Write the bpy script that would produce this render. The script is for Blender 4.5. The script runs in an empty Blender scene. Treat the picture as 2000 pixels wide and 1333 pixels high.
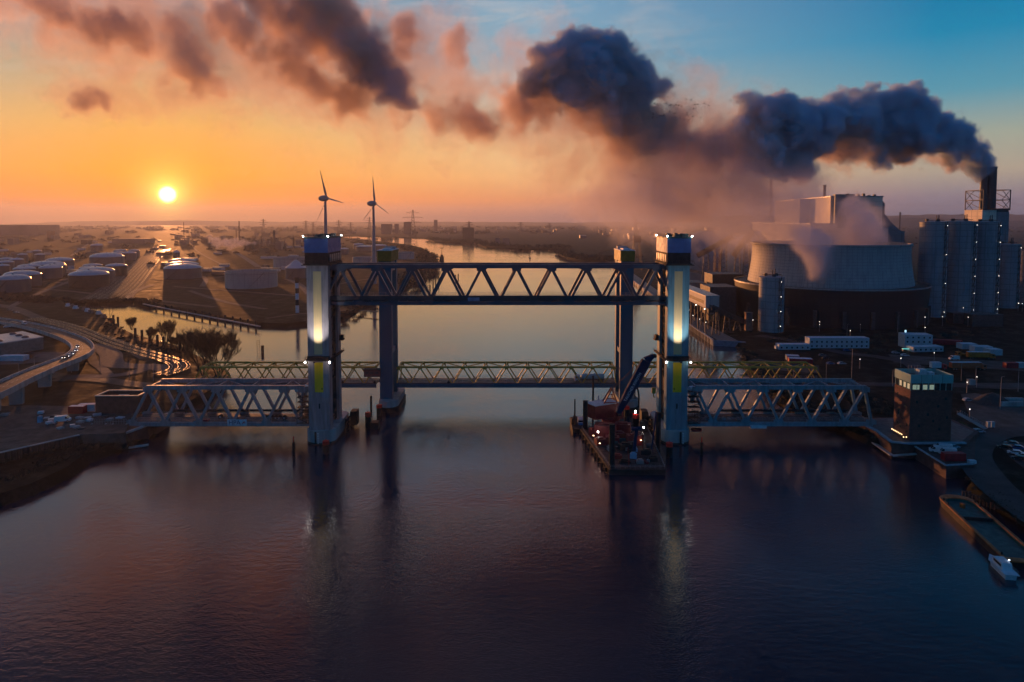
import bpy, bmesh, math, random
from mathutils import Vector, Matrix, noise as mnoise
SC = bpy.context.scene
C = SC.collection
R = random.Random(7)
PI = math.pi
# ------------------------------------------------------------------ camera
F = 1333.0; PITCH = math.radians(3.5); CAMZ = 84.0; HOR = 430.0
cam_d = bpy.data.cameras.new('camera'); cam = bpy.data.objects.new('camera', cam_d); C.objects.link(cam)
cam.location = (0, 0, CAMZ); cam.rotation_euler = (PI/2 - PITCH, 0, 0)
cam_d.lens = 24.0; cam_d.sensor_width = 36.0; cam_d.clip_start = 1.0; cam_d.clip_end = 60000
PRIN = HOR + F*math.tan(PITCH)
cam_d.shift_y = -(666.5 - PRIN)/2000.0
SC.camera = cam
SC.view_settings.view_transform = 'Standard'; SC.view_settings.look = 'None'
SC.view_settings.exposure = 0.0; SC.view_settings.gamma = 1.0
SC.cycles.use_denoising = True
SC.cycles.max_bounces = 6; SC.cycles.diffuse_bounces = 2; SC.cycles.glossy_bounces = 3
SC.cycles.transparent_max_bounces = 12; SC.cycles.volume_bounces = 4
SC.cycles.volume_max_steps = 256; SC.cycles.use_adaptive_sampling = True; SC.cycles.adaptive_threshold = 0.03; SC.cycles.adaptive_min_samples = 16
SC.cycles.sample_clamp_indirect = 4.0
# ------------------------------------------------------------------ sky and sun
SUN_EL = math.radians(1.9); SUN_AZ = math.atan2(-670, 1333)      # azimuth from +Y, towards -X negative
SUN = Vector((math.sin(SUN_AZ)*math.cos(SUN_EL), math.cos(SUN_AZ)*math.cos(SUN_EL), math.sin(SUN_EL)))
def lin(c):
    return tuple(((v/255.0)/12.92 if v/255.0 <= 0.04045 else ((v/255.0+0.055)/1.055)**2.4) for v in c)
class NT:
    """small wrapper for writing node trees"""
    def __init__(s, t): s.t = t; s.n = t.nodes; s.l = t.links
    def node(s, typ, **kw):
        n = s.n.new(typ)
        for k, v in kw.items(): setattr(n, k, v)
        return n
    def put(s, sock, v):
        if v is None: return
        if isinstance(v, bpy.types.NodeSocket): s.l.new(v, sock)
        elif isinstance(v, (tuple, list, Vector)) and hasattr(sock.default_value, '__len__'):
            d = sock.default_value
            vv = list(v) + ([1.0] if len(d) == 4 and len(v) == 3 else [])
            sock.default_value = vv
        else: sock.default_value = v
    def m(s, op, a, b=None, c=None, clamp=False):
        n = s.n.new('ShaderNodeMath'); n.operation = op; n.use_clamp = clamp
        s.put(n.inputs[0], a); s.put(n.inputs[1], b)
        if c is not None: s.put(n.inputs[2], c)
        return n.outputs[0]
    def v(s, op, a, b=None, scale=None):
        n = s.n.new('ShaderNodeVectorMath'); n.operation = op
        s.put(n.inputs[0], a); s.put(n.inputs[1], b)
        if scale is not None: s.put(n.inputs['Scale'], scale)
        return n.outputs['Value'] if op in ('DOT_PRODUCT', 'LENGTH', 'DISTANCE') else n.outputs[0]
    def rng(s, x, a, b, c=0.0, d=1.0, smooth=False):
        n = s.n.new('ShaderNodeMapRange'); n.clamp = True
        if smooth: n.interpolation_type = 'SMOOTHSTEP'
        for i, q in enumerate((x, a, b, c, d)): s.put(n.inputs[i], q)
        return n.outputs[0]
    def ramp(s, x, stops, interp='LINEAR'):
        n = s.n.new('ShaderNodeValToRGB'); cr = n.color_ramp; cr.interpolation = interp
        while len(cr.elements) < len(stops): cr.elements.new(0.5)
        for e, (p, c) in zip(cr.elements, stops):
            e.position = p; e.color = (c[0], c[1], c[2], 1)
        s.put(n.inputs[0], x); return n.outputs[0]
    def mix(s, f, a, b, mode='MIX'):
        n = s.n.new('ShaderNodeMix'); n.data_type = 'RGBA'; n.blend_type = mode
        s.put(n.inputs[0], f); s.put(n.inputs[6], a); s.put(n.inputs[7], b); return n.outputs[2]
    def noise(s, vec, scale, detail=4.0, rough=0.5, dist=0.0, out='Fac'):
        n = s.n.new('ShaderNodeTexNoise')
        s.put(n.inputs['Vector'], vec); s.put(n.inputs['Scale'], scale); s.put(n.inputs['Detail'], detail)
        s.put(n.inputs['Roughness'], rough); s.put(n.inputs['Distortion'], dist)
        return n.outputs[0] if out == 'Fac' else n.outputs[1]
W = bpy.data.worlds.new("World"); SC.world = W; W.use_nodes = True
w = NT(W.node_tree); w.n.clear()
gen = w.node('ShaderNodeTexCoord').outputs['Generated']
sep = w.node('ShaderNodeSeparateXYZ'); w.put(sep.inputs[0], gen)
el = w.m('MULTIPLY', w.m('ARCSINE', sep.outputs[2]), 180/PI)            # elevation in degrees
hl = w.m('SQRT', w.m('ADD', w.m('MULTIPLY', sep.outputs[0], sep.outputs[0]), w.m('MULTIPLY', sep.outputs[1], sep.outputs[1])))
hd = w.m('DIVIDE', w.m('ADD', w.m('MULTIPLY', sep.outputs[0], math.sin(SUN_AZ)), w.m('MULTIPLY', sep.outputs[1], math.cos(SUN_AZ))), w.m('MAXIMUM', hl, 1e-4))
az = w.m('MULTIPLY', w.m('ARCCOSINE', w.m('MINIMUM', w.m('MAXIMUM', hd, -1.0), 1.0)), 180/PI)   # degrees away from the sun
def eramp(rows):                                                      # rows: (elevation, srgb)
    x = w.m('DIVIDE', w.m('ADD', el, 2.0), 62.0, clamp=True)
    return w.ramp(x, [((e+2.0)/62.0, lin(c)) for e, c in rows])
skyA = eramp([(-2, (120, 66, 48)), (0.2, (120, 74, 58)), (1.0, (176, 96, 52)), (1.6, (246, 130, 24)), (3.5, (250, 156, 40)), (7, (232, 172, 94)), (11, (180, 162, 130)), (15, (130, 144, 152)), (19, (94, 134, 164)), (22, (124, 132, 160)), (26, (80, 84, 110)), (31, (32, 36, 58)), (37, (12, 16, 34)), (47, (16, 56, 104)), (60, (30, 82, 136))])
skyB = eramp([(-2, (100, 76, 84)), (0.2, (140, 104, 104)), (1.6, (232, 148, 98)), (3.5, (250, 188, 126)), (6, (242, 200, 146)), (9, (200, 191, 170)), (13, (144, 178, 194)), (18, (132, 172, 200)), (22, (150, 154, 190)), (26, (104, 106, 138)), (31, (38, 42, 66)), (37, (12, 16, 36)), (47, (16, 56, 104)), (60, (30, 82, 136))])
skyC = eramp([(-2, (50, 80, 104)), (0.2, (92, 112, 140)), (1.6, (142, 132, 146)), (3.5, (186, 170, 150)), (6, (168, 174, 158)), (9, (92, 158, 180)), (13, (16, 138, 182)), (18, (0, 112, 166)), (24, (8, 84, 126)), (30, (4, 40, 66)), (37, (2, 16, 36)), (47, (12, 56, 104)), (60, (30, 82, 136))])
skyD = eramp([(-2, (12, 34, 54)), (0.2, (40, 84, 118)), (4, (44, 100, 142)), (12, (26, 104, 152)), (30, (14, 84, 134)), (60, (30, 82, 136))])
s1 = w.mix(w.rng(az, 3, 27, smooth=False), skyA, skyB)
s2 = w.mix(w.rng(az, 27, 58), s1, skyC)
s3 = w.mix(w.rng(az, 66, 120), s2, skyD)
# thin high cloud veils in the upper left of the sky
cm = w.node('ShaderNodeMapping'); cm.inputs['Scale'].default_value = (1.4, 1.0, 7.0); cm.inputs['Rotation'].default_value = (0.1, 0.25, 0.2)
w.put(cm.inputs[0], gen)
cir = w.m('MULTIPLY', w.rng(w.noise(cm.outputs[0], 5.0, 6, 0.6, 0.6), 0.48, 0.72), w.m('MULTIPLY', w.rng(el, 7, 13), w.rng(az, 46, 26)))
s4 = w.mix(w.m('MULTIPLY', cir, 0.5), s3, lin((226, 204, 190)))
# the sun's disc and aureole
sd = w.v('DOT_PRODUCT', gen, tuple(SUN))
ang = w.m('MULTIPLY', w.m('ARCCOSINE', w.m('MINIMUM', sd, 1.0)), 180/PI)
disc = w.rng(ang, 0.72, 0.36, smooth=True)
aur = w.m('POWER', 2.718, w.m('MULTIPLY', ang, -1.35))
aur2 = w.m('POWER', 2.718, w.m('MULTIPLY', ang, -0.14))
b1 = w.node('ShaderNodeBackground'); w.put(b1.inputs[0], s4); b1.inputs[1].default_value = 0.92
b2 = w.node('ShaderNodeBackground'); b2.inputs[0].default_value = (1.0, 0.72, 0.16, 1); w.put(b2.inputs[1], w.m('ADD', w.m('MULTIPLY', disc, 9.0), w.m('MULTIPLY', aur, 2.6)))
b3 = w.node('ShaderNodeBackground'); b3.inputs[0].default_value = (1.0, 0.36, 0.03, 1); w.put(b3.inputs[1], w.m('MULTIPLY', aur2, 0.13))
nis = w.node('ShaderNodeTexSky'); nis.sky_type = 'NISHITA'; nis.sun_disc = False
nis.sun_elevation = SUN_EL; nis.sun_rotation = SUN_AZ; nis.air_density = 1.0; nis.dust_density = 2.0
b0 = w.node('ShaderNodeBackground'); w.put(b0.inputs[0], nis.outputs[0]); b0.inputs[1].default_value = 0.006
def addsh(a, b):
    n = w.node('ShaderNodeAddShader'); w.put(n.inputs[0], a); w.put(n.inputs[1], b); return n.outputs[0]
wo = w.node('ShaderNodeOutputWorld')
w.put(wo.inputs[0], addsh(addsh(b1.outputs[0], b2.outputs[0]), addsh(b3.outputs[0], b0.outputs[0])))
W.cycles.sampling_method = 'MANUAL'; W.cycles.sample_map_resolution = 1024
sl = bpy.data.lights.new('sun', 'SUN'); sl.energy = 4.3; sl.angle = math.radians(0.7); sl.color = (1.0, 0.37, 0.12)
so = bpy.data.objects.new('sun', sl); C.objects.link(so); so.rotation_euler = SUN.to_track_quat('Z', 'Y').to_euler()
so.location = (-300, 600, 200)

# ------------------------------------------------------------------ helpers: pixels to places
def G(px, py, z=0.0):
    """the point at height z seen at photograph pixel px, py"""
    y = F*(CAMZ - z)/(py - HOR)
    D = y                                     # distance along +Y (camera nearly level)
    dz = math.cos(PITCH)*D + math.sin(PITCH)*(CAMZ - z)
    # exact inverse for the slightly pitched camera
    a = (py - PRIN)/F
    t = math.tan(PITCH + math.atan(a))
    Y = (CAMZ - z)/t
    depth = Y*math.cos(PITCH) + (CAMZ - z)*math.sin(PITCH)
    return Vector(((px - 1000)*depth/F, Y, z))
def P(px, py, Y):
    """the point at depth Y seen at photograph pixel px, py"""
    t = math.tan(PITCH + math.atan((py - PRIN)/F))
    z = CAMZ - Y*t
    depth = Y*math.cos(PITCH) + (CAMZ - z)*math.sin(PITCH)
    return Vector(((px - 1000)*depth/F, Y, z))
# ------------------------------------------------------------------ helpers: objects
def link(o, parent=None):
    C.objects.link(o)
    if parent is not None: o.parent = parent
    return o
class B:
    """collects shapes that become ONE mesh object"""
    def __init__(s): s.v = []; s.f = []
    def add(s, vs, fs):
        k = len(s.v); s.v += [tuple(v) for v in vs]; s.f += [tuple(i+k for i in f) for f in fs]; return s
    def box(s, x0, x1, y0, y1, z0, z1):
        vs = [(x, y, z) for z in (z0, z1) for y in (y0, y1) for x in (x0, x1)]
        return s.add(vs, [(0, 2, 3, 1), (4, 5, 7, 6), (0, 1, 5, 4), (2, 6, 7, 3), (0, 4, 6, 2), (1, 3, 7, 5)])
    def obox(s, c, size, rz=0.0, taper=1.0):
        """box standing on point c, size (length x, width y, height), turned by rz"""
        l, wd, h = size; ca, sa = math.cos(rz), math.sin(rz); vs = []
        for z, k in ((0, 1.0), (h, taper)):
            for yy in (-wd/2, wd/2):
                for xx in (-l/2, l/2):
                    X, Y = xx*k, yy*k
                    vs.append((c[0]+X*ca-Y*sa, c[1]+X*sa+Y*ca, c[2]+z))
        return s.add(vs, [(0, 2, 3, 1), (4, 5, 7, 6), (0, 1, 5, 4), (2, 6, 7, 3), (0, 4, 6, 2), (1, 3, 7, 5)])
    def bar(s, a, b, wd, h=None, up=(0, 0, 1)):
        """rectangular bar from a to b"""
        h = wd if h is None else h; a = Vector(a); b = Vector(b); d = b-a
        if d.length < 1e-6: return s
        d.normalize(); u = Vector(up)
        if abs(d.dot(u)) > 0.98: u = Vector((0, 1, 0))
        sx = d.cross(u).normalized(); uz = sx.cross(d).normalized()
        vs = [p + sx*(i*wd/2) + uz*(j*h/2) for p in (a, b) for i, j in ((-1, -1), (1, -1), (1, 1), (-1, 1))]
        return s.add(vs, [(3, 2, 1, 0), (4, 5, 6, 7), (0, 1, 5, 4), (1, 2, 6, 5), (2, 3, 7, 6), (3, 0, 4, 7)])
    def tube(s, pts, r, n=8, caps=True):
        """round tube through points; r a number or one radius per point"""
        pts = [Vector(p) for p in pts]; rs = r if isinstance(r, (list, tuple)) else [r]*len(pts)
        k = len(s.v); prev = None
        for i, p in enumerate(pts):
            d = (pts[min(i+1, len(pts)-1)] - pts[max(i-1, 0)]).normalized()
            u = prev if prev is not None else (Vector((0, 0, 1)) if abs(d.z) < 0.9 else Vector((1, 0, 0)))
            x = d.cross(u).normalized(); y = x.cross(d).normalized(); prev = y
            for j in range(n):
                t = 2*PI*j/n; s.v.append(tuple(p + (x*math.cos(t) + y*math.sin(t))*rs[i]))
        for i in range(len(pts)-1):
            for j in range(n):
                a = k+i*n+j; b = k+i*n+(j+1) % n; s.f.append((a, b, b+n, a+n))
        if caps:
            s.f.append(tuple(k+j for j in range(n))[::-1]); s.f.append(tuple(k+(len(pts)-1)*n+j for j in range(n)))
        return s
    def lathe(s, c, prof, n=24, sx=1.0, sy=1.0, cap=True):
        """prof: list of (radius, height) turned about the vertical through c"""
        k = len(s.v)
        for r, h in prof:
            for j in range(n):
                t = 2*PI*j/n; s.v.append((c[0]+r*sx*math.cos(t), c[1]+r*sy*math.sin(t), c[2]+h))
        for i in range(len(prof)-1):
            for j in range(n):
                a = k+i*n+j; b = k+i*n+(j+1) % n; s.f.append((a, b, b+n, a+n))
        if cap:
            s.f.append(tuple(k+j for j in range(n))[::-1]); s.f.append(tuple(k+(len(prof)-1)*n+j for j in range(n)))
        return s
    def prism(s, poly, z0, z1, sl=0.0):
        """upright prism over a polygon of (x, y), the foot pushed out by sl"""
        n = len(poly); area = sum(poly[i][0]*poly[(i+1) % n][1]-poly[(i+1) % n][0]*poly[i][1] for i in range(n))
        if area < 0: poly = poly[::-1]
        foot = poly
        if sl:
            foot = []
            for i in range(n):
                a, b, c = Vector(poly[i-1][:2]), Vector(poly[i][:2]), Vector(poly[(i+1) % n][:2])
                n1 = Vector(((b-a).y, -(b-a).x)); n2 = Vector(((c-b).y, -(c-b).x))
                q = (n1.normalized() + n2.normalized()); q = q.normalized() if q.length > 1e-6 else n1.normalized()
                foot.append(tuple(b + q*sl))
        vs = [(p[0], p[1], z0) for p in foot] + [(p[0], p[1], z1) for p in poly]
        return s.add(vs, [tuple(range(n-1, -1, -1)), tuple(range(n, 2*n))] + [(i, (i+1) % n, n+(i+1) % n, n+i) for i in range(n)])
    def quad(s, a, b, c, d): return s.add([a, b, c, d], [(0, 1, 2, 3)])
    def build(s, name, mat, parent=None, smooth=False, loc=None):
        me = bpy.data.meshes.new(name)
        vs = s.v
        if loc is not None: vs = [(v[0]-loc[0], v[1]-loc[1], v[2]-loc[2]) for v in vs]
        me.from_pydata(vs, [], s.f); me.update()
        if mat is not None: me.materials.append(mat)
        if smooth:
            me.polygons.foreach_set('use_smooth', [True]*len(me.polygons))
            try: me.set_sharp_from_angle(angle=math.radians(38))
            except Exception: pass
        o = bpy.data.objects.new(name, me)
        if loc is not None: o.location = loc
        return link(o, parent)
def tag(o, label, cat, group=None, kind=None):
    if label: o['label'] = label
    if cat: o['category'] = cat
    if group: o['group'] = group
    if kind: o['kind'] = kind
    return o
def thing(name, loc, label, cat, group=None, rz=0.0):
    o = bpy.data.objects.new(name, None); o.empty_display_size = 1.0
    o.location = loc; o.rotation_euler = (0, 0, rz); link(o)
    return tag(o, label, cat, group)
def kids(o): return [c for c in bpy.data.objects if c.parent == o]
def dup(root, loc, rz=None, label=None, group=None, sc=None, tree=None):
    """copy a thing with its parts and sub-parts"""
    r = root.copy(); C.objects.link(r); r.location = loc
    if rz is not None: r.rotation_euler = (0, 0, rz)
    if sc is not None: r.scale = (sc, sc, sc) if not isinstance(sc, (tuple, list)) else sc
    if label: r['label'] = label
    if group: r['group'] = group
    for ch in list(root.children):
        c = ch.copy(); C.objects.link(c); c.parent = r
        for g in ch.children:
            d = g.copy(); C.objects.link(d); d.parent = c
    return r
# ------------------------------------------------------------------ helpers: materials
MATS = {}
def mat(name, col, rough=0.7, metal=0.0, var=0.25, scale=0.6, bump=0.0, emis=None, es=0.0, spec=0.5, col2=None, streak=False):
    """painted / weathered surface: base colour varied by object-space noise"""
    if name in MATS: return MATS[name]
    m = bpy.data.materials.new(name); m.use_nodes = True; t = NT(m.node_tree); bs = t.n['Principled BSDF']
    geo = t.node('ShaderNodeNewGeometry').outputs['Position']
    if streak:
        mp = t.node('ShaderNodeMapping'); mp.inputs['Scale'].default_value = (1, 1, 0.12); t.put(mp.inputs[0], geo); geo = mp.outputs[0]
    nz = t.noise(geo, scale, 5, 0.6)
    c2 = col2 if col2 is not None else tuple(c*(1-var) for c in col)
    c1 = tuple(min(1, c*(1+var*0.6)) for c in col) if col2 is None else col
    t.put(bs.inputs['Base Color'], t.mix(t.rng(nz, 0.35, 0.65), c2, c1))
    t.put(bs.inputs['Roughness'], t.rng(nz, 0.3, 0.7, min(1, rough+0.12), max(0, rough-0.1)))
    bs.inputs['Metallic'].default_value = metal
    bs.inputs['Specular IOR Level'].default_value = spec
    if bump:
        bn = t.node('ShaderNodeBump'); bn.inputs['Strength'].default_value = bump; bn.inputs['Distance'].default_value = 0.3
        t.put(bn.inputs['Height'], t.noise(geo, scale*4, 4, 0.6)); t.put(bs.inputs['Normal'], bn.outputs[0])
    if emis is not None:
        bs.inputs['Emission Color'].default_value = (*emis, 1); bs.inputs['Emission Strength'].default_value = es
    MATS[name] = m; return m
def emat(name, col, s):
    if name in MATS: return MATS[name]
    return mat(name, (0.8, 0.8, 0.8), 0.4, var=0.0, emis=col, es=s)
# ------------------------------------------------------------------ setting: water, land, hills
def poly_px(pts, z=0.0): return [tuple(G(x, y, z)[:2]) for x, y in pts]
def water_mat():
    m = bpy.data.materials.new('river_water'); m.use_nodes = True; t = NT(m.node_tree); bs = t.n['Principled BSDF']
    bs.inputs['Base Color'].default_value = (0.018, 0.023, 0.042, 1); bs.inputs['IOR'].default_value = 1.68
    geo = t.node('ShaderNodeNewGeometry').outputs['Position']
    mp = t.node('ShaderNodeMapping'); mp.inputs['Scale'].default_value = (0.75, 1.25, 1); mp.inputs['Rotation'].default_value = (0, 0, 0.25); t.put(mp.inputs[0], geo)
    big = t.noise(geo, 0.012, 4, 0.55, 0.8)
    calm = t.rng(big, 0.38, 0.62)
    a = t.noise(mp.outputs[0], 1.9, 2, 0.6, 0.3); b = t.noise(mp.outputs[0], 0.5, 2, 0.5, 0.4)
    h = t.m('ADD', t.m('MULTIPLY', a, t.m('MULTIPLY_ADD', calm, 0.9, 0.25)), t.m('MULTIPLY', b, 0.75))
    bn = t.node('ShaderNodeBump'); bn.inputs['Strength'].default_value = 0.75; bn.inputs['Distance'].default_value = 0.095
    sp = t.node('ShaderNodeSeparateXYZ'); t.put(sp.inputs[0], geo)          # sheltered, calmer water upstream of the bridges
    t.put(bn.inputs['Strength'], t.rng(sp.outputs[1], 290, 480, 0.75, 0.34))
    t.put(bn.inputs['Height'], h); t.put(bs.inputs['Normal'], bn.outputs[0])
    t.put(bs.inputs['Roughness'], t.m('MULTIPLY_ADD', calm, 0.03, 0.03))
    return m
water = B().quad((-9400, -140, 0), (9400, -140, 0), (9400, 13400, 0), (-9400, 13400, 0)).build('water', water_mat())
tag(water, 'dark rippled river', None, kind='structure')
def ground_mat(name, c1, c2, c3, sc=0.02):
    m = bpy.data.materials.new(name); m.use_nodes = True; t = NT(m.node_tree); bs = t.n['Principled BSDF']
    geo = t.node('ShaderNodeNewGeometry').outputs['Position']
    a = t.noise(geo, sc, 6, 0.6, 0.6); b = t.noise(geo, sc*6, 5, 0.65); c = t.noise(geo, sc*40, 3, 0.6)
    col = t.mix(t.rng(a, 0.42, 0.58), c1, c2)
    col = t.mix(t.rng(b, 0.5, 0.66), col, c3)
    col = t.mix(t.m('MULTIPLY', t.rng(c, 0.35, 0.7), 0.5), col, tuple(x*0.4 for x in c1))
    t.put(bs.inputs['Base Color'], col); t.put(bs.inputs['Roughness'], t.rng(b, 0.35, 0.7, 0.95, 0.6))
    bs.inputs['Specular IOR Level'].default_value = 0.05
    bn = t.node('ShaderNodeBump'); bn.inputs['Strength'].default_value = 0.5; bn.inputs['Distance'].default_value = 0.22
    t.put(bn.inputs['Height'], t.m('ADD', b, c)); t.put(bs.inputs['Normal'], bn.outputs[0])
    return m
M_land = ground_mat('rough_ground', (0.014, 0.017, 0.011), (0.023, 0.021, 0.017), (0.040, 0.037, 0.032))
M_far = ground_mat('far_ground', (0.03, 0.03, 0.024), (0.06, 0.052, 0.045), (0.16, 0.14, 0.13), 0.004)
LZ = 3.2
left_bank = [(-300, 1085), (0, 985), (60, 965), (130, 932), (165, 905), (230, 880), (292, 852), (304, 840), (330, 815), (380, 792), (430, 765), (447, 745), (440, 730), (425, 722), (400, 713), (376, 700), (366, 690), (340, 684), (300, 672), (265, 663), (236, 650), (216, 638), (205, 626),
             (190, 615), (170, 608), (150, 604), (126, 601), (124, 597), (160, 594.5), (210, 594), (262, 590), (300, 598), (340, 606), (400, 618), (460, 630), (505, 638), (560, 640), (612, 634), (668, 626), (702, 604),
             (745, 590), (790, 570), (815, 552), (838, 530), (845, 512), (842, 498), (825, 487), (800, 480), (760, 476), (720, 470), (672, 466), (600, 464), (560, 459.3), (-600, 459.3)]
lb = poly_px(left_bank); lb = [(-1700, lb[0][1]-40)] + lb + [(-5200, lb[-1][1])]
tag(B().prism(lb, -1.2, LZ, 3.0).build('left_shore_ground', M_land), None, None, kind='structure')
right_bank = [(-2500, 459.6), (400, 459.6), (600, 460.2), (700, 462), (755, 464), (835, 466.5), (838, 470), (850, 474), (900, 476), (933, 474), (935, 480), (950, 484.5), (1020, 488), (1080, 487.5), (1102, 487), (1098, 491), (1094, 498), (1110, 506), (1140, 511),
              (1185, 514), (1200, 522), (1230, 545), (1270, 575), (1310, 607), (1345, 637), (1400, 674), (1440, 677), (1458, 690), (1454, 705), (1470, 730), (1500, 762), (1560, 815), (1660, 848), (1700, 868), (1765, 889),
              (1790, 880), (1850, 927), (1900, 927), (1903, 960), (1930, 982), (1985, 1012), (2060, 1050), (2500, 1260)]
rb = poly_px(right_bank); rb = rb + [(2600, rb[-1][1]), (9300, 900), (9300, 13300), (-9300, 13300), (-9300, rb[0][1])]
tag(B().prism(rb, -1.25, LZ-0.1, 3.0).build('right_shore_ground', M_land), None, None, kind='structure')
# hills on the horizon
def ridge(name, y, x0, x1, hf, m, depth=900):
    b = B(); n = 90; rows = []
    for k, (dy, hh) in enumerate(((-depth, 0.0), (-depth*0.4, 0.62), (0, 1.0), (depth*0.6, 0.5))):
        for i in range(n+1):
            x = x0 + (x1-x0)*i/n; e = min(1, min(i, n-i)/8.0)
            b.v.append((x, y+dy, 2.0 + e*hh*hf(x)))
    for r in range(3):
        for i in range(n):
            a = r*(n+1)+i; b.f.append((a, a+1, a+n+2, a+n+1))
    o = b.build(name, m, smooth=True); tag(o, None, None, kind='structure')
hn = lambda x, s, q: mnoise.noise((x*s, q, 0.3))
M_wood = ground_mat('hill_woods', (0.02, 0.028, 0.02), (0.035, 0.04, 0.03), (0.06, 0.06, 0.05), 0.003)
ridge('hills', 11000, 1800, 9200, lambda x: max(20, 165 + 60*hn(x, 0.0007, 1.0) + 22*hn(x, 0.004, 2.0)) * min(1, max(0.2, (x-1500)/2600)), M_wood)
ridge('hills', 8200, 3200, 9000, lambda x: max(15, 85 + 40*hn(x, 0.0009, 5.0) + 14*hn(x, 0.005, 2.0)), M_wood, 700)
ridge('hills', 12200, -9000, 5200, lambda x: max(8, 52 + 30*hn(x, 0.0006, 9.0) + 10*hn(x, 0.004, 4.0)), M_wood)
# ------------------------------------------------------------------ roads, rails, yards
def ribbon(b, pts, wd, zf=None, thick=None):
    """flat band along a list of 3D points, wd wide"""
    pts = [Vector(p) for p in pts]; n = len(pts); L = []; Rr = []
    for i, p in enumerate(pts):
        d = pts[min(i+1, n-1)] - pts[max(i-1, 0)]; d.z = 0; d.normalize(); s_ = Vector((d.y, -d.x, 0))
        ww = wd[i] if isinstance(wd, (list, tuple)) else wd
        L.append(p - s_*ww/2); Rr.append(p + s_*ww/2)
    k = len(b.v); b.v += [tuple(q) for q in L] + [tuple(q) for q in Rr]
    b.f += [(k+i, k+n+i, k+n+i+1, k+i+1) for i in range(n-1)]
    if thick:
        k2 = len(b.v); b.v += [(q.x, q.y, q.z-thick) for q in L] + [(q.x, q.y, q.z-thick) for q in Rr]
        b.f += [(k2+i, k2+i+1, k2+n+i+1, k2+n+i) for i in range(n-1)]
        b.f += [(k+i, k+i+1, k2+i+1, k2+i) for i in range(n-1)] + [(k+n+i+1, k+n+i, k2+n+i, k2+n+i+1) for i in range(n-1)]
        b.f += [(k, k2, k2+n, k+n), (k+n-1, k+2*n-1, k2+2*n-1, k2+n-1)]
    return b
def smooth_path(pts, k=6):
    pts = [Vector(p) for p in pts]; out = []
    for i in range(len(pts)-1):
        p0, p1, p2, p3 = pts[max(i-1, 0)], pts[i], pts[i+1], pts[min(i+2, len(pts)-1)]
        for j in range(k):
            t = j/k; out.append(0.5*((2*p1) + (p2-p0)*t + (2*p0-5*p1+4*p2-p3)*t*t + (3*p1-p0-3*p2+p3)*t**3))
    out.append(pts[-1]); return out
def gpath(px, z, k=6): return smooth_path([G(x, y, z) for x, y in px], k)
M_asph = mat('wet_asphalt', (0.030, 0.030, 0.034), 0.72, var=0.3, scale=0.15, bump=0.1)
M_conc = mat('yard_concrete', (0.075, 0.072, 0.072), 0.82, var=0.3, scale=0.12)
M_bal = mat('rail_ballast', (0.045, 0.038, 0.034), 0.9, var=0.4, scale=0.8)
M_steel = mat('rail_steel', (0.35, 0.33, 0.32), 0.25, metal=0.9, var=0.2)
M_line = mat('road_paint', (0.62, 0.62, 0.60), 0.5, var=0.2, scale=1.0)
def road(name, px, wd, z=LZ+0.12, m=None, kindname='structure'):
    return tag(ribbon(B(), gpath(px, z), wd).build(name, m or M_asph), None, None, kind='structure')
def patch(name, px_, z, m): return tag(B().prism(poly_px(px_, z), z-0.05, z).build(name, m), None, None, kind='structure')
road('road', [(-60, 590), (20, 600), (60, 615), (110, 635), (150, 648), (185, 655), (230, 668), (290, 700)], 9)
road('road', [(-60, 795), (60, 800), (150, 806), (240, 812)], 9)
road('road', [(80, 728), (140, 738), (200, 742), (280, 752), (380, 757)], 9, z=LZ+0.14)
road('road', [(110, 745), (150, 735), (200, 735), (250, 730), (290, 718)], 8, z=LZ+0.16, m=M_conc)
road('path', [(175, 680), (182, 705), (200, 720), (215, 735)], 5, z=LZ+0.12, m=M_conc)
road('path', [(185, 672), (215, 690), (225, 712), (300, 716), (330, 722)], 12, z=LZ+0.18, m=mat('worn_gravel', (0.10, 0.085, 0.075), 0.8))
road('road', [(-40, 560), (100, 566), (200, 576), (330, 590), (420, 600)], 7, z=LZ+0.1)
road('road', [(120, 548), (170, 536)], 8, z=LZ+0.12, m=M_conc)
rr_ = random.Random(12)
for px_ in ([(20, 600), (60, 580), (110, 560), (150, 545)], [(140, 500), (160, 485), (180, 472)], [(90, 550), (60, 556), (0, 566)], [(205, 560), (150, 556), (110, 552)], [(395, 560), (402, 548), (396, 540)], [(340, 560), (420, 566), (500, 572), (580, 578)], [(290, 545), (330, 548), (400, 545), (440, 540)],
            [(440, 520), (400, 500), (380, 486), (372, 474)], [(640, 560), (700, 548), (760, 540)], [(640, 530), (700, 522), (780, 516)], [(655, 500), (690, 494), (760, 498)], [(0, 500), (60, 492), (140, 484), (230, 476)], [(330, 478), (420, 474), (560, 470)], [(370, 568), (440, 590), (520, 604)], [(250, 586), (262, 570), (300, 556)]):
    road('path', px_, rr_.uniform(4, 8), z=LZ+0.13+0.01*rr_.random(), m=M_conc)
road('road', [(455, 490), (480, 505), (505, 522)], 11, z=LZ+0.2, m=M_conc)
road('road', [(560, 545), (585, 556), (604, 575)], 8, z=LZ+0.2, m=M_conc)
road('road', [(740, 610), (690, 606), (600, 612), (520, 622)], 5, z=LZ+0.2)
for o_, p_ in ((0, [(205, 585), (240, 560), (270, 530), (300, 500), (318, 487)]),):
    road('rail_bed', p_, 46, z=LZ+0.1, m=M_bal)
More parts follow.
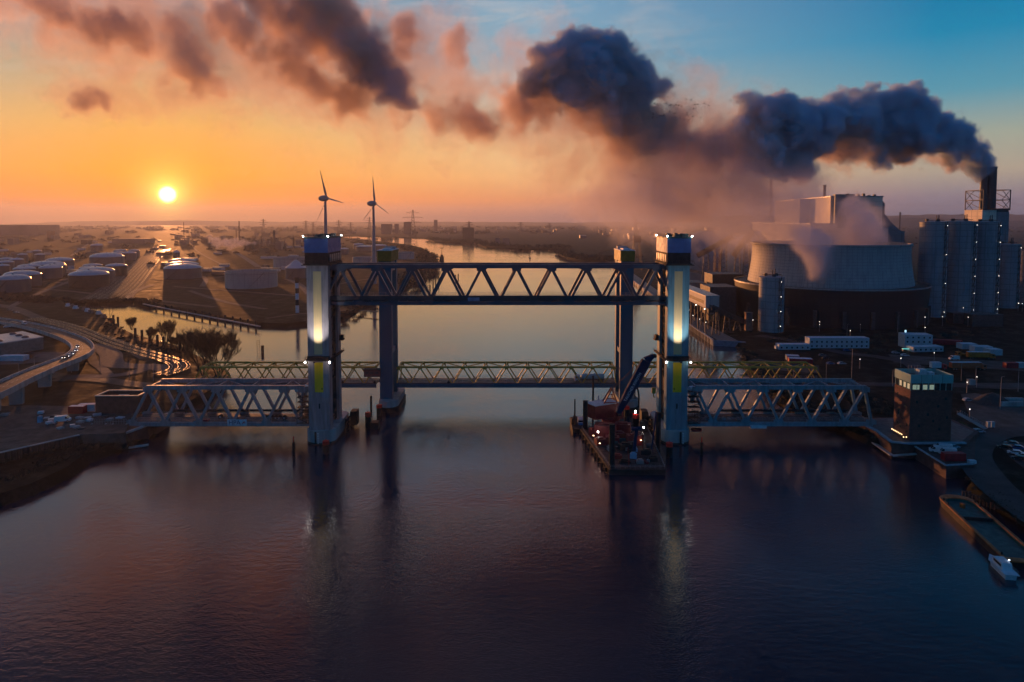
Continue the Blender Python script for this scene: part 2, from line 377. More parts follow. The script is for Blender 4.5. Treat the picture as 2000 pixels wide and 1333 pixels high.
def rails(pxs, off, n, gap, z=LZ+0.4, name='rail_tracks'):
    b = B(); base = gpath(pxs, z)
    for i in range(n):
        o = (i-(n-1)/2)*gap
        for e in (-0.75, 0.75):
            pp = []
            for j, p in enumerate(base):
                d = base[min(j+1, len(base)-1)] - base[max(j-1, 0)]; d.z = 0; d.normalize(); pp.append(p + Vector((d.y, -d.x, 0))*(o+e))
            ribbon(b, pp, 0.22, thick=0.18)
    return tag(b.build(name, M_steel), None, None, kind='structure')
rails([(205, 585), (240, 560), (270, 530), (300, 500), (318, 487)], 0, 8, 5.0)
road('rail_bed', [(60, 622), (100, 628), (150, 642), (215, 668), (270, 685), (330, 702), (350, 712), (345, 722), (310, 732)], 11, z=LZ+0.3, m=M_bal)
rails([(60, 622), (100, 628), (150, 642), (215, 668), (270, 685), (330, 702), (350, 712), (345, 722), (310, 732)], 0, 3, 4.4, z=LZ+0.5)
# right shore roads
road('road', [(1480, 655), (1560, 668), (1640, 688), (1720, 698), (1780, 712), (1810, 742), (1850, 752), (2060, 758)], 9, z=LZ+0.12)
road('road', [(1640, 748), (1760, 752), (1900, 752), (2060, 752)], 8, z=LZ+0.14)
road('road', [(2080, 838), (2000, 842), (1950, 846), (1915, 860), (1900, 885), (1915, 915), (1950, 955), (2010, 1000), (2100, 1060)], 11, z=LZ+0.2)
patch('yard', [(1948, 866), (1975, 860), (2080, 880), (2080, 960), (2010, 922), (1975, 896)], LZ+0.16, M_asph)
patch('yard', [(1876, 770), (1905, 768), (1960, 778), (2070, 782), (2070, 832), (1960, 834), (1925, 836), (1895, 815)], LZ+0.1, mat('muddy_yard', (0.055, 0.055, 0.05), 0.8, var=0.4, scale=0.2))
road('yard', [(1740, 700), (1830, 706), (1990, 716)], 26, z=LZ+0.1, m=MATS['muddy_yard'])
road('yard', [(1460, 706), (1530, 716), (1600, 722)], 22, z=LZ+0.1, m=MATS['muddy_yard'])
road('yard', [(40, 822), (120, 824), (240, 824)], 22, z=LZ+0.08, m=mat('site_mud', (0.07, 0.06, 0.05), 0.85, var=0.5, scale=0.25))
road('yard', [(-60, 700), (60, 700), (110, 688)], 34, z=LZ+0.09, m=M_conc)
tag(ribbon(B(), [G(1200, 519, LZ)+Vector((7, 0, .15)), G(1270, 575, LZ)+Vector((7, 0, .15)), G(1345, 634, LZ)+Vector((7, 0, .15)), G(1402, 668, LZ)+Vector((8, 3, .15))], 13).build('quay_pavement', mat('quay_slab', (0.12, 0.12, 0.12), 0.6, var=0.3)), None, None, kind='structure')
# ------------------------------------------------------------------ the new lift bridge
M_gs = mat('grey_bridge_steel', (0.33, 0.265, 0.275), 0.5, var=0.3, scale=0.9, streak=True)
M_gsr = mat('slate_bridge_steel', (0.13, 0.27, 0.33), 0.5, var=0.3, scale=0.9, streak=True)  # same grey steel, with the cool teal cast of the light put into its colour
M_ls = mat('dark_span_steel', (0.07, 0.085, 0.12), 0.4, var=0.15, scale=0.3)
M_dk = mat('bridge_deck', (0.07, 0.07, 0.075), 0.55, var=0.3, scale=0.6)
M_rl = mat('galvanised_rail', (0.30, 0.31, 0.33), 0.4, metal=0.4)
M_yel = mat('yellow_stripe', (0.92, 0.52, 0.01), 0.5, var=0.1, streak=True)
M_con = mat('pier_concrete', (0.36, 0.38, 0.38), 0.7, var=0.3, scale=0.25, bump=0.2, streak=True)
M_blk = mat('black_rubber', (0.012, 0.012, 0.014), 0.6)
M_dark = mat('dark_recess', (0.035, 0.028, 0.028), 0.8, var=0.4)
M_bluebox = mat('blue_cladding', (0.06, 0.13, 0.34), 0.5, var=0.1)
M_teal = mat('teal_roof_plant', (0.03, 0.10, 0.11), 0.6)
M_rust = mat('rust_paint', (0.10, 0.035, 0.025), 0.7)
M_lamp = emat('white_floodlight', (1.0, 0.97, 0.9), 40.0)
def railing(b, a, c, h=1.1, step=2.2, t=0.07):
    a = Vector(a); c = Vector(c); L = (c-a).length; n = max(1, int(L/step))
    for k in (h, h*0.55): b.bar(a+Vector((0, 0, k)), c+Vector((0, 0, k)), t)
    for i in range(n+1):
        p = a + (c-a)*(i/n); b.bar(p, p+Vector((0, 0, h)), t)
    return b
YF, YB = 252.0, 270.0
def tower(X0, X1, inner, steel, label, glow):
    """inner=+1: the channel lies towards +X. X0 < X1"""
    cx = (X0+X1)/2; t = thing('lift_tower', (cx, (YF+YB)/2, 0), label, 'bridge tower', 'towers of the raised lift bridge')
    o = Vector((cx, (YF+YB)/2, 0)); hw = (X1-X0)/2; hd = (YB-YF)/2
    def bd(b, name, m, parent=None, **k): return b.build(name, m, parent or t, **k)
    out = -inner
    # shaft: a U in plan, open to the channel
    b = B().box(-hw, hw, -hd, -hd+4.4, 5.2, 67.2); b.box(-hw, hw, hd-4.4, hd, 5.2, 67.2)
    if out < 0: b.box(-hw, -hw+3.0, -hd+4.4, hd-4.4, 5.2, 67.2)
    else: b.box(hw-3.0, hw, -hd+4.4, hd-4.4, 5.2, 67.2)
    sh = bd(b, 'shaft', steel)
    b = B()
    for z in range(10, 67, 4): b.box(-hw-0.05, hw+0.05, -hd-0.03, -hd-0.004, z, z+0.12)
    b.box(-hw-0.1, -hw+0.35, -hd-0.12, -hd-0.035, 5.3, 67.1); b.box(hw-0.35, hw+0.1, -hd-0.12, -hd-0.035, 5.3, 67.1)
    b.build('panel_joint', steel, sh)
    # guide rails, ladders and rope bundles in the recess
    b = B(); xr = inner*(hw-1.0)
    for y in (-hd+5.0, hd-5.0, -2.2, 2.2): b.tube([(xr, y, 6), (xr, y, 67)], 0.22, 6)
    for z in range(8, 67, 3): b.bar((xr, -hd+4.5, z), (xr, hd-4.5, z), 0.25); 
    for z in range(8, 64, 6): b.bar((xr, -hd+4.6, z), (xr, hd-4.6, z+6), 0.2)
    bd(b, 'guide_frame', M_dark)
    b = B().box(min(xr, xr-inner*1.6), max(xr, xr-inner*1.6), -3.6, 3.6, 9, 23); bd(b, 'counterweight', M_dark)
    # head of the tower
    b = B().box(-hw-0.5, hw+0.3, -hd-0.4, hd+0.4, 67.9, 71.9); h1 = bd(b, 'machinery_band', M_dark)
    b = B()
    for i in range(6):
        y = -hd+1.5+i*3; xx = inner*(hw+0.45); b.box(min(xx, xx+inner*0.2), max(xx, xx+inner*0.2), y, y+1.7, 68.4, 71.2)
    b.build('louvre', M_rl, h1)
    b = B().box(-hw-0.62, hw+0.42, -hd-0.52, hd+0.52, 71.9, 77.2); bd(b, 'head_cladding', M_bluebox)
    b = B().box(-hw-1.0, hw+0.8, -hd-0.9, hd+0.9, 67.2, 67.9)
    for sx in (-1, 1): b.box(sx*hw-(1.5 if sx < 0 else 0), sx*hw+(0 if sx < 0 else 1.5), -hd-1.6, -hd+1.2, 67.2, 67.5)
    g = bd(b, 'gallery', M_dark)
    b = B(); q = (-hw-1.6, hw+1.4, -hd-1.6, hd+1.4); zz = 67.9
    for a_, c_ in (((q[0], q[2], zz), (q[1], q[2], zz)), ((q[0], q[2], zz), (q[0], q[3], zz)), ((q[1], q[2], zz), (q[1], q[3], zz))): railing(b, a_, c_, 1.2)
    b.build('railing', M_rust, g)
    b = B().box(-hw-0.8, hw+0.6, -hd-0.7, hd+0.7, 77.2, 77.7); rf = bd(b, 'roof', M_teal)
    rr = random.Random(int(X0)+200)
    for i in range(9):
        x = rr.uniform(-hw+0.5, hw-1.5); y = rr.uniform(-hd+1, hd-2); B().box(x, x+rr.uniform(0.8, 2.4), y, y+rr.uniform(1, 3), 77.7, 77.7+rr.uniform(0.5, 1.3)).build('roof_unit', M_teal, rf)
    for x, y, z in ((0.5, 0, 81.0), (-1.5, 4, 79.6)): B().tube([(x, y, 77.7), (x, y, z)], 0.06, 5).build('antenna', M_teal, rf)
    b = B()
    for a_, c_ in (((-hw-0.7, -hd-0.6, 77.7), (hw+0.5, -hd-0.6, 77.7)), ((-hw-0.7, -hd-0.6, 77.7), (-hw-0.7, hd+0.6, 77.7)), ((hw+0.5, -hd-0.6, 77.7), (hw+0.5, hd+0.6, 77.7))): railing(b, a_, c_, 1.0, 1.6)
    b.build('railing', M_dark, rf)
    for x, y in ((-hw-0.8, -hd-0.8), (hw+0.6, -hd-0.8), (inner*(hw+0.7)+ (0 if inner < 0 else 0.0), hd+0.6)):
        p = bd(B().tube([(x, y, 77.6), (x, y, 78.2)], 0.08, 5).box(x-0.3, x+0.3, y-0.2, y+0.25, 78.15, 78.3), 'lamp_bracket', M_dark)
        B().lathe((x, y-0.28, 78.0), [(0.02, -0.24), (0.2, -0.16), (0.26, 0), (0.2, 0.16), (0.02, 0.24)], 10).build('lamp', M_lamp, p)
    # stripes
    sx0 = (-1.6 if inner > 0 else -1.6)
    bd(B().box(-1.55, 1.45, -hd-0.05, -hd+0.2, 33.9, 65.0), 'upper_stripe', mat('pale_yellow_stripe', (0.74, 0.49, 0.24), 0.5, var=0.1, streak=True))  # same yellow paint, paled in its colour for the glow of the wash light
    bd(B().box(-1.6, 1.6, -hd-0.05, -hd+0.2, 19.6, 30.9), 'lower_stripe', M_yel)
    bd(B().box(0.9 if inner > 0 else -1.3, 1.3 if inner > 0 else -0.9, -hd-0.07, -hd+0.1, 20.6, 21.2), 'porthole', M_blk)
    bd(B().box(-0.25, 0.3, -hd-0.06, -hd+0.2, 13.4, 15.3), 'slot_window', M_blk)
    # mid platform carrying the wash lights
    b = B().box(-hw-1.1, hw+1.1, -hd-1.5, -hd-0.005, 31.6, 32.0); b.box(-hw-1.1, -hw-0.01, -hd, hd+1.0, 31.6, 32.0); b.box(hw+0.01, hw+1.1, -hd, hd+1.0, 31.6, 32.0)
    b.box(-hw-0.35, hw+0.35, -hd-0.4, -hd-0.01, 32.0, 33.3)
    pf = bd(b, 'platform', M_dark)
    b = B()
    railing(b, (-hw-1.1, -hd-1.5, 32), (hw+1.1, -hd-1.5, 32), 0.9, 1.3); railing(b, (-hw-1.1, -hd-1.5, 32), (-hw-1.1, hd+1, 32), 0.9, 1.8); railing(b, (hw+1.1, -hd-1.5, 32), (hw+1.1, hd+1, 32), 0.9, 1.8)
    b.build('railing', M_rust, pf)
    for sx in (-1, 1):
        x = sx*(hw+0.7); B().lathe((x, -hd-1.75, 31.3), [(0.02, -0.3), (0.22, -0.2), (0.3, 0), (0.22, 0.2), (0.02, 0.3)], 10).build('lamp', M_lamp, pf)
    # lift cage and ladder on the outer side
    b = B(); xo = out*(hw+0.5)
    for z in range(6, 66, 2): b.bar((xo, -hd+2, z), (xo, -hd+4, z), 0.12)
    for y in (2, 4): b.bar((xo, -hd+y, 6), (xo, -hd+y, 66), 0.14)
    bd(b, 'ladder', M_dark)
    b = B().box(*sorted((inner*hw, inner*(hw+1.6))), hd-3, hd, 36.5, 37); railing(b, (inner*(hw+1.6), hd-3, 37), (inner*(hw+1.6), hd, 37), 1.4, 1.0); b.box(*sorted((inner*hw, inner*(hw+1.2))), hd-2.6, hd-0.5, 37, 38.6)
    bd(b, 'side_cabin', M_rust)
    # wash light shining up the shaft from the platform
    L = bpy.data.lights.new('wash_light', 'SPOT'); L.energy = glow; L.color = (0.97, 1.0, 1.0); L.spot_size = math.radians(58); L.spot_blend = 1.0; L.shadow_soft_size = 0.35
    lo_ = bpy.data.objects.new('wash_light', L); link(lo_, t); lo_.location = (0, -hd-5.6, 32.6)
    lo_.rotation_euler = (Vector((0, -hd-5.6, 32.6)) - Vector((0, -hd, 50.0))).to_track_quat('Z', 'Y').to_euler()
    b = B().bar((0, -hd-1.4, 31.8), (0, -hd-5.6, 32.0), 0.15).box(-0.35, 0.35, -hd-5.9, -hd-5.3, 31.9, 32.2); bd(b, 'wash_light_housing', M_dark)
    # pier in the river
    prof = []
    n = 20; Lh = 17.0; wpx = hw+1.6
    for i in range(n):
        a = 2*PI*i/n; prof.append((wpx*math.cos(a), (math.sin(a))*wpx*0.85 + (Lh-6 if math.sin(a) > 0 else -8.0)+2.0))
    pr = bd(B().prism(prof, -1.5, 5.2), 'pier', M_con)
    B().prism([(x*1.006, y*1.003) for x, y in prof], -1.4, 0.75).build('tide_mark', mat('tide_slime', (0.02, 0.025, 0.018), 0.5, var=0.4), pr)
    b = B(); gx = 1.2*(-1 if inner > 0 else 1); yg = -hd-0.75-1.8
    yy = -8.0-wpx*0.85+2.0
    b.box(gx-0.3, gx+0.3, yy-0.15, yy+2.0, 0.2, 5.0); b.build('depth_gauge', M_blk, pr)
    b = B()
    for i in range(5): b.box(gx+0.75, gx+1.15, yy-0.12+0.05, yy+1.8, 0.5+i*0.9, 0.95+i*0.9)
    b.build('gauge_mark', mat('gauge_white', (0.7, 0.75, 0.78), 0.5), pr)
    b = B(); x = inner*(wpx+1.2)
    for y in (4, 8, 12, 16): b.tube([(x, y, -1.5), (x, y, 5.6)], 0.45, 8)
    for z in (1.2, 3.0, 4.8): b.bar((x, 3, z), (x, 17, z), 0.5)
    b.box(min(x, x+inner*2.6), max(x, x+inner*2.6), 11, 15.5, 1.0, 6.6)
    bd(b, 'fender', M_blk)
    return t
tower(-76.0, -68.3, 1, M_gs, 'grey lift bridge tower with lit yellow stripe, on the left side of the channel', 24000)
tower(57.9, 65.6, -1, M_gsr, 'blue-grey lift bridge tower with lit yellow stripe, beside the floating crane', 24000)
def truss(name, x0, x1, zb, zt, yf, yb, nodes_top, nodes_bot, m, label, cat, group=None, cw=1.3, ch=1.6, dw=0.95, deck=True, portal=(True, True), top_x=None, lat=True, bot_m=None, cb=None, deckz=None, top_step=None):
    """Warren truss bridge span: two planes at yf and yb, nodes given as X values"""
    ox = (x0+x1)/2; t = thing(name, (ox, (yf+yb)/2, zb), label, cat, group)
    o = Vector((ox, (yf+yb)/2, zb)); H = zt-zb; yy = ((yf-o.y), (yb-o.y)); ta, tb = (top_x if top_x else (nodes_top[0], nodes_top[-1]))
    cb = cb or ch
    for y in yy:
        b = B().bar((ta-ox-cw*0.4, y, H), (tb-ox+cw*0.4, y, H), cw, ch)
        for x in nodes_top:
            for s_ in (-1, 1): b.bar((x-ox-dw*1.5, y+s_*(cw/2-0.02), H-ch*0.55), (x-ox+dw*1.5, y+s_*(cw/2-0.02), H-ch*0.55), 0.07, ch*1.25)
        b.build('top_chord', m, t)
        b = B().bar((x0-ox, y, 0), (x1-ox, y, 0), cw, cb)
        for x in nodes_bot:
            for s_ in (-1, 1): b.bar((x-ox-dw*1.5, y+s_*(cw/2-0.02), cb*0.5), (x-ox+dw*1.5, y+s_*(cw/2-0.02), cb*0.5), 0.07, ch*1.1)
        b.build('bottom_chord', bot_m or m, t)
        allp = sorted([(x, H-ch/2+0.1) for x in nodes_top] + [(x, cb/2-0.1) for x in nodes_bot])
        for (xa, za), (xb_, zb_) in zip(allp, allp[1:]):
            if abs(za-zb_) < 0.5: continue
            B().bar((xa-ox, y, za), (xb_-ox, y, zb_), dw*0.8, dw, up=(0, 1, 0)).build('diagonal', m, t)
    if lat:
        b = B(); nt = nodes_top
        for i, x in enumerate(nt):
            b.bar((x-ox, yy[0], H), (x-ox, yy[1], H), 0.5, 0.55)
            if i+1 < len(nt):
                s_ = 1 if i % 2 == 0 else 0
                b.bar((x-ox, yy[1-s_] if False else yy[s_], H), (nt[i+1]-ox, yy[1-s_], H), 0.35)
                if top_step: b.bar((x-ox, yy[1-s_], H), (nt[i+1]-ox, yy[s_], H), 0.35)
        b.build('top_bracing', m, t)
    if deck:
        dz = deckz if deckz is not None else 0.2
        dk = B().box(x0-ox, x1-ox, yy[0]+cw/2+0.02, yy[1]-cw/2-0.02, dz-0.5, dz).build('deck', M_dk, t)
        b = B()
        for i in range(int((x1-x0)/3.4)): b.box(x0-ox+i*3.4+0.2, x0-ox+i*3.4+0.6, yy[0]+cw/2+0.03, yy[1]-cw/2-0.03, dz-1.4, dz-0.51)
        b.build('cross_beam', bot_m or m, t)
        b = B(); railing(b, (x0-ox, yy[0]+1.1, dz), (x1-ox, yy[0]+1.1, dz), 1.2, 2.4, 0.08); railing(b, (x0-ox, yy[1]-1.1, dz), (x1-ox, yy[1]-1.1, dz), 1.2, 2.4, 0.08)
        b.build('railing', M_rl, t)
        b = B()
        for e in (-0.75, 0.75): b.box(x0-ox, x1-ox, e-0.06, e+0.06, dz, dz+0.16)
        b.build('track_rail', M_steel, t)
    return t
TF, TB = 256.2, 266.2
pan = 13.25
top_n = [-4.9+pan*(i-4.5)+0.0 for i in range(10)]; bot_n = [-4.9+pan*(i-5) for i in range(11)]
top_n = [x for x in top_n]
ls = truss('lift_span', -70.9, 61.3, 52.6, 66.6, TF, TB, top_n, bot_n, M_ls, 'dark steel truss span raised high between the two grey towers', 'bridge span', cw=1.3, ch=1.5, dw=1.15, top_x=(-70.9, 61.3), deckz=2.0, cb=1.3)
lx = -4.8
B().box(-66, 66, -5.9, -5.7, 1.2, 2.9).build('parapet', mat('dark_mesh', (0.05, 0.05, 0.06), 0.6), ls)
B().box(-12.6+4.8-4, -8.2+4.8-4, -6.0, -5.92, 0.9, 2.3).build('notice_board', mat('pale_board', (0.25, 0.32, 0.48), 0.5), ls)
for sx in (-1, 1):
    b = B()
    for y in (-5, 5): b.tube([(sx*63.5, y, 14), (sx*63.5, y, 17)], 0.18, 6)
    b.box(sx*63.5-2.0, sx*63.5+2.0, -5.6, 5.6, 12.6, 13.9); b.build('lifting_yoke', M_ls, ls)
M_gsL = M_gs
# approach spans
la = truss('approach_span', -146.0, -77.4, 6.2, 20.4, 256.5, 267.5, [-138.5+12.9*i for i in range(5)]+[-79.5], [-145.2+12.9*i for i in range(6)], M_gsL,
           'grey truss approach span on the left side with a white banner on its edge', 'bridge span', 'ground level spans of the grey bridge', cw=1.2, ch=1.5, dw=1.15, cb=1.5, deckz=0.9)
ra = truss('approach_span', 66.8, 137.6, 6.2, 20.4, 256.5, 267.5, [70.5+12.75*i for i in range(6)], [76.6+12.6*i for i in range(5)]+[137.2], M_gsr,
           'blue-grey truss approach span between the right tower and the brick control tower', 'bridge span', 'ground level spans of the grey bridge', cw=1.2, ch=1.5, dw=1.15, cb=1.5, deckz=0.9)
def text(s, size, m, parent, loc, rot, name='lettering', ext=0.02):
    c = bpy.data.curves.new(name, 'FONT'); c.body = s; c.size = size; c.extrude = ext; c.align_x = 'CENTER'; c.align_y = 'CENTER'
    ob = bpy.data.objects.new(name, c); C.objects.link(ob); bpy.context.view_layer.update()
    me = bpy.data.meshes.new_from_object(ob.evaluated_get(bpy.context.evaluated_depsgraph_get())); bpy.data.objects.remove(ob)
    me.materials.clear(); me.materials.append(m); o = bpy.data.objects.new(name, me); link(o, parent); o.location = loc; o.rotation_euler = rot
    return o
M_white = mat('white_sheet', (0.55, 0.60, 0.66), 0.55, var=0.15)
M_cyan = mat('pale_cyan_letters', (0.18, 0.42, 0.60), 0.5, var=0.05)
# banner on the left span with its letters
bx = P(463, 826, 255.4)
bn = B().box(-3.7, 3.7, 0, 0.08, -1.25, 1.25).build('banner', M_white); bn.location = bx
tag(bn, 'white banner with blue letters hung on the left truss span', 'banner')
text('HPA', 2.4, mat('navy_letters', (0.02, 0.05, 0.14), 0.5), bn, (-0.9, -0.04, -0.02), (PI/2, 0, 0))
b = B(); b.bar((1.9, -0.05, -0.6), (2.9, -0.05, 0.5), 0.22); b.bar((2.2, -0.05, 0.3), (3.2, -0.05, -0.1), 0.2); b.build('emblem', mat('red_paint', (0.45, 0.02, 0.03), 0.5), bn)
# wrapped machinery where spans meet towers
def wrapped(px, py, Y, s, label):
    c = P(px, py, Y); b = B()
    b.lathe((0, 0, 0), [(0.3, 0), (1.5, 0.3), (1.7, 1.6), (1.2, 2.9), (0.2, 3.2)], 12, 1.2, 1.0)
    b.tube([(0.6*s, 0, 1.2), (2.0*s, 0.2, 1.5), (3.8*s, 0.1, 1.1)], [1.0, 1.1, 0.9], 10)
    b.tube([(0, 0, 0.3), (0.1, 0.2, -3.4)], [1.0, 0.7], 9)
    o = b.build('wrapped_machinery', mat('white_wrap', (0.42, 0.62, 0.72), 0.4, var=0.2), smooth=True); o.location = c; tag(o, label, 'machinery', 'sheeted machinery beside the towers')
wrapped(1352, 770, 259, 1, 'machine wrapped in white sheeting beside the right tower on the span top')
wrapped(596, 768, 259, -1, 'machine wrapped in white sheeting beside the left tower on the span top')
def scaffold(c, w, d, h, label):
    t = thing('scaffold_stair', c, label, 'scaffold', 'scaffold stairs beside the towers'); b = B(); m = M_dark
    for x in (0, w/2, w):
        for y in (0, d): b.tube([(x, y, 0), (x, y, h)], 0.09, 5)
    b.build('standard', m, t); b = B(); k = 0; z = 0.3
    while z < h:
        b.box(0, w, 0, d, z, z+0.08)
        if z+2 < h: b.bar((0.2 if k % 2 else w-0.2, 0.2, z), (w-0.2 if k % 2 else 0.2, 0.2, z+2), 0.4, 0.12)
        z += 2; k += 1
    b.build('landing', m, t)
scaffold((67.0, 255.0, 6.5), 4.4, 3, 13, 'dark scaffold stair climbing beside the right tower')
scaffold((-81.6, 255.0, 6.5), 4.4, 3, 12, 'dark scaffold stair climbing beside the left tower')
# cable drums stored on the spans
def drum(px, py, Y, r):
    c = P(px, py, Y); b = B()
    t = thing('cable_drum', c, None, 'cable drum', 'cable drums stored along the grey spans')
    B().tube([(0, -0.55, 0), (0, 0.55, 0)], r*0.55, 12).build('core', M_blk, t)
    for y in (-0.6, 0.5): B().tube([(0, y, 0), (0, y+0.12, 0)], r, 16).build('flange', M_rl if px > 1000 else M_dark, t)
    B().tube([(0, -0.66, 0), (0, -0.62, 0)], r*0.42, 12).build('hub', mat('drum_face', (0.25, 0.35, 0.42), 0.5), t)
    return t
dl = [(431, 814), (518, 815), (524, 815), (531, 816), (539, 816), (546, 816), (556, 816), (521, 824), (531, 825), (540, 825), (548, 825), (1396, 819), (1414, 819), (1424, 820), (1431, 820), (1442, 819), (1457, 819), (1473, 820), (1379, 819), (1541, 828), (1550, 828), (1577, 828), (1585, 828), (1603, 828), (1611, 828), (1619, 828)]
for i, (x, y) in enumerate(dl):
    o = drum(x, y, 259.0 + (i % 3)*1.0, 0.85)
    o['label'] = 'round cable drum standing on the %s grey truss span' % ('left' if x < 1000 else 'right')
    o['group'] = 'cable drums on the %s grey span' % ('left' if x < 1000 else 'right')
# pipes and crates along the deck edges
def pipe_run(x0, x1, y, z, r, m, label):
    o = B().tube([(0, 0, 0), (x1-x0, 0, 0)], r, 8).build('pipe', m, loc=None); o.location = (x0, y, z); tag(o, label, 'pipe', 'pipes laid along the grey spans'); return o
pipe_run(-134, -80, 265.5, 8.9, 0.5, M_blk, 'long black pipe lying along the back of the left grey span')
pipe_run(82, 132, 265.5, 8.9, 0.5, M_blk, 'long black pipe lying along the back of the right grey span')
def crate(px, py, Y, w, h, d, m, name, label, cat, rz=0.0):
    c = P(px, py, Y); o = B().obox((0, 0, 0), (w, d, h), 0).obox((0, 0, h), (w*1.03, d*1.05, 0.12)).obox((0, -d*0.5-0.03, h*0.15), (w*0.1, 0.06, h*0.7)).build(name, m); o.location = c; o.rotation_euler = (0, 0, rz); return tag(o, label, cat)
M_red = mat('red_paint', (0.45, 0.02, 0.03), 0.5)
crate(396, 826, 258, 5.0, 1.2, 2, M_red, 'equipment_box', 'low red box on the left truss span', 'box')
crate(1480, 836, 255.9, 6.0, 0.9, 2, M_white, 'equipment_box', 'long pale box on the right truss span deck', 'box')
crate(1360, 842, 257.6, 3.6, 0.7, 2, M_red, 'equipment_box', 'low red box at the foot of the right tower', 'box')
crate(1561, 830, 258, 2.6, 0.8, 2, mat('cyan_box', (0.12, 0.42, 0.62), 0.5), 'equipment_box', 'small cyan box between the drums on the right span', 'box')
# ------------------------------------------------------------------ the old blue lift bridge
M_ob = mat('blue_bridge_steel', (0.004, 0.11, 0.19), 0.45, var=0.15, scale=0.2, streak=True)
M_oy = mat('green_yellow_truss', (0.52, 0.33, 0.05), 0.5, var=0.2, scale=0.4)
M_cab = mat('maroon_cabin', (0.16, 0.05, 0.06), 0.6)
M_ycap = mat('mustard_housing', (0.22, 0.15, 0.012), 0.6, var=0.15)
OYF, OYB = 299.0, 312.0
def old_tower(xc, inner, label, pierx):
    t = thing('blue_lift_tower', (xc, 305.5, 0), label, 'bridge tower', 'towers of the low blue lift bridge'); 
    for y in (OYF-305.5, OYB-305.5):
        lg = B().box(-2.6, 2.6, y-1.8, y+1.8, 5.0, 66.0).build('leg', M_ob, t)
        b = B()
        for x in (-2.75, 2.4): b.box(x, x+0.35, y-2.0, y-1.81, 5.2, 66)
        for z in range(9, 66, 5): b.box(-2.35, 2.35, y-1.86, y-1.805, z, z+0.15)
        b.build('flange', M_ob, lg)
    B().box(-2.4, 2.4, -4.6, 4.6, 61.5, 65.5).build('cross_beam', M_ob, t)
    B().box(-2.2, 2.2, -4.6, 4.6, 24.5, 26.5).build('cross_beam', M_ob, t)
    h = B().box(-3.1, 3.1, -9.2, 9.2, 66.0, 70.6).build('rope_housing', M_ycap, t)
    B().box(-3.3, 3.3, -9.4, 9.4, 70.6, 70.9).box(-1.5, 1.5, -6, 2, 70.9, 71.5).build('roof', M_white, h)
    B().box(-2.3, 2.3, 4, 8, 70.9, 72).build('roof_unit', M_con, h)
    pr = []
    n = 20
    for i in range(n):
        a = 2*PI*i/n; pr.append((4.4*math.cos(a)+pierx, 5*math.sin(a) + (9 if math.sin(a) > 0 else -7.5)))
    p = B().prism(pr, -1.5, 5.0).build('pier', M_con, t)
    b = B(); n = len(pr); b.prism([(x*1.1-pierx*0.1, y*1.05) for x, y in pr], -1.4, 2.2); b.build('fender', M_blk, p)
    return t
tl = old_tower(-55.5, 1, 'blue steel tower of the low bridge, with a maroon cabin', 1.0)
tr = old_tower(50.3, -1, 'blue steel tower of the low bridge behind the floating crane', 1.0)
cb = thing('operator_cabin', (-61.5, 297.6, 15.4), 'maroon operator cabin hung on the left blue tower', 'cabin')
B().box(-3.4, 3.6, -2.2, 1.0, 0, 3.0).build('wall', M_cab, cb); B().box(-3.8, 4.0, -2.6, 0.99, 3.0, 3.25).build('roof', M_dark, cb)
for i in range(3): B().box(-2.9+i*2.1, -1.3+i*2.1, -2.26, -2.19, 1.2, 2.3).build('window', mat('cabin_glass', (0.10, 0.08, 0.10), 0.15), cb)
def nodes(a, b_, n): return [a+(b_-a)*i/n for i in range(n+1)]
kw = dict(cw=0.7, ch=0.8, dw=0.55, bot_m=M_ob, cb=1.6, deckz=1.2)
truss('low_truss_span', -143, -60.5, 10.2, 18.6, 300.4, 310.6, nodes(-138, -61, 8), [-142.6]+nodes(-133.2, -65.8, 7), M_oy, 'mustard low truss span from the left bank to the left blue tower', 'bridge span', 'mustard truss spans of the low bridge', **kw)
truss('low_truss_span', -51.5, 46.5, 10.2, 18.6, 300.4, 310.6, nodes(-50.5, 45.5, 10), [-51.3]+nodes(-45.7, 40.7, 9)+[46.3], M_oy, 'mustard low truss span between the blue towers, crossed by the tank lorry', 'bridge span', 'mustard truss spans of the low bridge', **kw)
truss('low_truss_span', 54.5, 140, 10.2, 18.6, 300.4, 310.6, nodes(56, 135, 8), [54.7]+nodes(60.9, 130, 7)+[139.6], M_oy, 'mustard low truss span from the right blue tower to the right bank', 'bridge span', 'mustard truss spans of the low bridge', **kw)
# round signs on the old bridge
for px in (568, 669, 732, 876):
    c = P(px, 747, 300); t = thing('river_sign', c, 'small dark diamond sign on the low bridge railing', 'sign', 'diamond signs on the low bridge')
    B().bar((0, 0.3, -1.6), (0, 0.3, 0), 0.12).build('post', M_dark, t); B().add([(-0.75, 0, 0), (0, 0, -0.75), (0.75, 0, 0), (0, 0, 0.75), (-0.75, 0.1, 0), (0, 0.1, -0.75), (0.75, 0.1, 0), (0, 0.1, 0.75)], [(0, 1, 2, 3), (7, 6, 5, 4), (0, 4, 5, 1), (1, 5, 6, 2), (2, 6, 7, 3), (3, 7, 4, 0)]).build('panel', M_blk, t)
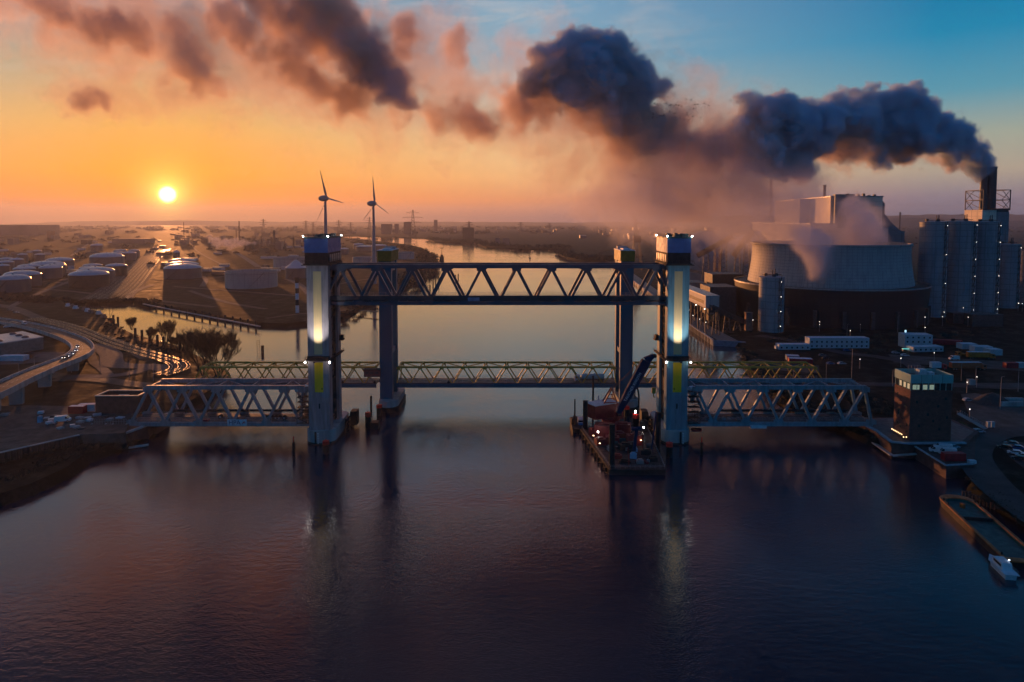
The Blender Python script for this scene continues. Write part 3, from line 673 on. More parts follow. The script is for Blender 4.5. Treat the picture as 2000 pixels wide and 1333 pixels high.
# abutments
M_brick = mat('dark_brick', (0.10, 0.05, 0.045), 0.8, var=0.3, scale=0.5)
t = thing('abutment', (-149, 262, 0), 'angular concrete and brick abutment under the left truss span', 'abutment')
B().prism([(-14, -8), (-6, -14), (6, -14), (9, -4), (9, 12), (-20, 12)], -1, 5.0, 0.5).build('wall', M_brick, t)
b = B(); pq = [(-20, 12), (-14, -8), (-6, -14), (6, -14), (9, -4), (9, 12)]
for p_, q_ in zip(pq, pq[1:]): b.bar((*p_, 5.35), (*q_, 5.35), 1.1, 0.7)
b.build('coping', M_con, t)
B().bar((-16, -10, 4.6), (0, -21, 0.4), 2.2, 0.5).build('stair', M_con, t)
B().bar((0, -21, 0.6), (14, -13, 0.6), 1.4, 0.5).build('walkway', M_con, t)
# ------------------------------------------------------------------ power station on the right shore
def grid_mat(name, c1, c2, sx, sz, rough=0.6, lw=0.06, axis='cyl', cx=0, cy=0, r=60):
    """panelled cladding: thin joint lines every sx metres along the wall and sz metres up"""
    m = bpy.data.materials.new(name); m.use_nodes = True; t = NT(m.node_tree); bs = t.n['Principled BSDF']
    geo = t.node('ShaderNodeNewGeometry').outputs['Position']; sp = t.node('ShaderNodeSeparateXYZ'); t.put(sp.inputs[0], geo)
    if axis == 'cyl': u = t.m('MULTIPLY', t.m('ARCTAN2', t.m('SUBTRACT', sp.outputs[1], cy), t.m('SUBTRACT', sp.outputs[0], cx)), r)
    else: u = t.m('ADD', sp.outputs[0], sp.outputs[1])
    def ln(v, s, w_): return t.m('LESS_THAN', t.m('FRACT', t.m('DIVIDE', t.m('ADD', v, 5000.0), s)), w_)
    l = t.m('MAXIMUM', ln(u, sx, lw), ln(sp.outputs[2], sz, lw*1.4))
    nz = t.noise(geo, 0.08, 5, 0.6); mp = t.node('ShaderNodeMapping'); mp.inputs['Scale'].default_value = (1, 1, 0.1); t.put(mp.inputs[0], geo)
    st_ = t.noise(mp.outputs[0], 0.5, 4, 0.6)
    base = t.mix(t.rng(nz, 0.35, 0.65), c1, tuple(x*0.85 for x in c1)); base = t.mix(t.m('MULTIPLY', t.rng(st_, 0.48, 0.72), 0.6), base, c2)
    t.put(bs.inputs['Base Color'], t.mix(t.m('MULTIPLY', l, 0.8), base, c2)); bs.inputs['Roughness'].default_value = rough
    return m
M_fac = mat('dark_plant_steel', (0.05, 0.05, 0.055), 0.6, var=0.3)
M_lampS = emat('small_lamp', (1.0, 0.92, 0.78), 7.0)
CX, CY = (1616-1000)*575/F, 573.0
ct = thing('cooling_tower', (CX, CY, 0), 'wide pale cooling tower on a black round base, steam pouring from its top', 'cooling tower')
B().lathe((0, 0, 0), [(72, 2), (74, 26), (74.5, 31.5), (71, 32), (64.5, 32.2)], 72, cap=False).build('fan_base', grid_mat('fan_housing', (0.014, 0.018, 0.022), (0.007, 0.008, 0.010), 6, 7, cx=CX, cy=CY, r=74), ct, smooth=True)
B().lathe((0, 0, 0), [(63.8, 32.1), (62.4, 40), (61.2, 48), (60.5, 56), (60.8, 63.2), (61.6, 63.6), (61.6, 65), (60.2, 65), (59.6, 60), (60.2, 45), (62.5, 33)], 96, cap=False).build('shell', grid_mat('tower_shell', (0.36, 0.38, 0.40), (0.14, 0.16, 0.18), 3.8, 2.4, cx=CX, cy=CY, r=61, lw=0.07), ct, smooth=True)
B().lathe((0, 0, 0), [(75, 31.7), (75, 32.9)], 72, cap=False).build('railing', M_rl, ct)
for i in range(10):
    a = -PI/2 + (i-5)*0.27; B().obox((73.5*math.cos(a), 73.5*math.sin(a), 2), (3, 2.5, 14), a).build('buttress', M_fac, ct)
def silo(px, ytop, yb, wpx, label, Y=None, lamps=4, z0=LZ, bay=True, grp=None):
    Y = Y or (CAMZ-LZ)*F/(yb-HOR); c = P(px, 600, Y+wpx*Y/F/2); r = wpx*Y/F/2; zt = CAMZ-(ytop-HOR)*Y/F
    t = thing('storage_silo', (c.x, Y+r, 0), label, 'silo', grp)
    key = 'silo_%d' % px
    B().lathe((0, 0, 0), [(r, z0), (r, zt-0.6), (r+0.25, zt-0.55), (r+0.25, zt), (r*0.2, zt+0.8)], 40).build('wall', grid_mat(key, (0.26, 0.30, 0.34), (0.12, 0.14, 0.17), r*0.75, 5.0, cx=c.x, cy=Y+r, r=r), t, smooth=True)
    b = B()
    for i in range(3): a = i*2.1+0.5; b.box(math.cos(a)*r*.5-1, math.cos(a)*r*.5+1, math.sin(a)*r*.5-1, math.sin(a)*r*.5+1, zt+0.3, zt+2.4)
    b.bar((-r*.8, 0, zt+1.4), (r*.8, 0, zt+1.4), 0.5); b.tube([(0.5, -r*.5, zt), (0.5, -r*.5, zt+6)], 0.35, 6); b.tube([(-1.2, -r*.5, zt), (-1.2, -r*.5, zt+5.5)], 0.35, 6)
    b.build('roof_plant', M_fac, t)
    if bay:
        b = B(); n = int((zt-z0)/5.5)
        for s in (-1, 1): b.bar((r*0.35+s*0.8, -r*0.985, z0), (r*0.35+s*0.8, -r*0.985, zt), 0.22)
        for i in range(n):
            z = z0+3+i*5.5; b.box(r*0.35-1.6, r*0.35+1.6, -r-1.2, -r*0.93, z, z+0.3); b.bar((r*0.35-0.8, -r-0.6, z), (r*0.35+0.8, -r-0.6, z+5.2), 0.5, 0.2); railing(b, (r*0.35-1.6, -r-1.2, z+.3), (r*0.35+1.6, -r-1.2, z+.3), 1.0, 1.2)
        st_ = b.build('stair', M_fac, t)
        for i in range(lamps):
            z = z0+5+i*(zt-z0-8)/max(1, lamps-1) if lamps > 1 else z0+8
            B().lathe((r*0.35, -r-1.6, z), [(0.02, -0.2), (0.19, 0), (0.02, 0.2)], 8).build('lamp', M_lampS, st_)
    return t
silo(1506, 543, 652, 48, 'round pale silo standing in front of the cooling tower', lamps=4)
silo(1818, 434, 622, 50, 'leftmost of the tall silos beside the chimney, its left edge pink', lamps=4, grp='tall storage silos')
silo(1871, 433, 618, 56, 'middle one of the tall silos, in front of the chimney', lamps=6, grp='tall storage silos')
silo(1921, 434, 616, 47, 'third of the tall silos from the left, under the chimney', lamps=6, grp='tall storage silos')
silo(1964, 478, 604, 42, 'lower silo to the right of the tall silos', lamps=2, grp='tall storage silos')
silo(2008, 490, 598, 44, 'lowest silo at the right edge, cut by the frame', lamps=2, bay=False, grp='tall storage silos')
# chimney
SX, SY = 925*700/F, 700.0
ch = thing('power_station_chimney', (SX, SY, 0), 'tall dark twin chimney in a lattice cage, smoke pouring from its mouth', 'chimney')
for dx, rr_ in ((-4.4, 3.3), (3.4, 4.6)):
    B().lathe((dx, 0, 0), [(rr_, 90), (rr_*0.97, 136.5), (rr_*1.06, 136.8), (rr_*1.06, 138), (rr_*0.8, 138)], 24).build('flue', mat('dark_flue', (0.05, 0.055, 0.065), 0.5, var=0.2), ch, smooth=True)
b = B(); hw_ = 13.5
for x in (-hw_, hw_):
    for y in (-hw_, hw_): b.bar((x, y, 94), (x, y, 114), 0.7)
for z in (94, 104, 114):
    for s in (-1, 1): b.bar((-hw_, s*hw_, z), (hw_, s*hw_, z), 0.6); b.bar((s*hw_, -hw_, z), (s*hw_, hw_, z), 0.6)
for z in (94, 104):
    for s in (-1, 1):
        for q in ((-hw_, -5), (5, hw_)): b.bar((q[0], s*hw_, z), (q[1], s*hw_, z+10), 0.4); b.bar((q[1], s*hw_, z), (q[0], s*hw_, z+10), 0.4)
        b.bar((s*hw_, -hw_, z), (s*hw_, hw_, z+10), 0.4)
b.build('cage', M_fac, ch)
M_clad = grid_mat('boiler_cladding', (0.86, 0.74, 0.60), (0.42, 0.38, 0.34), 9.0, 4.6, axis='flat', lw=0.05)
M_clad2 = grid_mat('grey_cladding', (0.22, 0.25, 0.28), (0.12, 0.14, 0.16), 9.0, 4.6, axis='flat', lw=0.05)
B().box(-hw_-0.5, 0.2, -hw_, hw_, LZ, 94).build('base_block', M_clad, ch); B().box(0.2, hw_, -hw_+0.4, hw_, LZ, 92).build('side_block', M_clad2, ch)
B().box(0.4, hw_-0.4, -hw_+1, hw_, 92, 95.5).build('roof_block', M_fac, ch)
# boiler house
TH = math.radians(-5); rx = Vector((math.cos(TH), math.sin(TH), 0)); ry = Vector((-math.sin(TH), math.cos(TH), 0))
bh = thing('boiler_house', (307, 660, 0), 'huge pale boiler house behind the cooling tower, its left wall glowing orange in the sun', 'power station', rz=TH)
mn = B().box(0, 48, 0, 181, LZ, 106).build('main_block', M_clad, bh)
B().box(-0.6, 48.6, -0.6, 181.6, 106, 107).build('parapet', M_rl, mn)
b = B()
for k in range(8): b.box(6+k*5, 8+k*5, 3, 6, 107, 107.8+(k % 3)*0.8)
b.build('roof_plant', M_fac, mn)
B().box(-10, 0-.02, 58, 76, LZ, 105).box(-10.5, -.01, 57.5, 76.5, 105, 106).build('stair_tower', mat('tan_cladding', (0.60, 0.52, 0.46), 0.6, var=0.15), bh)
B().box(2, 20, -6, -0.02, 60, 108.5).build('lift_shaft', M_clad2, bh)
an = B().box(-24, -0.02, -18, 190, LZ, 80).box(0, 46, -18, -6.1, LZ, 76).build('annex', mat('pinkish_cladding', (0.62, 0.55, 0.52), 0.6, var=0.12, scale=0.1), bh)  # annex colour includes the pink of sunlight seen through the steam
B().box(-25, -.03, -18.4, 190.4, 80, 80.8).build('parapet', M_rl, an)
b = B(); prof = [(48.02, LZ), (48.02, 100), (51, 100), (51, 90), (57, 82), (66, 74), (70, 73), (70, LZ)]
b.add([(x, 2, z) for x, z in prof] + [(x, 40, z) for x, z in prof], [tuple(range(8)), tuple(range(15, 7, -1))] + [(i, 8+i, 8+(i+1) % 8, (i+1) % 8) for i in range(8)])
b.build('bunker_block', M_clad2, bh)
B().tube([(-2, 192, 5), (-2, 192, 148)], [2.4, 2.1], 16).build('slim_stack', mat('grey_stack', (0.22, 0.22, 0.24), 0.6), bh)
B().tube([(10, 45, 106), (10, 45, 119)], 1.4, 12).lathe((10, 45, 119), [(1.8, 0), (1.8, 0.8)], 12).build('roof_stack', M_fac, bh)
def plant_mast(px, yt, Y, r, label):
    c = P(px, yt, Y); t = thing('antenna_mast', (c.x, Y, 0), label, 'mast'); B().tube([(0, 0, LZ), (0, 0, c.z)], r, 8).build('pole', M_fac, t)
    b = B()
    for k in range(4): b.lathe((0, 0, c.z-2-k*3), [(r*2.2, 0), (r*2.2, 0.8)], 8)
    b.build('collar', M_fac, t)
plant_mast(1724, 394, 690, 0.7, 'thin dark mast to the right of the boiler house')
plant_mast(1758, 415, 2500, 2.2, 'faint thin tower on the wooded ridge right of the boiler house')
# coal stores with round roofs
for px, yt, Y, r, lab in ((1390, 449, 900, 52, 'domed coal store with a cabin on top, left of the boiler house'), (1488, 452, 850, 52, 'second domed coal store half hidden by the cooling tower')):
    zt = CAMZ-(yt-HOR)*Y/F; c = P(px, 500, Y); t = thing('coal_store', (c.x, Y, 0), lab, 'dome', 'domed coal stores')
    pf = [(r, LZ), (r, 22)] + [(r*math.cos(a*PI/24), 22+(zt-22)*math.sin(a*PI/24)) for a in range(1, 12)] + [(1, zt)]
    B().lathe((0, 0, 0), pf, 48).build('dome', mat('dome_sheet', (0.24, 0.23, 0.25), 0.35, var=0.15, scale=0.1), t, smooth=True)
    b = B()
    for k in range(16):
        a0 = k*PI/8; pts = [((q[0]+0.15)*math.cos(a0), (q[0]+0.15)*math.sin(a0), q[1]) for q in pf[1:-1]]; b.tube(pts, 0.18, 4)
    b.build('rib', M_rl, t)
    B().box(-9, 9, -5, 5, zt-2, zt+2.5).build('top_cabin', M_clad2, t)
# conveyors: lattice bridges on trestles
def lattice(b, a, c, w_, n, r=0.25):
    """square lattice girder from a to c"""
    a = Vector(a); c = Vector(c); d = (c-a).normalized(); up = Vector((0, 0, 1)) if abs(d.z) < 0.9 else Vector((0, 1, 0))
    s = d.cross(up).normalized()*w_/2; u = s.cross(d).normalized()*w_/2
    co = [s+u, s-u, -s-u, -s+u]
    for k in co: b.bar(a+k, c+k, r)
    for i in range(n):
        p = a+(c-a)*(i/n); q = a+(c-a)*((i+1)/n)
        for j in range(4): b.bar(p+co[j], q+co[(j+1) % 4], r*0.7) if i % 2 == 0 else b.bar(p+co[(j+1) % 4], q+co[j], r*0.7); b.bar(q+co[j], q+co[(j+1) % 4], r*0.6)
    return b
def conveyor(a, c, w_, label, gallery=True, legs=2):
    a = Vector(a); c = Vector(c); t = thing('conveyor_bridge', a, label, 'conveyor', 'coal conveyors of the power station'); z = Vector((0, 0, 0))
    lattice(B(), z, c-a, w_, max(4, int((c-a).length/w_)), 0.35).build('truss', M_fac, t)
    if gallery: B().bar(z, c-a, w_*0.8, w_*0.7).build('gallery', mat('rusty_gallery', (0.12, 0.07, 0.055), 0.7), t)
    for i in range(legs):
        p = (c-a)*((i+0.5)/legs); b = B(); 
        for s in (-1, 1): b.bar(p+Vector((s*w_*.4, 0, -w_/2)), Vector((p.x+s*w_*.9, p.y, LZ-a.z)), 0.6)
        k = 0; zz = LZ-a.z
        while zz < p.z-4: b.bar((p.x-w_*.8, p.y, zz), (p.x+w_*.8, p.y, zz+5), 0.3); b.bar((p.x+w_*.8, p.y, zz), (p.x-w_*.8, p.y, zz+5), 0.3); zz += 5
        b.build('trestle', M_fac, t)
    return t
conveyor(P(1362, 500, 780), P(1432, 462, 760), 5.5, 'steep conveyor bridge rising in front of the left domed store')
conveyor(P(1432, 500, 700), P(1468, 452, 690), 5, 'steep conveyor bridge rising left of the boiler house')
conveyor(P(1290, 500, 900), P(1345, 478, 880), 4, 'low conveyor bridge behind the right grey tower', legs=3)
conveyor(P(1388, 600, 470), P(1450, 628, 500), 3.0, 'low dark conveyor bridge descending across the quay yard', legs=3)
t = thing('lattice_pylon', (P(1401, 500, 720).x, 720, 0), 'reddish lattice tower beside the long pale hall', 'pylon'); lattice(B(), (0, 0, LZ), (0, 0, CAMZ-(488-HOR)*720/F), 5.5, 10, 0.4).build('lattice', mat('red_lead_steel', (0.16, 0.06, 0.05), 0.6), t)
# long pale hall behind
t = thing('long_hall', (322, 890, 0), 'long pale hall catching the low sun on its left wall', 'hall')
B().box(0, 60, 0, 176, LZ, 33).build('wall', grid_mat('hall_sheet', (0.50, 0.46, 0.36), (0.26, 0.22, 0.18), 8, 6, axis='flat'), t)
B().box(-0.5, 60, -0.5, 176.5, 33, 34).build('roof', M_dk, t); b = B()
for k in range(6): b.box(10, 16, 12+k*26, 18+k*26, 34, 36.5)
b.build('roof_unit', M_rl, t)
# ship unloading gallery on legs, raised over the quay
t = thing('unloading_gallery', (137, 480, 0), 'raised grey conveyor gallery on legs above the coal quay', 'gallery')
gl = B().box(0, 9.5, 0, 130, 21.6, 30.0).build('gallery', grid_mat('gallery_sheet', (0.42, 0.40, 0.38), (0.24, 0.24, 0.25), 10, 9, axis='flat'), t)
B().box(-0.3, 9.8, -0.3, 130.3, 30.0, 30.5).build('roof', M_rl, gl)
B().box(-0.06, 0.3, 5, 70, 24.2, 26.6).build('window_band', M_blk, gl)
for k in range(7):
    b = B().bar((0.8, 3+k*19, LZ), (0.8, 3+k*19, 21.6), 0.9).bar((8.7, 3+k*19, LZ), (8.7, 3+k*19, 21.6), 0.9); b.bar((0.8, 3+k*19, 6), (8.7, 3+k*19, 20), 0.4).bar((8.7, 3+k*19, 6), (0.8, 3+k*19, 20), 0.4); b.build('trestle', M_fac, t)
for yy in (1, 24): B().lathe((-0.4, yy, 21.0), [(0.02, -0.4), (0.4, 0), (0.02, 0.4)], 8).build('lamp', M_lampS, gl)
# unloader cranes at the quay
def unloader(px, yb, yt, label, lean=1):
    Y = (CAMZ-LZ)*F/(yb-HOR); c = P(px, yb, Y); H = CAMZ-(yt-HOR)*Y/F; t = thing('unloader_crane', (c.x, Y, LZ), label, 'crane', 'unloader cranes on the coal quay'); H -= LZ
    b = B()
    for x in (-8, 8):
        for y in (-6, 6): lattice(b, (x, y, 0), (x*0.5, y*0.6, H*0.55), 1.6, 8, 0.35)
    b.build('portal', M_fac, t)
    B().box(-6, 6, -4, 4, H*0.5, H*0.62).build('machine_house', M_rust, t)
    b = B(); lattice(b, (0, 0, H*0.6), (-4*lean, 0, H), 3.2, 8, 0.45); b.build('mast', M_fac, t)
    b = B(); lattice(b, (-3*lean, 0, H*0.58), (-38*lean, 0, H*0.36), 2.4, 12, 0.35); lattice(b, (3*lean, 0, H*0.58), (24*lean, 0, H*0.44), 2.4, 8, 0.35); b.build('boom', M_fac, t)
    b = B(); b.bar((-4*lean, 0, H), (-34*lean, 0, H*0.4), 0.25); b.bar((-4*lean, 0, H), (22*lean, 0, H*0.47), 0.25); b.build('stay_cable', M_fac, t)
unloader(1243, 528, 420, 'tallest unloader crane in the steam behind the lift span')
unloader(1210, 520, 455, 'lower unloader crane in the steam, left of the tallest crane')
unloader(1330, 560, 500, 'unloader crane beside the right grey tower', -1)
# quay edge things
t = thing('quay_wall', (0, 0, 0), 'long straight coal quay wall with fenders and a pale edge, right of the channel', 'quay wall')
qp = [G(1198, 521.5, 0), G(1270, 575, 0), G(1345, 637, 0), G(1400, 674, 0)]; qp2 = [G(1400, 674, 0), G(1441, 677.5, 0)]
B().prism([(p.x-3.6, p.y) for p in qp] + [(p.x-2.2, p.y) for p in qp[::-1]], -1, 3.9).build('capping', M_con, t)
B().prism([(qp2[0].x-3.6, qp2[0].y-3.4), (qp2[1].x+4, qp2[1].y-3.4), (qp2[1].x+4, qp2[1].y-2.2), (qp2[0].x-3.6, qp2[0].y-2.2)], -1, 3.9).build('end_wall', mat('blue_sheet_piling', (0.10, 0.19, 0.26), 0.6), t)
b = B(); n = 60
for i in range(n):
    a = qp[0].lerp(qp[1], i/20) if i < 20 else qp[1].lerp(qp[2], (i-20)/20) if i < 40 else qp[2].lerp(qp[3], (i-40)/20); b.box(a.x-4.1, a.x-3.62, a.y-0.4, a.y+0.4, -0.8, 3.6)
b.build('fender', M_blk, t)
def lamp_post(p, h, label, grp, bulb=0.25, arm=0.0, m=None):
    t = thing('lamp_post', p, label, 'street lamp', grp); b = B().tube([(0, 0, 0), (0, 0, h)], [0.13, 0.08], 6)
    if arm: b.bar((0, 0, h), (arm, 0, h+0.3), 0.1)
    b.build('pole', M_rl, t); B().lathe((arm, 0, h+0.1), [(0.02, -bulb*.6), (bulb, 0), (0.02, bulb*.6)], 8).build('lamp', m or M_lampS, t); return t
for i, (x, y) in enumerate(((1353, 640), (1366, 648), (1378, 655), (1345, 628), (1320, 608), (1305, 596))): lamp_post(G(x, y, LZ), 9, 'lamp post on the edge of the coal quay', 'lamp posts along the coal quay')
for x, y in ((1381, 546), (1401, 547), (1422, 548), (1438, 550), (1380, 538), (1443, 549)): lamp_post(G(x, y+42, LZ), 16, 'tall lamp mast in the dark yard left of the cooling tower', 'lamp masts left of the cooling tower', 0.4)
for x, y in ((1796, 625), (1806, 626), (1840, 625), (1890, 626), (1916, 624), (1932, 620), (1946, 618), (1988, 596), (1996, 597), (1881, 606), (1939, 600), (1949, 598), (1660, 655), (1806, 648), (1600, 636), (1470, 632)): lamp_post(G(x, y+12, LZ), 7, 'lit lamp post on the ground around the silos', 'lamp posts around the silos', 0.22)
# dark blocks between quay and tower
def block(px, yb, wpx, hz_, dep, label, m=None, name='plant_building', roofm=None, Y=None, rz=0.0, cat='building', grp=None, win=0, z0=LZ, wm=None):
    Y = Y or (CAMZ-z0)*F/(yb-HOR); c = P(px, 600, Y); w_ = wpx*Y/F
    t = thing(name, (c.x, Y+dep/2, z0), label, cat, grp, rz)
    wl = B().box(-w_/2, w_/2, -dep/2, dep/2, 0, hz_).build('wall', m or M_fac, t)
    B().box(-w_/2-0.25, w_/2+0.25, -dep/2-0.25, dep/2+0.25, hz_, hz_+0.35).build('roof', roofm or M_dk, t)
    if win:
        rows = win if isinstance(win, int) else win[0]; n = max(2, int(w_/3.0)); gm = wm or mat('dark_glass', (0.02, 0.03, 0.04), 0.1, var=0.3)
        for r_ in range(rows):
            zz = 0.9 + r_*(hz_-0.2)/rows
            for k in range(n):
                x = -w_/2 + (k+0.5)*w_/n; B().box(x-0.55, x+0.55, -dep/2-0.04, -dep/2+0.05, zz, zz+1.1).build('window', gm, wl)
        B().box(-w_/2+0.6, -w_/2+1.5, -dep/2-0.05, -dep/2+0.05, 0.05, 2.1).build('door', M_fac, wl)
    return t
block(1356, 600, 44, 22, 30, 'blue-grey flat building just right of the right grey tower', M_clad2)
block(1412, 618, 52, 24, 30, 'dark steel framed plant building left of the cooling tower base')
block(1420, 600, 60, 30, 26, 'taller dark plant building behind the steel framed one')
block(1464, 648, 12, 13, 4, 'small brick-red switch house beside the round silo', mat('red_brown_wall', (0.30, 0.12, 0.09), 0.7))
block(1395, 628, 22, 5, 8, 'small yellowish shed on the quay yard', mat('ochre_wall', (0.20, 0.15, 0.05), 0.7))
block(1500, 470+60, 60, 30, 50, 'low hall between the domed stores and the boiler house', M_clad2)
block(1930, 640, 60, 9, 10, 'dark low building in front of the third silo')
block(1875, 634, 26, 8, 8, 'small dark building at the foot of the middle silo')
block(1700, 640, 30, 3.5, 6, 'small hut in front of the black tower base', M_clad2)
# ------------------------------------------------------------------ tank farm on the left shore
M_tw = mat('tank_wall', (0.11, 0.10, 0.11), 0.5, var=0.15, scale=0.15, streak=True)  # walls darkened in the colour for their dim, shaded look; roofs stay pale
M_td = mat('dark_tank_wall', (0.05, 0.045, 0.04), 0.7, var=0.2)
M_tr = mat('pale_tank_roof', (0.46, 0.44, 0.47), 0.3, var=0.12, scale=0.1)
def tank(px, ye, wpx, rise, label, h=14.0, dark=False, cone=False):
    zt = LZ+h; D = (CAMZ-zt)*F/(ye-HOR); r = wpx/2*D/F; c = P(px, ye, D)
    t = thing('storage_tank', (c.x, D, LZ), label, 'tank', 'domed oil tanks on the left shore')
    wl = B().lathe((0, 0, 0), [(r, 0), (r, h), (r+0.2, h), (r+0.2, h+0.4)], 40, cap=False).build('wall', M_td if dark else M_tw, t, smooth=True)
    hz_ = rise*D/F*1.15
    pf = [(r+0.15, h+0.35)] + [(r*math.cos(a*PI/2/7), h+0.35+hz_*math.sin(a*PI/2/7)) for a in range(1, 7)] + [(0.8, h+0.4+hz_)] if not cone else [(r+0.15, h+0.35), (0.8, h+0.4+hz_)]
    B().lathe((0, 0, 0), pf, 40).build('roof', M_tr, t, smooth=True)
    b = B()
    for k in range(9):
        a = -PI/2-0.5+k*0.09; z0 = k*h/9; b.bar(((r+0.6)*math.cos(a), (r+0.6)*math.sin(a), z0), ((r+0.6)*math.cos(a+.09), (r+0.6)*math.sin(a+.09), z0+h/9), 0.8, 0.3)
    b.build('spiral_stair', M_dark, t)
    b = B().box(-0.8, 0.8, -0.8, 0.8, h+hz_+0.2, h+hz_+1.4)
    b.build('vent', M_rl, t)
    return t
tk = [(26, 546, 58, 8, 0), (44, 537, 62, 7, 0), (48, 526, 38, 4, 0), (57, 521, 40, 4, 0), (99, 524, 40, 5, 0), (107, 520, 38, 4, 0), (92, 517, 60, 6, 0), (117, 509, 48, 5, 0), (209, 502, 60, 7, 0),
      (174, 537, 70, 8, 1), (187, 530, 66, 7, 0), (175, 524, 36, 3, 0), (181, 519, 34, 3, 0), (227, 520, 38, 4, 1), (13, 507, 26, 3, 0), (10, 513, 30, 3, 0), (33, 508, 24, 3, 0), (4, 520, 26, 3, 0),
      (44, 498, 18, 2, 0), (73, 491, 16, 2, 0), (78, 498, 18, 2, 0), (235, 490, 22, 2, 0), (262, 490, 20, 2, 0), (230, 495, 24, 3, 0), (253, 495, 26, 3, 0), (189, 480, 22, 3, 0),
      (357, 524, 68, 7, 0), (356, 517, 60, 5, 0), (356, 510, 50, 4, 0), (345, 494, 12, 4, 0), (578, 524, 40, 14, 0)]
far_words = {0: 'nearest pale domed tank at the left edge, with a bright peaked roof', 1: 'grey domed tank behind the nearest one at the left edge', 4: 'domed tank with a dark vertical stripe, left of the big dark-walled tank', 6: 'wide flat domed tank in the middle of the left tank group', 7: 'pale domed tank at the back of the left tank group',
             8: 'large tall domed tank between the left tank group and the rail yard', 9: 'dark-walled domed tank nearest to the harbour basin', 10: 'pale domed tank right behind the dark-walled one', 13: 'low dark-walled tank beside the rail yard', 26: 'front one of the three domed tanks below the sun', 27: 'middle one of the three domed tanks below the sun', 28: 'hindmost of the three domed tanks below the sun', 30: 'tank with a cone roof left of the grey tower', 29: 'tiny domed tank under the sun', 25: 'lone tall tank far back behind the large domed tank'}
near_words = {2: 'smaller domed tank above the two nearest left-edge tanks', 3: 'second smaller domed tank, just behind its twin near the left edge', 5: 'domed tank just behind the striped one', 11: 'flat thin-edged tank behind the dark-walled pair', 12: 'thin flat tank hindmost behind the dark-walled pair'}
for i, (x, y, w_, rs, dk_) in enumerate(tk):
    lab = far_words.get(i) or near_words.get(i) or 'small pale domed tank far back in the haze of the left tank farm'
    tank(x, y, w_, rs, lab, dark=bool(dk_), cone=(i in (30,)))
def open_tank(px, ytop, wpx, h, label):
    zt = LZ+h; D = (CAMZ-zt)*F/(ytop-HOR); r = wpx/2*D/F; c = P(px, ytop, D); t = thing('open_top_tank', (c.x, D, LZ), label, 'tank', 'white open-topped tanks')
    B().lathe((0, 0, 0), [(r, 0), (r, h), (r+.5, h), (r+.5, h+0.5), (r-.4, h+0.5), (r-.4, h*0.6)], 56, cap=False).build('wall', grid_mat('white_tank_%d' % px, (0.42, 0.39, 0.40), (0.24, 0.22, 0.22), 14, 2.6, cx=c.x, cy=D, r=r, lw=0.04), t, smooth=True)
    B().lathe((0, 0, 0), [(r-.45, h*0.7), (0.5, h*0.72)], 40).build('floating_roof', M_dk, t)
    b = B(); n = 44
    for k in range(n):
        a = 2*PI*k/n; a2 = 2*PI*(k+1)/n; b.bar(((r+.8)*math.cos(a), (r+.8)*math.sin(a), h*.88), ((r+.8)*math.cos(a2), (r+.8)*math.sin(a2), h*.88), 0.7, 0.25)
    for k in range(8): a = -PI/2+0.2+k*0.08; b.bar(((r+0.6)*math.cos(a), (r+0.6)*math.sin(a), k*h/8), ((r+0.6)*math.cos(a+.08), (r+0.6)*math.sin(a+.08), (k+1)*h/8), 0.8, 0.3)
    b.build('wind_girder', M_tw, t)
open_tank(491, 530, 97, 19, 'large white open-topped tank on the left shore, nearest of the white tanks')
open_tank(566, 503, 62, 16, 'white open-topped tank half hidden by the left grey tower')
open_tank(712, 503, 46, 15, 'white open-topped tank just right of the left grey tower')
open_tank(792, 493, 34, 14, 'white tank near the wooded tip of the left shore')
for x, y, w_ in ((712, 482, 34), (740, 480, 30), (760, 488, 22), (672, 487, 18), (700, 478, 20), (630, 474, 30), (655, 480, 24)): tank(x, y, w_, 2, 'small pale tank in the cluster behind the wind turbines', h=12)
# refinery columns, stacks, pylons
def stack(px, yt, yb, wpx, label, m=None, name='refinery_stack', cat='chimney', grp='thin stacks of the refinery'):
    D = (CAMZ-LZ)*F/(yb-HOR); c = P(px, yb, D); H = CAMZ-(yt-HOR)*D/F-LZ; r = max(0.5, wpx/2*D/F); t = thing(name, (c.x, D, LZ), label, cat, grp)
    B().tube([(0, 0, 0), (0, 0, H)], [r, r*0.8], 12).build('shaft', m or M_fac, t); b = B()
    for k in range(3): b.lathe((0, 0, H*(0.5+k*0.2)), [(r*1.5, 0), (r*1.5, 0.8)], 10)
    b.build('platform', M_fac, t)
stack(468, 432, 478, 2.4, 'tallest thin stack behind the refinery steam, right of the sun')
stack(462, 447, 478, 1.6, 'short thin stack beside the tallest refinery stack')
stack(360, 434, 476, 1.4, 'thin mast right under the sun')
stack(536, 450, 486, 5, 'thick dark refinery column left of the grey tower')
stack(530, 463, 486, 3, 'short refinery column beside the thick dark column')
stack(511, 461, 484, 3.6, 'refinery column left of the thick dark one')
stack(574, 464, 492, 4, 'refinery column close to the left grey tower')
stack(556, 470, 488, 2.4, 'thin refinery column between the thick ones')
for i in range(26):
    x = R.uniform(480, 600); y = R.uniform(474, 490); w_ = R.uniform(4, 14)
    block(x, y, w_, R.uniform(6, 22), R.uniform(8, 30), 'low dark refinery building in the haze', MATS['dark_tank_wall'] if i % 3 else M_tw, name='refinery_building', grp='refinery buildings in the haze')
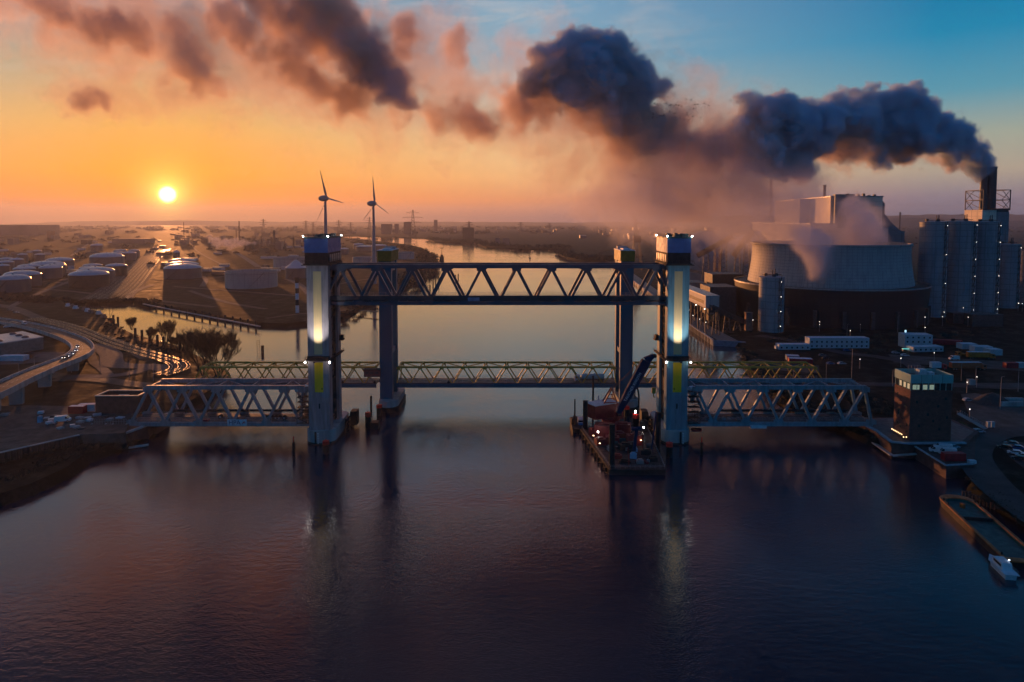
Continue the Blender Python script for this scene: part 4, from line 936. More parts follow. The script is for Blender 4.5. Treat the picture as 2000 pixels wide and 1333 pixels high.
# striped beacon
D = (CAMZ-LZ)*F/(612-HOR); c = P(581, 612, D); t = thing('striped_beacon', (c.x, D, LZ), 'tall black and white banded beacon on the left shore beside the left grey tower', 'beacon')
zs = [0, 6.5, 11.5, 17, 21.5, 26, 29.5]
for k in range(6): B().tube([(0, 0, zs[k]), (0, 0, zs[k+1])], 1.55, 14).build('band', M_white if k % 2 == 0 and k < 5 else M_dark, t)
B().lathe((0, 0, 29.5), [(2.0, 0), (2.0, 1.4), (1.2, 1.6)], 12).build('lantern', M_dark, t)
# wind turbines
def turbine(px, yh, Y, phi0, label, rot=-18):
    hb = P(px, yh, Y); t = thing('wind_turbine', (hb.x, Y, 0), label, 'wind turbine', 'wind turbines behind the bridge'); m = mat('turbine_white', (0.34, 0.33, 0.35), 0.45, var=0.05)
    B().tube([(0, 0, LZ), (0, 0, hb.z*0.5), (0, 0, hb.z-2)], [3.2, 2.3, 1.5], 20).build('tower', m, t, smooth=True)
    yaw = math.radians(rot)
    n_ = thing_part = B().lathe((0, 0, 0), [(0.3, -8.5), (2.2, -7), (3.4, -4), (3.7, -0.5), (3.0, 2.5), (1.8, 4.6), (0.3, 5.6)], 20).build('nacelle', m, t, smooth=True)
    n_.rotation_euler = (0, PI/2, yaw); n_.location = (-0.5, 0, hb.z)
    ax = Vector((math.cos(yaw), math.sin(yaw), 0)); rt = Vector((-math.sin(yaw), math.cos(yaw), 0)); ctr = Vector((-0.5, 0, hb.z)) + ax*3.4
    for k in range(3):
        a = math.radians(phi0+120*k); d = rt*(-math.sin(a)) + Vector((0, 0, 1))*math.cos(a); ch_ = d.cross(ax)
        b = B(); vs = []
        for s, cw, th_ in ((1.5, 1.3, 0.9), (5, 2.6, 0.7), (9, 2.8, 0.45), (20, 1.6, 0.25), (30, 0.9, 0.14), (34, 0.25, 0.06)):
            p = ctr+d*s; cdir = (ch_*0.8+ax*0.6).normalized() if s < 12 else (ch_*0.94+ax*0.34).normalized(); nn = cdir.cross(d)
            vs += [p+cdir*cw*0.35, p+nn*th_*0.5, p-cdir*cw*0.65, p-nn*th_*0.5]
        fs = [(i*4+j, i*4+(j+1) % 4, i*4+4+(j+1) % 4, i*4+4+j) for i in range(5) for j in range(4)]+[(0, 1, 2, 3), (23, 22, 21, 20)]
        b.add(vs, fs).build('blade', m, t)
turbine(635, 388, 795, 22, 'nearer wind turbine rising above the left grey tower', -20)
turbine(729, 398, 861, 8, 'farther wind turbine with its tower on the left shore, right of the left grey tower', -22)
# lattice pylons
def pylon(px, yt, yb, label, grp='power line pylons', th=0.32):
    D = (CAMZ-LZ)*F/(yb-HOR); c = P(px, yb, D); H = CAMZ-(yt-HOR)*D/F-LZ; t = thing('power_pylon', (c.x, D, LZ), label, 'pylon', grp); b = B(); w0 = H*0.11; k = max(th, D/F*0.35)
    def wz(z): return w0*max(0.0, 1-z/H)**1.3+H*0.012
    for sx in (-1, 1):
        for sy in (-1, 1):
            pts = [Vector((sx*wz(z), sy*wz(z), z)) for z in (0, H*.25, H*.5, H*.75, H)]
            for p, q in zip(pts, pts[1:]): b.bar(p, q, k)
    n = 12
    for i in range(n):
        z, z2 = H*i/n, H*(i+1)/n
        for s in (-1, 1): b.bar((-wz(z), s*wz(z), z), (wz(z2), s*wz(z2), z2), k*.6); b.bar((wz(z), s*wz(z), z), (-wz(z2), s*wz(z2), z2), k*.6)
    b.build('lattice', M_fac, t)
    for z, l in ((H*.68, .20), (H*.8, .26), (H*.92, .16)):
        a = B(); a.bar((-H*l, 0, z), (H*l, 0, z), k*1.2); a.bar((-H*l, 0, z), (0, 0, z+H*.04), k*.7); a.bar((H*l, 0, z), (0, 0, z+H*.04), k*.7)
        for s in (-1, -0.5, 0.5, 1): a.bar((s*H*l, 0, z), (s*H*l, 0, z-H*.03), k*.7)
        a.build('crossarm', M_fac, t)
pylon(807, 410, 487, 'tallest lattice pylon, at the wooded tip of the left shore')
pylon(515, 428, 462, 'faint small pylon far left of the left grey tower')
for x, y in ((598, 431), (612, 434), (662, 430), (685, 434), (722, 424), (1073, 436), (1017, 434), (917, 434)): pylon(x, y, 459, 'faint tiny pylon near the horizon in the haze', 'faint pylons on the horizon')
pylon(916, 432, 472, 'grey lattice mast on the far river bank')
# far buildings in the haze
def far_block(x, yt, yb, wpx, label, m, grp=None, name='distant_building'):
    D = (CAMZ-LZ)*F/(yb-HOR); H = CAMZ-(yt-HOR)*D/F-LZ; block(x, yb, wpx, H, wpx*D/F*0.6, label, m, name=name, grp=grp)
M_fb = mat('far_building_wall', (0.10, 0.09, 0.10), 0.7, var=0.3, scale=0.01)
far_block(756, 438, 458, 20, 'broad high-rise block in the haze, left one near the far bank', M_fb); far_block(776, 438, 457, 8, 'narrow high-rise in the haze', M_fb); far_block(797, 434, 458, 14, 'high-rise behind the tallest pylon', M_fb)
far_block(852, 430, 452, 7, 'lone tall high-rise in the haze beyond the river', M_fb); far_block(915, 445, 468, 22, 'dark industrial block on the far river bank', M_td); far_block(972, 465, 478, 9, 'pale cube shaped building on the far river bank', M_tw); far_block(988, 466, 478, 14, 'long pale shed on the far river bank', M_tw)
far_block(25, 440, 460, 110, 'long dark hall at the far left in the haze', M_fb); far_block(103, 452, 466, 12, 'dark crane-topped block in the haze on the left', mat('rust_block', (0.12, 0.05, 0.04), 0.7)); far_block(255, 467, 476, 64, 'long dark hall with a bright roof edge, left of the sun', M_fb)
for i in range(90):
    x = R.uniform(-20, 700) if i % 2 else R.uniform(820, 1330); y = 447+R.random()**1.6*32 if x < 700 else 446+R.random()*22
    if 660 < x < 1110 and y > 461: y = 456
    w_ = R.uniform(3, 14); D = (CAMZ-LZ)*F/(y-HOR)
    block(x, y, w_, R.uniform(6, 20)*(1.4 if y < 455 else 1), D*0.012, 'small low building far away in the haze', (M_fb, M_tw, M_td)[i % 3], name='distant_building', grp='low buildings far away in the haze', roofm=M_tr if i % 4 == 0 else M_dk)
# low sheds, their pale colour standing in for wet glints in the yards
for i in range(46):
    x = R.uniform(0, 640); y = 470+R.random()*70
    if 150 < x < 330 and y > 500: x = R.uniform(370, 440)
    p = G(x, y, LZ+0.15); l = R.uniform(10, 34); a_ = R.uniform(-0.5, 0.5)
    o = B().obox((0, 0, 0), (l, R.uniform(5, 10), R.uniform(3.0, 5.0))).obox((0, 0, 5.0), (l*1.02, 7, 0.3)).build('low_shed', M_tr if i % 3 else M_tw); o.location = p; o.rotation_euler = (0, 0, a_)
    tag(o, 'low flat shed with a bright wet roof in the tank farm', 'shed', 'low flat sheds of the tank farm')
# ------------------------------------------------------------------ flyover
fly = [(-60, 786, 14.5), (-10, 764, 14.2), (22, 748, 13.8), (55, 733, 13.2), (92, 717, 12.2), (130, 703, 11), (153, 692, 10), (162, 680, 9), (152, 667, 8), (125, 655, 7), (90, 644, 6), (48, 634, 5), (0, 626, 4), (-60, 618, 3.8)]
fp = smooth_path([G(x, y, z) for x, y, z in fly], 7)
t = thing('flyover', (fp[30].x, fp[30].y, 0), 'curved elevated road on concrete piers at the left, with parapets', 'flyover'); off = Vector((fp[30].x, fp[30].y, 0)); fo = [p-off for p in fp]
ribbon(B(), fo, 11.6, thick=1.5).build('girder', M_con, t)
ribbon(B(), [p+Vector((0, 0, 0.03)) for p in fo], 9.6).build('roadway', M_asph, t)
def offset_path(pp, d, dz=0):
    out = []
    for j, p in enumerate(pp):
        q = pp[min(j+1, len(pp)-1)] - pp[max(j-1, 0)]; q.z = 0; q.normalize(); out.append(p + Vector((q.y, -q.x, 0))*d + Vector((0, 0, dz)))
    return out
for s in (-1, 1): ribbon(B(), offset_path(fo, s*5.55, 0.95), 0.4, thick=1.0).build('parapet', M_con, t)
for s in (-4.5, 0, 4.5):
    b = B(); pp = offset_path(fo, s, 0.05)
    if s: ribbon(b, pp, 0.16)
    else:
        for k in range(0, len(pp)-1, 2): ribbon(b, pp[k:k+2], 0.16)
    b.build('lane_line', M_line, t)
for k in (6, 16, 27, 38, 48, 58, 68):
    if k < len(fo)-1:
        p = fo[k]; a = math.atan2(fo[k+1].y-p.y, fo[k+1].x-p.x)
        if p.z > 5.5: B().obox((p.x, p.y, LZ-0.2), (2.2, 5.0, p.z-1.5-LZ-1.2), a, 1.12).obox((p.x, p.y, p.z-1.5-1.2), (2.6, 8.0, 1.18), a).build('pier', M_con, t)
# ------------------------------------------------------------------ left shore: yards and buildings
emb = poly_px([(-120, 912), (0, 884), (160, 849), (243, 846), (262, 806), (190, 795), (60, 792), (-120, 796)], 6.4)
tag(B().prism(emb, 0.5, 6.4, 2.0).build('yard_ground', MATS['site_mud']), None, None, kind='structure')
YZ = 6.4
t = thing('retaining_wall', G(80, 866, 6.4), 'long sheet pile retaining wall with a pale cap along the near left bank', 'wall'); a0 = G(-120, 913, 6.4)-t.location; a1 = G(0, 885, 6.4)-t.location; a2 = G(161, 849, 6.4)-t.location
b = B(); 
for p, q in ((a0, a1), (a1, a2)):
    n = int((q-p).length/0.8)
    for i in range(n):
        m_ = p.lerp(q, (i+0.5)/n)+Vector((0.1, -1.7+(0.2 if i % 2 else -0.2), 0)); b.box(m_.x-0.42, m_.x+0.42, m_.y-0.15, m_.y+0.15, -5.0, 0.2)
b.build('sheet_pile', mat('rusty_piling', (0.09, 0.06, 0.055), 0.8), t)
B().bar(a0+Vector((0, -1.7, 0.4)), a1+Vector((0, -1.7, 0.4)), 1.0, 0.3).bar(a1+Vector((0, -1.7, 0.4)), a2+Vector((0, -1.7, 0.4)), 1.0, 0.3).build('cap', M_con, t)
t = thing('open_topped_building', (-158.5, 274.5, YZ), 'low brick building with a pale rim, at the left end of the grey span', 'building')
wl = B(); 
for a_ in ((-8.6, 8.6, -4.6, -4.1), (-8.6, 8.6, 4.1, 4.6), (-8.6, -8.1, -4.1, 4.1), (8.1, 8.6, -4.1, 4.1)): wl.box(*a_, 0, 7.0)
wl.build('wall', M_brick, t); b = B()
for a_ in ((-8.8, 8.8, -4.8, -4.0), (-8.8, 8.8, 4.0, 4.8), (-8.8, -8.0, -4.0, 4.0), (8.0, 8.8, -4.0, 4.0)): b.box(*a_, 7.0, 7.35)
b.build('rim', mat('warm_rim', (0.55, 0.50, 0.40), 0.5), t); B().box(-8.08, 8.08, -4.08, 4.08, 4.6, 5.1).build('flat_roof', M_dk, t); B().box(-2, 2, -1, 1, 5.1, 6.4).box(-6, -4, 0, 1.5, 5.1, 6.0).build('roof_unit', M_rl, t)
def container(px, py, wpx, h, d, m, label, z0=LZ, rz=0.0, grp=None, name='container', stripes=True, win=0, roofm=None):
    """box container with corrugated walls, corner posts and door bars; px, py = middle of its near foot"""
    p = G(px, py, z0); l = wpx*p.y/F; t = thing(name, (p.x, p.y+d/2, z0), label, 'container', grp, rz)
    n = max(4, int(l/0.5)); b = B().box(-l/2+0.1, l/2-0.1, -d/2+0.1, d/2-0.1, 0.1, h-0.08)
    for i in range(n): x = -l/2+0.3+i*(l-0.6)/n; b.box(x, x+0.16, -d/2+0.03, -d/2+0.1, 0.15, h-0.15)
    b.build('wall', m, t)
    b = B()
    for x in (-l/2, l/2-0.14):
        for y in (-d/2, d/2-0.14): b.box(x, x+0.14, y, y+0.14, 0, h)
    b.box(-l/2, l/2, -d/2, -d/2+0.12, h-0.14, h+0.02).box(-l/2, l/2, d/2-0.12, d/2, h-0.14, h+0.02)
    b.box(-l/2, -l/2+0.12, -d/2+.12, d/2-.12, h-0.14, h+0.015).box(l/2-0.12, l/2, -d/2+.12, d/2-.12, h-0.14, h+0.015)
    b.build('frame', m, t); B().box(-l/2+0.15, l/2-0.15, -d/2+0.13, d/2-0.15, h-0.06, h).build('roof', roofm or M_white, t)
    if win:
        k = max(1, int(l/3)); gm = mat('dark_glass', (0.02, 0.03, 0.04), 0.1, var=0.3)
        for r_ in range(win):
            for i in range(k): x = -l/2+(i+.5)*l/k; B().box(x-0.5, x+0.5, -d/2+0.0, -d/2+0.06, 0.95+r_*2.7, 2.0+r_*2.7).build('window', gm, t)
    return t
container(148, 829-20, 30, 3.0, 2.6, M_red, 'red container on the building site under the flyover', YZ)
container(168, 805, 32, 3.0, 2.6, M_white, 'white container right behind the red one on the left building site', YZ, 0.1)
container(76, 827, 6, 2.6, 1.4, mat('cyan_box', (0.12, 0.42, 0.62), 0.5), 'small blue site toilet on the left building site', YZ, name='site_toilet')
container(22, 706, 48, 3, 5, M_white, 'pale blue flat shed at the left edge under the flyover curve', LZ, name='flat_shed')
# warehouse with skylights
A_ = Vector((-293, 423, 0)); B_ = Vector((-321, 444, 0)); d_ = Vector((-27, -63, 0)); t = thing('warehouse', (A_.x, A_.y, 0), 'pale flat-roofed warehouse with dark round skylights at the left edge', 'warehouse')
q = [Vector((0, 0)), Vector((B_-A_)[:2]), Vector((B_-A_+d_)[:2]), Vector(d_[:2])]; q = [tuple(v) for v in q]
B().prism(q, LZ, 10.6).build('wall', mat('grey_green_wall', (0.17, 0.18, 0.17), 0.6), t); rf = B().prism([(v[0]*1.01+0.2, v[1]*1.01) for v in q], 10.6, 11.2).build('roof', mat('pale_wet_roof', (0.42, 0.46, 0.48), 0.35, var=0.15, scale=0.08), t)
e1 = Vector(q[1]); e2 = Vector(q[3])
for i in range(4):
    for j in range(3):
        c_ = e1*(0.2+j*0.3)+e2*(0.12+i*0.22); B().lathe((c_.x, c_.y, 11.2), [(1.9, 0), (1.9, 0.5), (1.2, 1.0), (0.3, 1.2)], 12).build('skylight', M_dk, rf)
# ------------------------------------------------------------------ vehicles
M_glass = mat('car_glass', (0.015, 0.02, 0.025), 0.08, var=0.2)
M_tyre = mat('tyre_rubber', (0.012, 0.012, 0.012), 0.8)
M_head = emat('headlight_glow', (1.0, 0.95, 0.85), 6.0)
PROTO = {}
def paint(n, c): return mat('paint_'+n, c, 0.25, var=0.06)
def prof_body(b, prof, w_):
    n = len(prof); b.add([(x, -w_/2, z) for x, z in prof]+[(x, w_/2, z) for x, z in prof], [tuple(range(n-1, -1, -1)), tuple(range(n, 2*n))]+[(i, (i+1) % n, n+(i+1) % n, n+i) for i in range(n)]); return b
def wheels(t, xs, w_, r):
    for x in xs:
        for s in (-1, 1):
            wh = B().tube([(x, s*(w_/2-0.22), r), (x, s*(w_/2+0.01), r)], r, 12).build('wheel', M_tyre, t); B().tube([(x, s*(w_/2-0.05), r), (x, s*(w_/2+0.03), r)], r*0.55, 8).build('rim', M_rl, wh)
def vehicle(kind, col, pos, rz, label, group=None, lit=False):
    t = thing(kind, pos, label, {'parked_car': 'car', 'car': 'car', 'van': 'van', 'pickup': 'car'}.get(kind, 'car'), group, rz); m = paint(*col)
    if kind == 'van':
        L, w_, r = 5.4, 2.0, 0.36; prof = [(-2.7, .35), (2.7, .35), (2.7, 1.05), (2.2, 1.25), (1.45, 2.15), (1.1, 2.35), (-2.6, 2.35), (-2.7, 1.2)]; wx = (-1.75, 1.75)
        g = [(1.5, 2.04), (2.1, 1.32), (1.0, 1.32), (1.0, 2.04)]
    else:
        L, w_, r = 4.4, 1.8, 0.33; prof = [(-2.2, .3), (2.2, .3), (2.2, .72), (1.25, .92), (0.55, 1.42), (-1.25, 1.46), (-2.05, 1.0), (-2.2, .9)]; wx = (-1.35, 1.4)
        g = [(1.05, .95), (0.5, 1.36), (-1.2, 1.40), (-1.75, 1.0)]
    B().__class__; prof_body(B(), prof, w_).build('body', m, t); prof_body(B(), g, w_+0.03).build('windows', M_glass, t)
    if kind == 'van': B().add([(2.215, -0.85, 1.28), (2.215, 0.85, 1.28), (1.475, 0.85, 2.15), (1.475, -0.85, 2.15)], [(0, 1, 2, 3)]).build('windscreen', M_glass, t)
    else: B().add([(1.27, -0.78, 0.945), (1.27, 0.78, 0.945), (0.575, 0.7, 1.44), (0.575, -0.7, 1.44)], [(0, 1, 2, 3)]).build('windscreen', M_glass, t)
    wheels(t, wx, w_, r)
    for s in (-1, 1): B().box(L/2-0.04, L/2+0.03, s*0.62-0.16, s*0.62+0.16, 0.6, 0.75).build('headlight', M_head if lit else M_rl, t)
    return t
WH = ('white', (0.62, 0.66, 0.70)); SV = ('silver', (0.35, 0.38, 0.42)); BK = ('black', (0.02, 0.02, 0.025)); BL = ('blue', (0.04, 0.10, 0.25)); GR = ('grey', (0.14, 0.15, 0.16)); RD = ('red', (0.35, 0.02, 0.03)); OR = ('orange', (0.42, 0.12, 0.01))
def fz(px, py):
    """nearest point of the flyover to a pixel"""
    best = min(range(len(fp)-1), key=lambda k: (lambda g: (g-px)**2)(1000+F*fp[k].x/fp[k].y)+(((CAMZ-fp[k].z)*F/fp[k].y+HOR)-py)**2)
    return fp[best], math.atan2(fp[best+1].y-fp[best].y, fp[best+1].x-fp[best].x)
for i, (x, y, c_, lab) in enumerate(((122, 698, BK, 'dark car with headlights on, first in the queue on the flyover curve'), (128, 689, WH, 'white car second in the queue on the flyover curve'), (135, 684, SV, 'silver car in the middle of the queue on the flyover curve'), (141, 679, WH, 'white car fourth in the queue on the flyover curve'), (149, 676, BL, 'blue car last in the queue on the flyover curve'))):
    p, a = fz(x+6, y+4); nrm = Vector((math.sin(a), -math.cos(a), 0)); vehicle('car', c_, p+nrm*(-2.6)+Vector((0, 0, .08)), a+PI, lab, 'cars queuing on the flyover', lit=True)
p, a = fz(43, 636); vehicle('van', WH, p+Vector((0, 0, .08)), a+PI, 'white van at the far end of the flyover', None)
vehicle('van', WH, G(123, 824, YZ+.1), 0.35, 'white van parked on the left building site')
for i, (x, y) in enumerate(((20, 608), (32, 612), (14, 640), (26, 632), (34, 634))): vehicle('parked_car', (GR, SV, WH)[i % 3], G(x, y, LZ+.25), 0.3*i, 'small parked car on the road behind the flyover', 'cars behind the flyover')
# site clutter on the left yard: stacked boards and panels, each a small pallet
cl = [(90, 818), (100, 822), (108, 814), (104, 827), (96, 828), (157, 818), (172, 817), (163, 822), (158, 826), (175, 823), (150, 836), (142, 834), (160, 838), (10, 812), (80, 808), (118, 838), (190, 812), (205, 815), (215, 822), (235, 817)]
for i, (x, y) in enumerate(cl):
    p = G(x, y, YZ+.02); w_ = R.uniform(1.4, 3.0); b = B()
    for k in range(3): b.box(-w_/2, w_/2, -0.9+k*0.8, -0.7+k*0.8, 0, 0.15)
    for k in range(R.randint(2, 5)): b.obox((R.uniform(-.1, .1), R.uniform(-.1, .1), 0.16+k*0.16), (w_, 1.9, 0.13), R.uniform(-.05, .05))
    o = b.build('pallet', (M_con, M_tr, M_dk, M_con, M_white)[i % 5]); o.location = p; o.rotation_euler = (0, 0, R.uniform(-.6, .6)); tag(o, 'pallet of pale boards lying on the left building site', 'pallet', 'pallets on the left building site')
for x, y, w_, lab in ((195, 829, 12, 'left'), (222, 829, 14, 'right')):
    t = thing('site_fence', G(x+5, y, YZ), 'mesh fence panel on the %s side of the site yard by the grey span' % lab, 'fence'); b = B(); railing(b, (-4, 0, 0), (4, 0, 0), 2.0, 1.0, 0.07)
    b.build('panel', M_rl, t); B().box(-4.2, -3.7, -.4, .4, 0, .25).box(3.7, 4.2, -.4, .4, 0, .25).build('foot', M_con, t)
t = thing('excavator', G(250, 800, YZ), 'small yellow excavator beside the open-topped building', 'excavator'); B().box(-2, 2, -1.3, -.7, 0, .8).box(-2, 2, .7, 1.3, 0, .8).build('tracks', M_tyre, t)
B().box(-1.8, 1.2, -1.2, 1.2, .9, 2).box(-.2, 1.2, -1.1, -.1, 2, 3.1).build('body', mat('digger_yellow', (0.45, 0.25, 0.02), 0.5), t); B().bar((1, .3, 1.6), (3.6, .3, 4), .45).bar((3.6, .3, 4), (5.6, .3, 2.2), .35).bar((5.6, .3, 2.2), (5.9, .3, .8), .3).box(5.3, 6.3, 0, .7, .2, 1).build('arm', MATS['digger_yellow'], t)
# ------------------------------------------------------------------ control tower of brick
t = thing('control_tower', (149, 244.2, 5.9), 'dark brick control tower with a pale green top storey and lit windows', 'control tower'); W2, D2 = 7.45, 5.0
def brick_mat(name, c1, c2):
    m = bpy.data.materials.new(name); m.use_nodes = True; t_ = NT(m.node_tree); bs = t_.n['Principled BSDF']; geo = t_.node('ShaderNodeNewGeometry').outputs['Position']; sp = t_.node('ShaderNodeSeparateXYZ'); t_.put(sp.inputs[0], geo)
    cb_ = t_.node('ShaderNodeCombineXYZ'); t_.put(cb_.inputs[0], t_.m('ADD', sp.outputs[0], sp.outputs[1])); t_.put(cb_.inputs[1], sp.outputs[2])
    br = t_.node('ShaderNodeTexBrick'); t_.put(br.inputs['Vector'], cb_.outputs[0]); br.inputs['Scale'].default_value = 1.0; br.inputs['Brick Width'].default_value = 0.5; br.inputs['Row Height'].default_value = 0.16; br.inputs['Mortar Size'].default_value = 0.02
    br.inputs['Color1'].default_value = (*c1, 1); br.inputs['Color2'].default_value = (*c2, 1); br.inputs['Mortar'].default_value = (0.05, 0.045, 0.04, 1)
    nz = t_.noise(geo, 0.5, 4, 0.6); t_.put(bs.inputs['Base Color'], t_.mix(t_.m('MULTIPLY', t_.rng(nz, .4, .7), .4), br.outputs[0], (0.02, 0.015, 0.015))); bs.inputs['Roughness'].default_value = 0.85; return m
M_bk2 = brick_mat('tower_brick', (0.26, 0.095, 0.075), (0.15, 0.055, 0.045)); M_glaze = mat('pale_green_glass', (0.20, 0.44, 0.42), 0.35, var=0.1); M_win = mat('tower_window', (0.03, 0.05, 0.05), 0.1); M_litw = emat('lit_window', (0.75, 0.85, 0.40), 0.22)
wl = B().box(-W2, W2, -D2, D2, -1.5, 17.6).build('wall', M_bk2, t)
for x, z in ((-5, 13), (2.6, 11.5), (5.2, 14.2), (-1, 8.5), (1.0, 6.2), (5.8, 7.4), (-4, 4.4), (3.3, 3.2)): B().box(x-.35, x+.35, -D2-.03, -D2+.1, z, z+.9).build('window', M_win, wl)
for y, z, w_, h in ((3, 14.2, .5, .8), (-2, 11, .45, .8), (1.5, 7.0, .9, 2.4), (-.5, 6.0, .3, .5), (-3.4, 4.2, .5, 1.1), (2.9, 5.8, .35, .6), (-3.2, 1.8, .4, .7), (.6, 2.8, .35, .6), (2.4, 3.6, .4, .7)): B().box(-W2-.03, -W2+.1, y-w_, y+w_, z, z+h).build('window', M_win, wl)
B().box(-W2+.25, W2-.25, -D2+.25, D2-.25, 17.6, 20.2).build('window_band', M_win, t)
b = B()
for i in range(8): x = -W2+.2+i*(2*W2-.4)/7; b.box(x-.09, x+.09, -D2+.1, -D2+.24, 17.6, 20.2)
for i in range(5): y = -D2+.2+i*(2*D2-.4)/4; b.box(-W2+.1, -W2+.24, y-.09, y+.09, 17.6, 20.2)
b.build('mullion', M_glaze, t)
for x0_, x1_ in ((-6.6, -4.2), (-3.0, -1.4), (-.6, 1.2)): B().box(x0_, x1_, -D2+.2, -D2+.245, 17.9, 19.6).build('lit_pane', M_litw, t)
for y0_, y1_ in ((-4, -2.6), (-1.6, -.2), (1, 2.4)): B().box(-W2+.2, -W2+.245, y0_, y1_, 17.9, 19.8).build('lit_pane', M_litw, t)
b = B()
for a_ in ((-W2-.1, W2+.1, -D2-.1, -D2+.2), (-W2-.1, W2+.1, D2-.2, D2+.1), (-W2-.1, -W2+.2, -D2+.2, D2-.2), (W2-.2, W2+.1, -D2+.2, D2-.2)): b.box(*a_, 20.2, 23.3)
top = b.build('top_storey', M_glaze, t); b = B()
for i in range(1, 4): x = -W2+i*2*W2/4; b.box(x-.05, x+.05, -D2-.14, -D2-.1, 20.2, 23.3)
b.build('seam', M_dark, top); B().box(-W2+.21, W2-.21, -D2+.21, D2-.21, 20.2, 21.6).build('flat_roof', M_dk, t)
B().box(-1.5, 1.2, 0, 2.4, 21.6, 24.0).box(1.4, 3.4, -1, 1, 21.6, 23.2).build('roof_unit', mat('bright_unit', (0.40, 0.55, 0.62), 0.4), t)
b = B()
for i in range(5): b.tube([(0.5+i*0.7, -2.6, 21.8), (2.8+i*0.5, -.8, 22.1)], .22, 6)
b.build('ducting', M_white, t); b = B()
for k in range(5): b.bar((-5+k*1.1, 1, 21.6), (-5+k*1.1, 1, 25.4), .06)
for z in (22.6, 24, 25.4): b.bar((-5, 1, z), (-.6, 1, z), .06)
b.build('antenna_frame', M_rl, t)
for i in range(9):
    p = Vector((139.6-(i*0.25), 246.5-i*1.05+(i % 2)*.4, 5.9)) if i < 7 else Vector((138.8+(i-7)*1.1, 238.6, 5.9)); q = Vector((140.4, 248-i*1.05, 5.9)) if i < 7 else Vector((139.3+(i-7)*1.0, 238.6, 5.9))
    u = thing('ground_light', q, 'small warm ground light in the row at the foot of the brick tower', 'ground light', 'ground lights at the foot of the brick tower'); B().tube([(0, 0, 0), (0, 0, .8)], .12, 6).build('post', M_dark, u); B().lathe((0, 0, .8), [(.16, 0), (.2, .1), (.16, .4), (.05, .45)], 8).build('lamp', emat('warm_bulb', (1.0, .62, .28), 2.5), u)
# abutment and quay under the control tower
t = thing('abutment_ledge', (140, 248, 0), 'angular brick ledge with a pale blue rim under the brick control tower', 'abutment')
pl = [(-6, 20), (-4, 3), (-5.5, -10.5), (-0.5, -12), (20, -11.5), (34, 2), (34, 20)]
B().prism(pl, -1, 5.3).build('wall', M_brick, t); b = B(); pq = [(-6, 20), (-4, 3), (-5.5, -10.5), (-.5, -12), (20, -11.5)]
for p_, q_ in zip(pq, pq[1:]): b.bar((*p_, 5.5), (*q_, 5.5), 1.2, .5)
b.build('coping', mat('coping_blue', (0.26, 0.36, 0.42), 0.6), t); B().prism([(x*.93+.3, y*.93) for x, y in pl], 5.3, 5.42).build('paving', M_dk, t)
B().bar((-4.5, 16, 1.2), (-6.2, -12, 1.2), 1.4, .4).bar((-6.0, -12.4, 1.2), (4, -13, 2.2), 1.2, .4).build('walkway', M_con, t)
qa = [G(1788, 874, 4.2), G(1848, 911, 4.2), G(1903, 908, 4.2), G(1905, 862, 4.2), G(1800, 855, 4.2)]; c_ = qa[0]
t = thing('parking_quay', c_, 'brick-faced quay with parked white cars and a red container, below the control tower', 'quay'); B().prism([((p-c_).x, (p-c_).y) for p in qa], -1, 4.2).build('wall', M_brick, t)
b = B(); 
for p, q in ((qa[0], qa[1]), (qa[1], qa[2])): b.bar((p-c_)+Vector((0, .2, 4.4)), (q-c_)+Vector((0, .2, 4.4)), .7, .4)
for v in range(len(b.v)): b.v[v] = (b.v[v][0], b.v[v][1], b.v[v][2]-4.2+4.2)
b2 = B()
for p, q in ((qa[0], qa[1]), (qa[1], qa[2])): b2.bar(Vector((p.x-c_.x, p.y-c_.y+.3, 4.42)), Vector((q.x-c_.x, q.y-c_.y+.3, 4.42)), .6, .4)
b2.build('kerb', MATS['coping_blue'], t); t.location.z = 0
for i, (x, y, lab, k_) in enumerate(((1832, 884, 'white van nearest the edge of the parking quay', 'van'), (1842, 880, 'white van second from the quay edge below the control tower', 'van'), (1850, 888, 'white van right beside the red container', 'van'), (1861, 876, 'pale blue estate car behind the white vans', 'parked_car'))): vehicle(k_, WH if i < 3 else ('pale_blue', (0.25, 0.40, 0.5)), G(x, y, 4.3), 2.75 if i < 3 else 0.2, lab)
container(1866, 902, 42, 2.6, 2.4, M_red, 'red container standing on the parking quay below the control tower', 4.25, roofm=M_red); 
crate(1898, 905, G(1898, 905, 4.3).y, 2.2, 0.9, 1.4, M_white, 'equipment_box', 'small pale box at the corner of the parking quay', 'box')
# ------------------------------------------------------------------ right shore: site offices, lorries
M_off = mat('site_office_wall', (0.40, 0.50, 0.56), 0.5, var=0.1)
container(1639, 681, 118, 6.6, 7, M_off, 'long two-storey white site office with rows of small windows', win=2)
container(1552, 684, 62, 3.4, 6, M_off, 'one-storey white site office left of the two-storey one', win=1); container(1520, 683, 9, 2, 3, M_off, 'low pale hut at the left end of the one-storey site office', name='hut')
container(1566, 712, 44, 3.0, 5, M_red, 'red container below the one-storey site office', rz=-0.2); container(1551, 706, 24, 3.0, 5, mat('blue_container', (0.05, 0.16, 0.28), 0.5), 'blue grey container next to the red one below the site office', rz=-0.2)
container(1795, 681, 52, 8.6, 9, M_off, 'three-storey white site office with dark red window frames', rz=-.1, win=3); container(1812, 688, 64, 3.2, 7, M_off, 'long low white site office in front of the three-storey one', rz=.1, win=1)
container(1771, 678, 16, 3.4, 4, M_red, 'red kiosk with a glowing sign left of the three-storey site office', name='kiosk'); container(1850, 674, 56, 3.0, 4, M_red, 'long dark red shed behind the white site offices', rz=-.35, name='shed', roofm=M_red)
